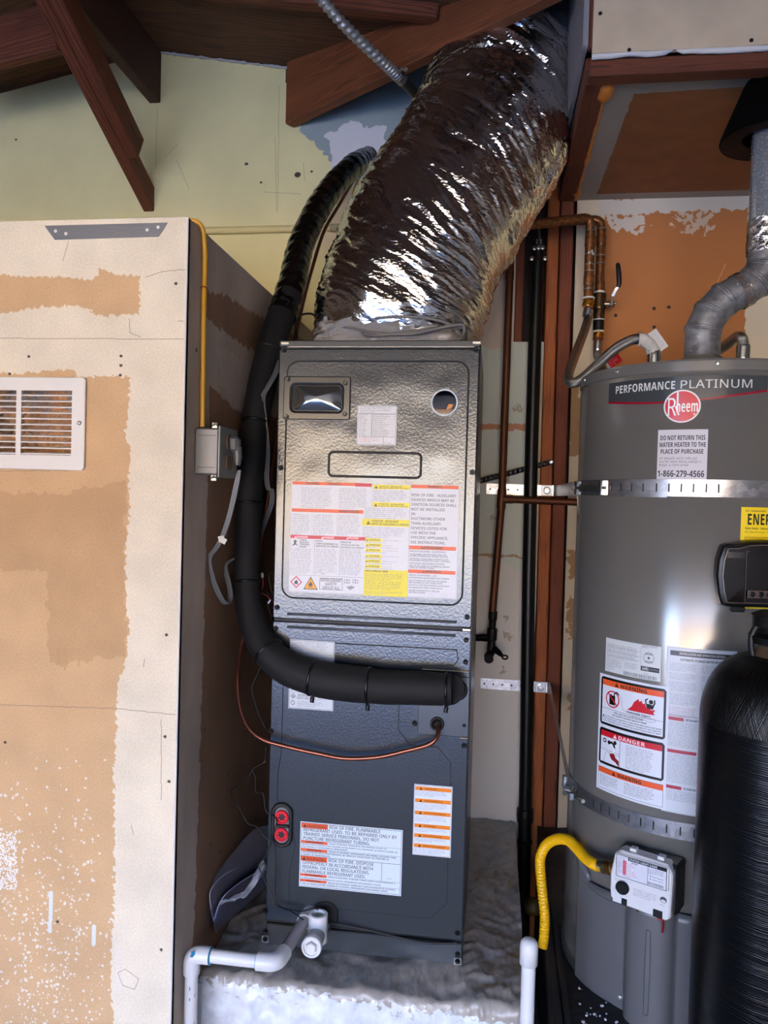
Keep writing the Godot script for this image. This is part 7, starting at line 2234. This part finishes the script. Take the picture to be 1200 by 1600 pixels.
	obj("braid", st, M(Color(0.75, 0.75, 0.74), 0.16, 1.0, {"bump": hose.heightmap_texture, "bs": 0.05, "uv": Vector3(8, 140, 1)}), u)
	obj("steel_ferrule", ring_on(P(1161, 551, 1.90), Vector3(P(1161, 551, 1.90).x, 1.7, -1.90), 0.0155, 0.035, 20), steel, u)
	# red printed tag hanging on the hot hose
	var ri := sheet(96, 72, Color(0.75, 0.04, 0.14))
	fill(ri, 0, 0, 16, 72, Color(0.80, 0.76, 0.74)); fill(ri, 0, 0, 96, 20, Color(0.08, 0.04, 0.05)); small_print(ri, 24, 4, 66, 1, 14, Color(0.8, 0.78, 0.76)); small_print(ri, 24, 26, 60, 3, 14, Color(0.88, 0.80, 0.80))
	st = S(); sticker(st, 0.046, 0.030, Transform3D(Basis(Vector3.BACK, 0.62) * Basis(Vector3.UP, 0.3), P(957, 563, 2.02)), 0.0006)
	tag(obj("red_tag", st, M(Color.WHITE, 0.4, 0.0, {"tex": ri})), "red and black printed tag tucked behind the braided hose", "tag")

func ribbon_flat(st: SurfaceTool, p: PackedVector3Array, wide: float, thick: float) -> void:   # a bent strip whose width runs along x
	for i in p.size() - 1:
		var d := (p[i + 1] - p[i])
		var y := d.normalized(); var z := Vector3.RIGHT.cross(y).normalized()
		box(st, (p[i] + p[i + 1]) / 2, Vector3(wide, d.length() + 0.001, thick), 0.0005, Basis(z.cross(y) * -1.0, y, z).orthonormalized())

# ------------------------------------------------------------------ pipes in the bay between unit and heater
func bay_pipes() -> void:
	var old := M(Color(0.38, 0.21, 0.11), 0.5, 0.55)
	var o := thing("branch_pipe", "old brown copper pipe with a tee, ending in a hose tap", "copper pipe", P(770, 1020, 2.43))
	var a := P(800, 330, 2.43); var b := P(784, 780, 2.43); var c := P(769, 965, 2.43)
	obj("pipe", rod(a, b, 0.0118, 18), old, o)
	obj("pipe", rod(b, c, 0.0118, 18), old, o)
	var r := P(945, 790, 2.38)
	obj("side_branch", rod(b, Vector3(r.x, b.y - 0.004, r.z), 0.0112, 18), old, o)
	var st := S(); tube(st, PackedVector3Array([b + (a - b).normalized() * 0.032, b + (c - b).normalized() * 0.030]), 0.0138, 18)
	tube(st, PackedVector3Array([b, b + Vector3(0.034, 0, 0.002)]), 0.0132, 18)
	obj("tee", st, old, o)
	obj("coupling", ring_on(a.lerp(b, 0.22), b, 0.0132, 0.03), old, o)
	var dk := M(Color(0.085, 0.06, 0.045), 0.55, 0.5)
	var tapn := S()
	lathe(tapn, [Vector2(0.0, 0.0), Vector2(0.0135, 0.0), Vector2(0.0135, 0.024), Vector2(0.011, 0.03), Vector2(0.0105, 0.052), Vector2(0.0155, 0.055), Vector2(0.0155, 0.090), Vector2(0.012, 0.093), Vector2(0.014, 0.124), Vector2(0.0, 0.130)], along(P(770.5, 955, 2.43), P(767, 1025, 2.43)), 18, 0, TAU, false)
	var tap := obj("hose_tap", tapn, dk, o)
	st = S(); tube(st, path([[768, 1018, 2.43], [763, 1026, 2.41], [764, 1030, 2.39]]), [0.0125, 0.0135, 0.0145], 16)
	obj("tap_spout", st, dk, tap)
	st = S(); tube(st, path([[770, 1012, 2.43], [780, 1020, 2.40], [784, 1024, 2.39]]), [0.011, 0.0085, 0.006], 12)
	var loop := PackedVector3Array()
	for k in 14: loop.append(P(789, 1027, 2.385) + Vector3(cos(TAU * k / 14.0) * 0.008, sin(TAU * k / 14.0) * 0.006, 0))
	tube(st, loop, 0.0028, 6, false, true)
	obj("tap_handle", st, dk, tap)
	st = S(); tube(st, path([[764, 1000, 2.44], [752, 999, 2.46], [742, 999, 2.48]]), 0.006, 10)
	tube(st, path([[764, 993, 2.44], [752, 993, 2.47], [744, 994, 2.49]]), 0.005, 10)
	obj("wall_stub", st, dk, tap)
	# black gas pipe
	var g := thing("gas_pipe", "tall black iron pipe standing before the plaster between the copper pipe and studs", "gas pipe", P(820, 1290, 2.44))
	var iron := M(Color(0.028, 0.028, 0.032), 0.38, 0.3, {"spec": 0.5})
	var p := path([[840.5, 385, 2.45], [836, 520, 2.45], [830.5, 700, 2.45], [826, 900, 2.45], [822, 1180, 2.45], [820, 1290, 2.45], [816, 1520, 2.45]])
	st = S(); tube(st, p, 0.0205, 20)
	obj("pipe", st, iron, g)
	st = S(); lathe(st, [Vector2(0.021, -0.02), Vector2(0.026, -0.018), Vector2(0.027, 0.0), Vector2(0.026, 0.022), Vector2(0.021, 0.024)], along(P(820.4, 1274, 2.45), P(821, 1180, 2.45)), 18, 0, TAU, false)
	obj("coupling", st, iron, g)
	st = S(); lathe(st, [Vector2(0.021, 0), Vector2(0.024, 0.003), Vector2(0.024, 0.010), Vector2(0.021, 0.012)], along(P(819.7, 1318, 2.45), P(820, 1290, 2.45)), 18, 0, TAU, false)
	obj("collar", st, iron, g)
	# its hanger clamp with bolts
	var k := thing("pipe_clamp", "bolted metal clamp holding the top of the black pipe", "pipe clamp", P(841, 400, 2.44))
	var zn := M(Color(0.50, 0.50, 0.48), 0.3, 0.85)
	st = S(); tube(st, path([[842, 352, 2.45], [843, 376, 2.44]]), 0.004, 8)
	obj("hanger_rod", st, zn, k)
	for q in [[839, 382], [845, 382]]:
		st = S(); box(st, P(q[0], q[1], 2.435), Vector3(0.007, 0.034, 0.004), 0.001)
		obj("hanger_leg", st, zn, k)
	for q in [[835, 388], [842, 387], [848, 387], [831, 404], [852, 404]]:
		st = S(); lathe(st, [Vector2(0.0, 0), Vector2(0.0075, 0), Vector2(0.0075, 0.006), Vector2(0.003, 0.007), Vector2(0.003, 0.013), Vector2(0, 0.013)], face_z(P(q[0], q[1], 2.43)), 6, 0, TAU, false)
		obj("clamp_bolt", st, zn, k)
	st = S(); ribbon(st, path([[829, 403, 2.44], [835, 403, 2.435], [842, 402, 2.42], [848, 403, 2.435], [854, 403, 2.44]]), 0.016, 0.003)
	obj("clamp_band", st, M(Color(0.20, 0.12, 0.10), 0.45, 0.6), k)
	# painted conduit on the yellow wall
	var cnd := thing("wall_conduit", "yellow painted pipe running level along the wall behind the closet", "conduit", P(420, 358, 2.48))
	var c0 := P(230, 359, 2.485); var c1 := P(522, 356, 2.485)
	obj("painted_pipe", rod(Vector3(c0.x, c1.y, c0.z), c1, 0.0115, 14), M(Color(0.86, 0.80, 0.56), 0.5), cnd)
	obj("coupling", rod(c1 - Vector3(0.012, 0, 0), c1 + Vector3(0.018, 0, 0), 0.013, 14), M(Color(0.72, 0.68, 0.52), 0.5), cnd)
	obj("bare_pipe", rod(c1 + Vector3(0.016, 0, 0), c1 + Vector3(0.34, 0, 0), 0.0118, 14), M(Color(0.12, 0.12, 0.11), 0.5, 0.4), cnd)
	# yellow wire behind the duct
	st = S(); tube(st, curve(path([[560, 282, 2.42], [553, 300, 2.40], [546, 335, 2.40], [540, 360, 2.40], [530, 420, 2.42]]), 8), 0.0052, 8)
	tag(obj("yellow_wire", st, M(Color(0.80, 0.62, 0.12), 0.4)), "short yellow cable showing behind the left edge of the silver duct", "cable")
	# armoured cable at the top
	var f := thing("armored_cable", "ribbed flexible metal conduit hanging down before the slanting beam", "conduit", P(625, 118, 2.12))
	var fp := curve(path([[478, -30, 1.88], [505, 2, 1.90], [535, 36, 1.94], [565, 66, 2.0], [595, 94, 2.06], [612, 110, 2.10], [622, 120, 2.13]]), 40)
	st = S()
	tube(st, fp, func(i, a): return 0.0135 + 0.0022 * sin((i * 0.62 + a)), 18)
	obj("armor", st, M(Color(0.66, 0.65, 0.63), 0.38, 0.6), f)
	st = S(); tube(st, path([[618, 115, 2.12], [627, 124, 2.145], [629, 126, 2.15]]), [0.017, 0.0175, 0.0165], 18)
	obj("connector", st, M(Color(0.55, 0.56, 0.56), 0.25, 0.9), f)
	st = S(); tube(st, path([[627, 124, 2.145], [655, 152, 2.24], [672, 168, 2.30]]), 0.0145, 18)
	obj("plain_tube", st, M(Color(0.25, 0.25, 0.23), 0.35, 0.6), f)
	st = S(); tube(st, path([[622, 116, 2.11], [627, 108, 2.09], [636, 108, 2.09]]), 0.0035, 8)
	lathe(st, [Vector2(0, 0), Vector2(0.006, 0), Vector2(0.006, 0.004), Vector2(0, 0.005)], face_z(P(634, 109, 2.085)), 10, 0, TAU, false)
	obj("strap_clip", st, M(Color(0.66, 0.66, 0.64), 0.3, 0.85), f)
	# yellow gas connector
	var y := thing("gas_hose", "yellow ribbed gas connector looping from the valve down the gap", "gas hose", P(850, 1480, 1.82))
	var yp := curve(path([[943, 1355, 1.605], [930, 1351, 1.625], [915, 1341, 1.66], [901, 1325, 1.70], [888, 1313, 1.735], [872, 1311, 1.77], [856, 1318, 1.80], [846, 1334, 1.815], [844, 1352, 1.82], [847, 1390, 1.825], [851, 1430, 1.82], [850, 1462, 1.81], [847, 1482, 1.80]]), 34)
	st = S(); tube(st, yp, func(i, a): return 0.0112 + 0.0009 * sin(i * 1.35), 18)
	obj("corrugated_tube", st, M(Color(0.90, 0.68, 0.03), 0.35, 0.0, {"spec": 0.5}), y)
	var s0 := P(938, 1353, 1.615); var s1 := P(968, 1358, 1.575)
	st = S()
	lathe(st, [Vector2(0, 0), Vector2(0.0135, 0), Vector2(0.014, 0.012), Vector2(0.0125, 0.018)], along(s0, s1), 20, 0, TAU, false)
	obj("steel_collar", st, M(Color(0.45, 0.44, 0.42), 0.3, 0.9), y)
	st = S()
	lathe(st, [Vector2(0.0125, 0.018), Vector2(0.0145, 0.020), Vector2(0.0145, 0.036), Vector2(0.0105, 0.038), Vector2(0.0105, 0.06)], along(s0, s1), 6, 0, TAU, false)
	obj("brass_nut", st, M(Color(0.52, 0.38, 0.18), 0.3, 0.9), y)
	# the valve low in the gap
	st = S(); lathe(st, [Vector2(0, -0.022), Vector2(0.02, -0.016), Vector2(0.026, 0.0), Vector2(0.018, 0.02), Vector2(0, 0.024)], Transform3D(Basis(), P(833, 1417, 2.2)), 14)
	tag(obj("shutoff_valve", st, M(Color(0.42, 0.36, 0.22), 0.45, 0.4)), "brass shutoff valve low in the dark gap by the yellow hose", "valve")

# ------------------------------------------------------------------ black filter tank
func pressure_tank() -> void:
	var c := Vector3(0.502, 0, -1.405)
	var R := 0.1275
	var o := thing("filter_tank", "glossy black fiber-wound filter tank cut off by the right edge", "tank", c)
	var im := Image.create(512, 512, false, Image.FORMAT_L8)   # winding: thin strands nearly level
	var n := noise(341, 0.02, 2)
	var h := []
	for k in 512: h.append(rng.randf())
	for y in 512:
		for x in 512:
			var t := y + x * 28.0 / 512.0 + 2.0 * n.get_noise_2d(x, y)
			var s: float = h[int(t * 0.5) & 511] * 0.6 + absf(sin(t * 0.55)) * 0.4
			im.set_pixel(x, y, Color(s, s, s))
	var wound := M(Color(0.016, 0.016, 0.019), 0.3, 0.0, {"bump": tex(im), "bs": 0.05, "uv": Vector3(0.3, 3.4, 1), "spec": 0.36})
	var prof := []
	for k in 15:
		var a := PI / 2 * k / 14.0
		prof.append(Vector2(lerpf(0.034, R, pow(cos(a), 0.85)) if k < 14 else 0.040, 1.125 + 0.118 * sin(a)))
	var st := S()
	lathe(st, [Vector2(0, 0.0), Vector2(R, 0.03), Vector2(R, 0.3), Vector2(R, 0.7), Vector2(R, 1.0), Vector2(R, 1.125)], Transform3D(Basis(), c), 64)
	obj("wound_shell", st, wound, o)
	# strands run over the shoulder
	var im2 := Image.create(512, 256, false, Image.FORMAT_L8)
	for y in 256:
		for x in 512:
			var t := x + y * 0.55 + 3.0 * n.get_noise_2d(x * 2.0, y)
			var t2 := x - y * 0.7
			var s: float = h[int(t) & 511] * 0.6 + h[int(t2 * 0.5 + 590.0) & 511] * 0.4
			im2.set_pixel(x, y, Color(s, s, s))
	st = S()
	lathe(st, prof, Transform3D(Basis(), c), 72)
	obj("shoulder", st, M(Color(0.026, 0.024, 0.022), 0.34, 0.0, {"bump": tex(im2), "bs": 0.09, "uv": Vector3(0.45, 4.0, 1), "spec": 0.4}), o)
	st = S()
	lathe(st, [Vector2(0.050, 1.236), Vector2(0.046, 1.246), Vector2(0.038, 1.256), Vector2(0.036, 1.262)], Transform3D(Basis(), c), 40)
	obj("tan_neck", st, M(Color(0.30, 0.24, 0.17), 0.6), o)
	st = S()
	lathe(st, [Vector2(0.036, 1.260), Vector2(0.052, 1.264), Vector2(0.054, 1.276), Vector2(0.040, 1.282), Vector2(0.040, 1.290), Vector2(0.050, 1.294), Vector2(0.050, 1.312), Vector2(0.036, 1.318), Vector2(0, 1.32)], Transform3D(Basis(), c), 40, 0, TAU, false)
	obj("head_valve", st, M(Color(0.03, 0.03, 0.032), 0.4), o)
	st = S(); tube(st, curve(path([[1178, 1030, 1.40], [1174, 1010, 1.40], [1176, 990, 1.40], [1188, 973, 1.40], [1206, 965, 1.40], [1230, 966, 1.40]]), 10), 0.0058, 12)
	tag(obj("black_hose", st, M(Color(0.012, 0.012, 0.013), 0.5)), "black hose curving beside the neck of the filter tank", "hose")

func _ready() -> void:
	rng.seed = 20240611
	lights()
	room()
	timbers()
	studs()
	soffit()
	closet()
	pads()
	air_handler()
	duct()
	water_heater()
	pressure_tank()
	line_set()
	straps()
	vent()
	water_pipes()
	bay_pipes()
	top_wires()
	electrics()
	papers()
	drains()
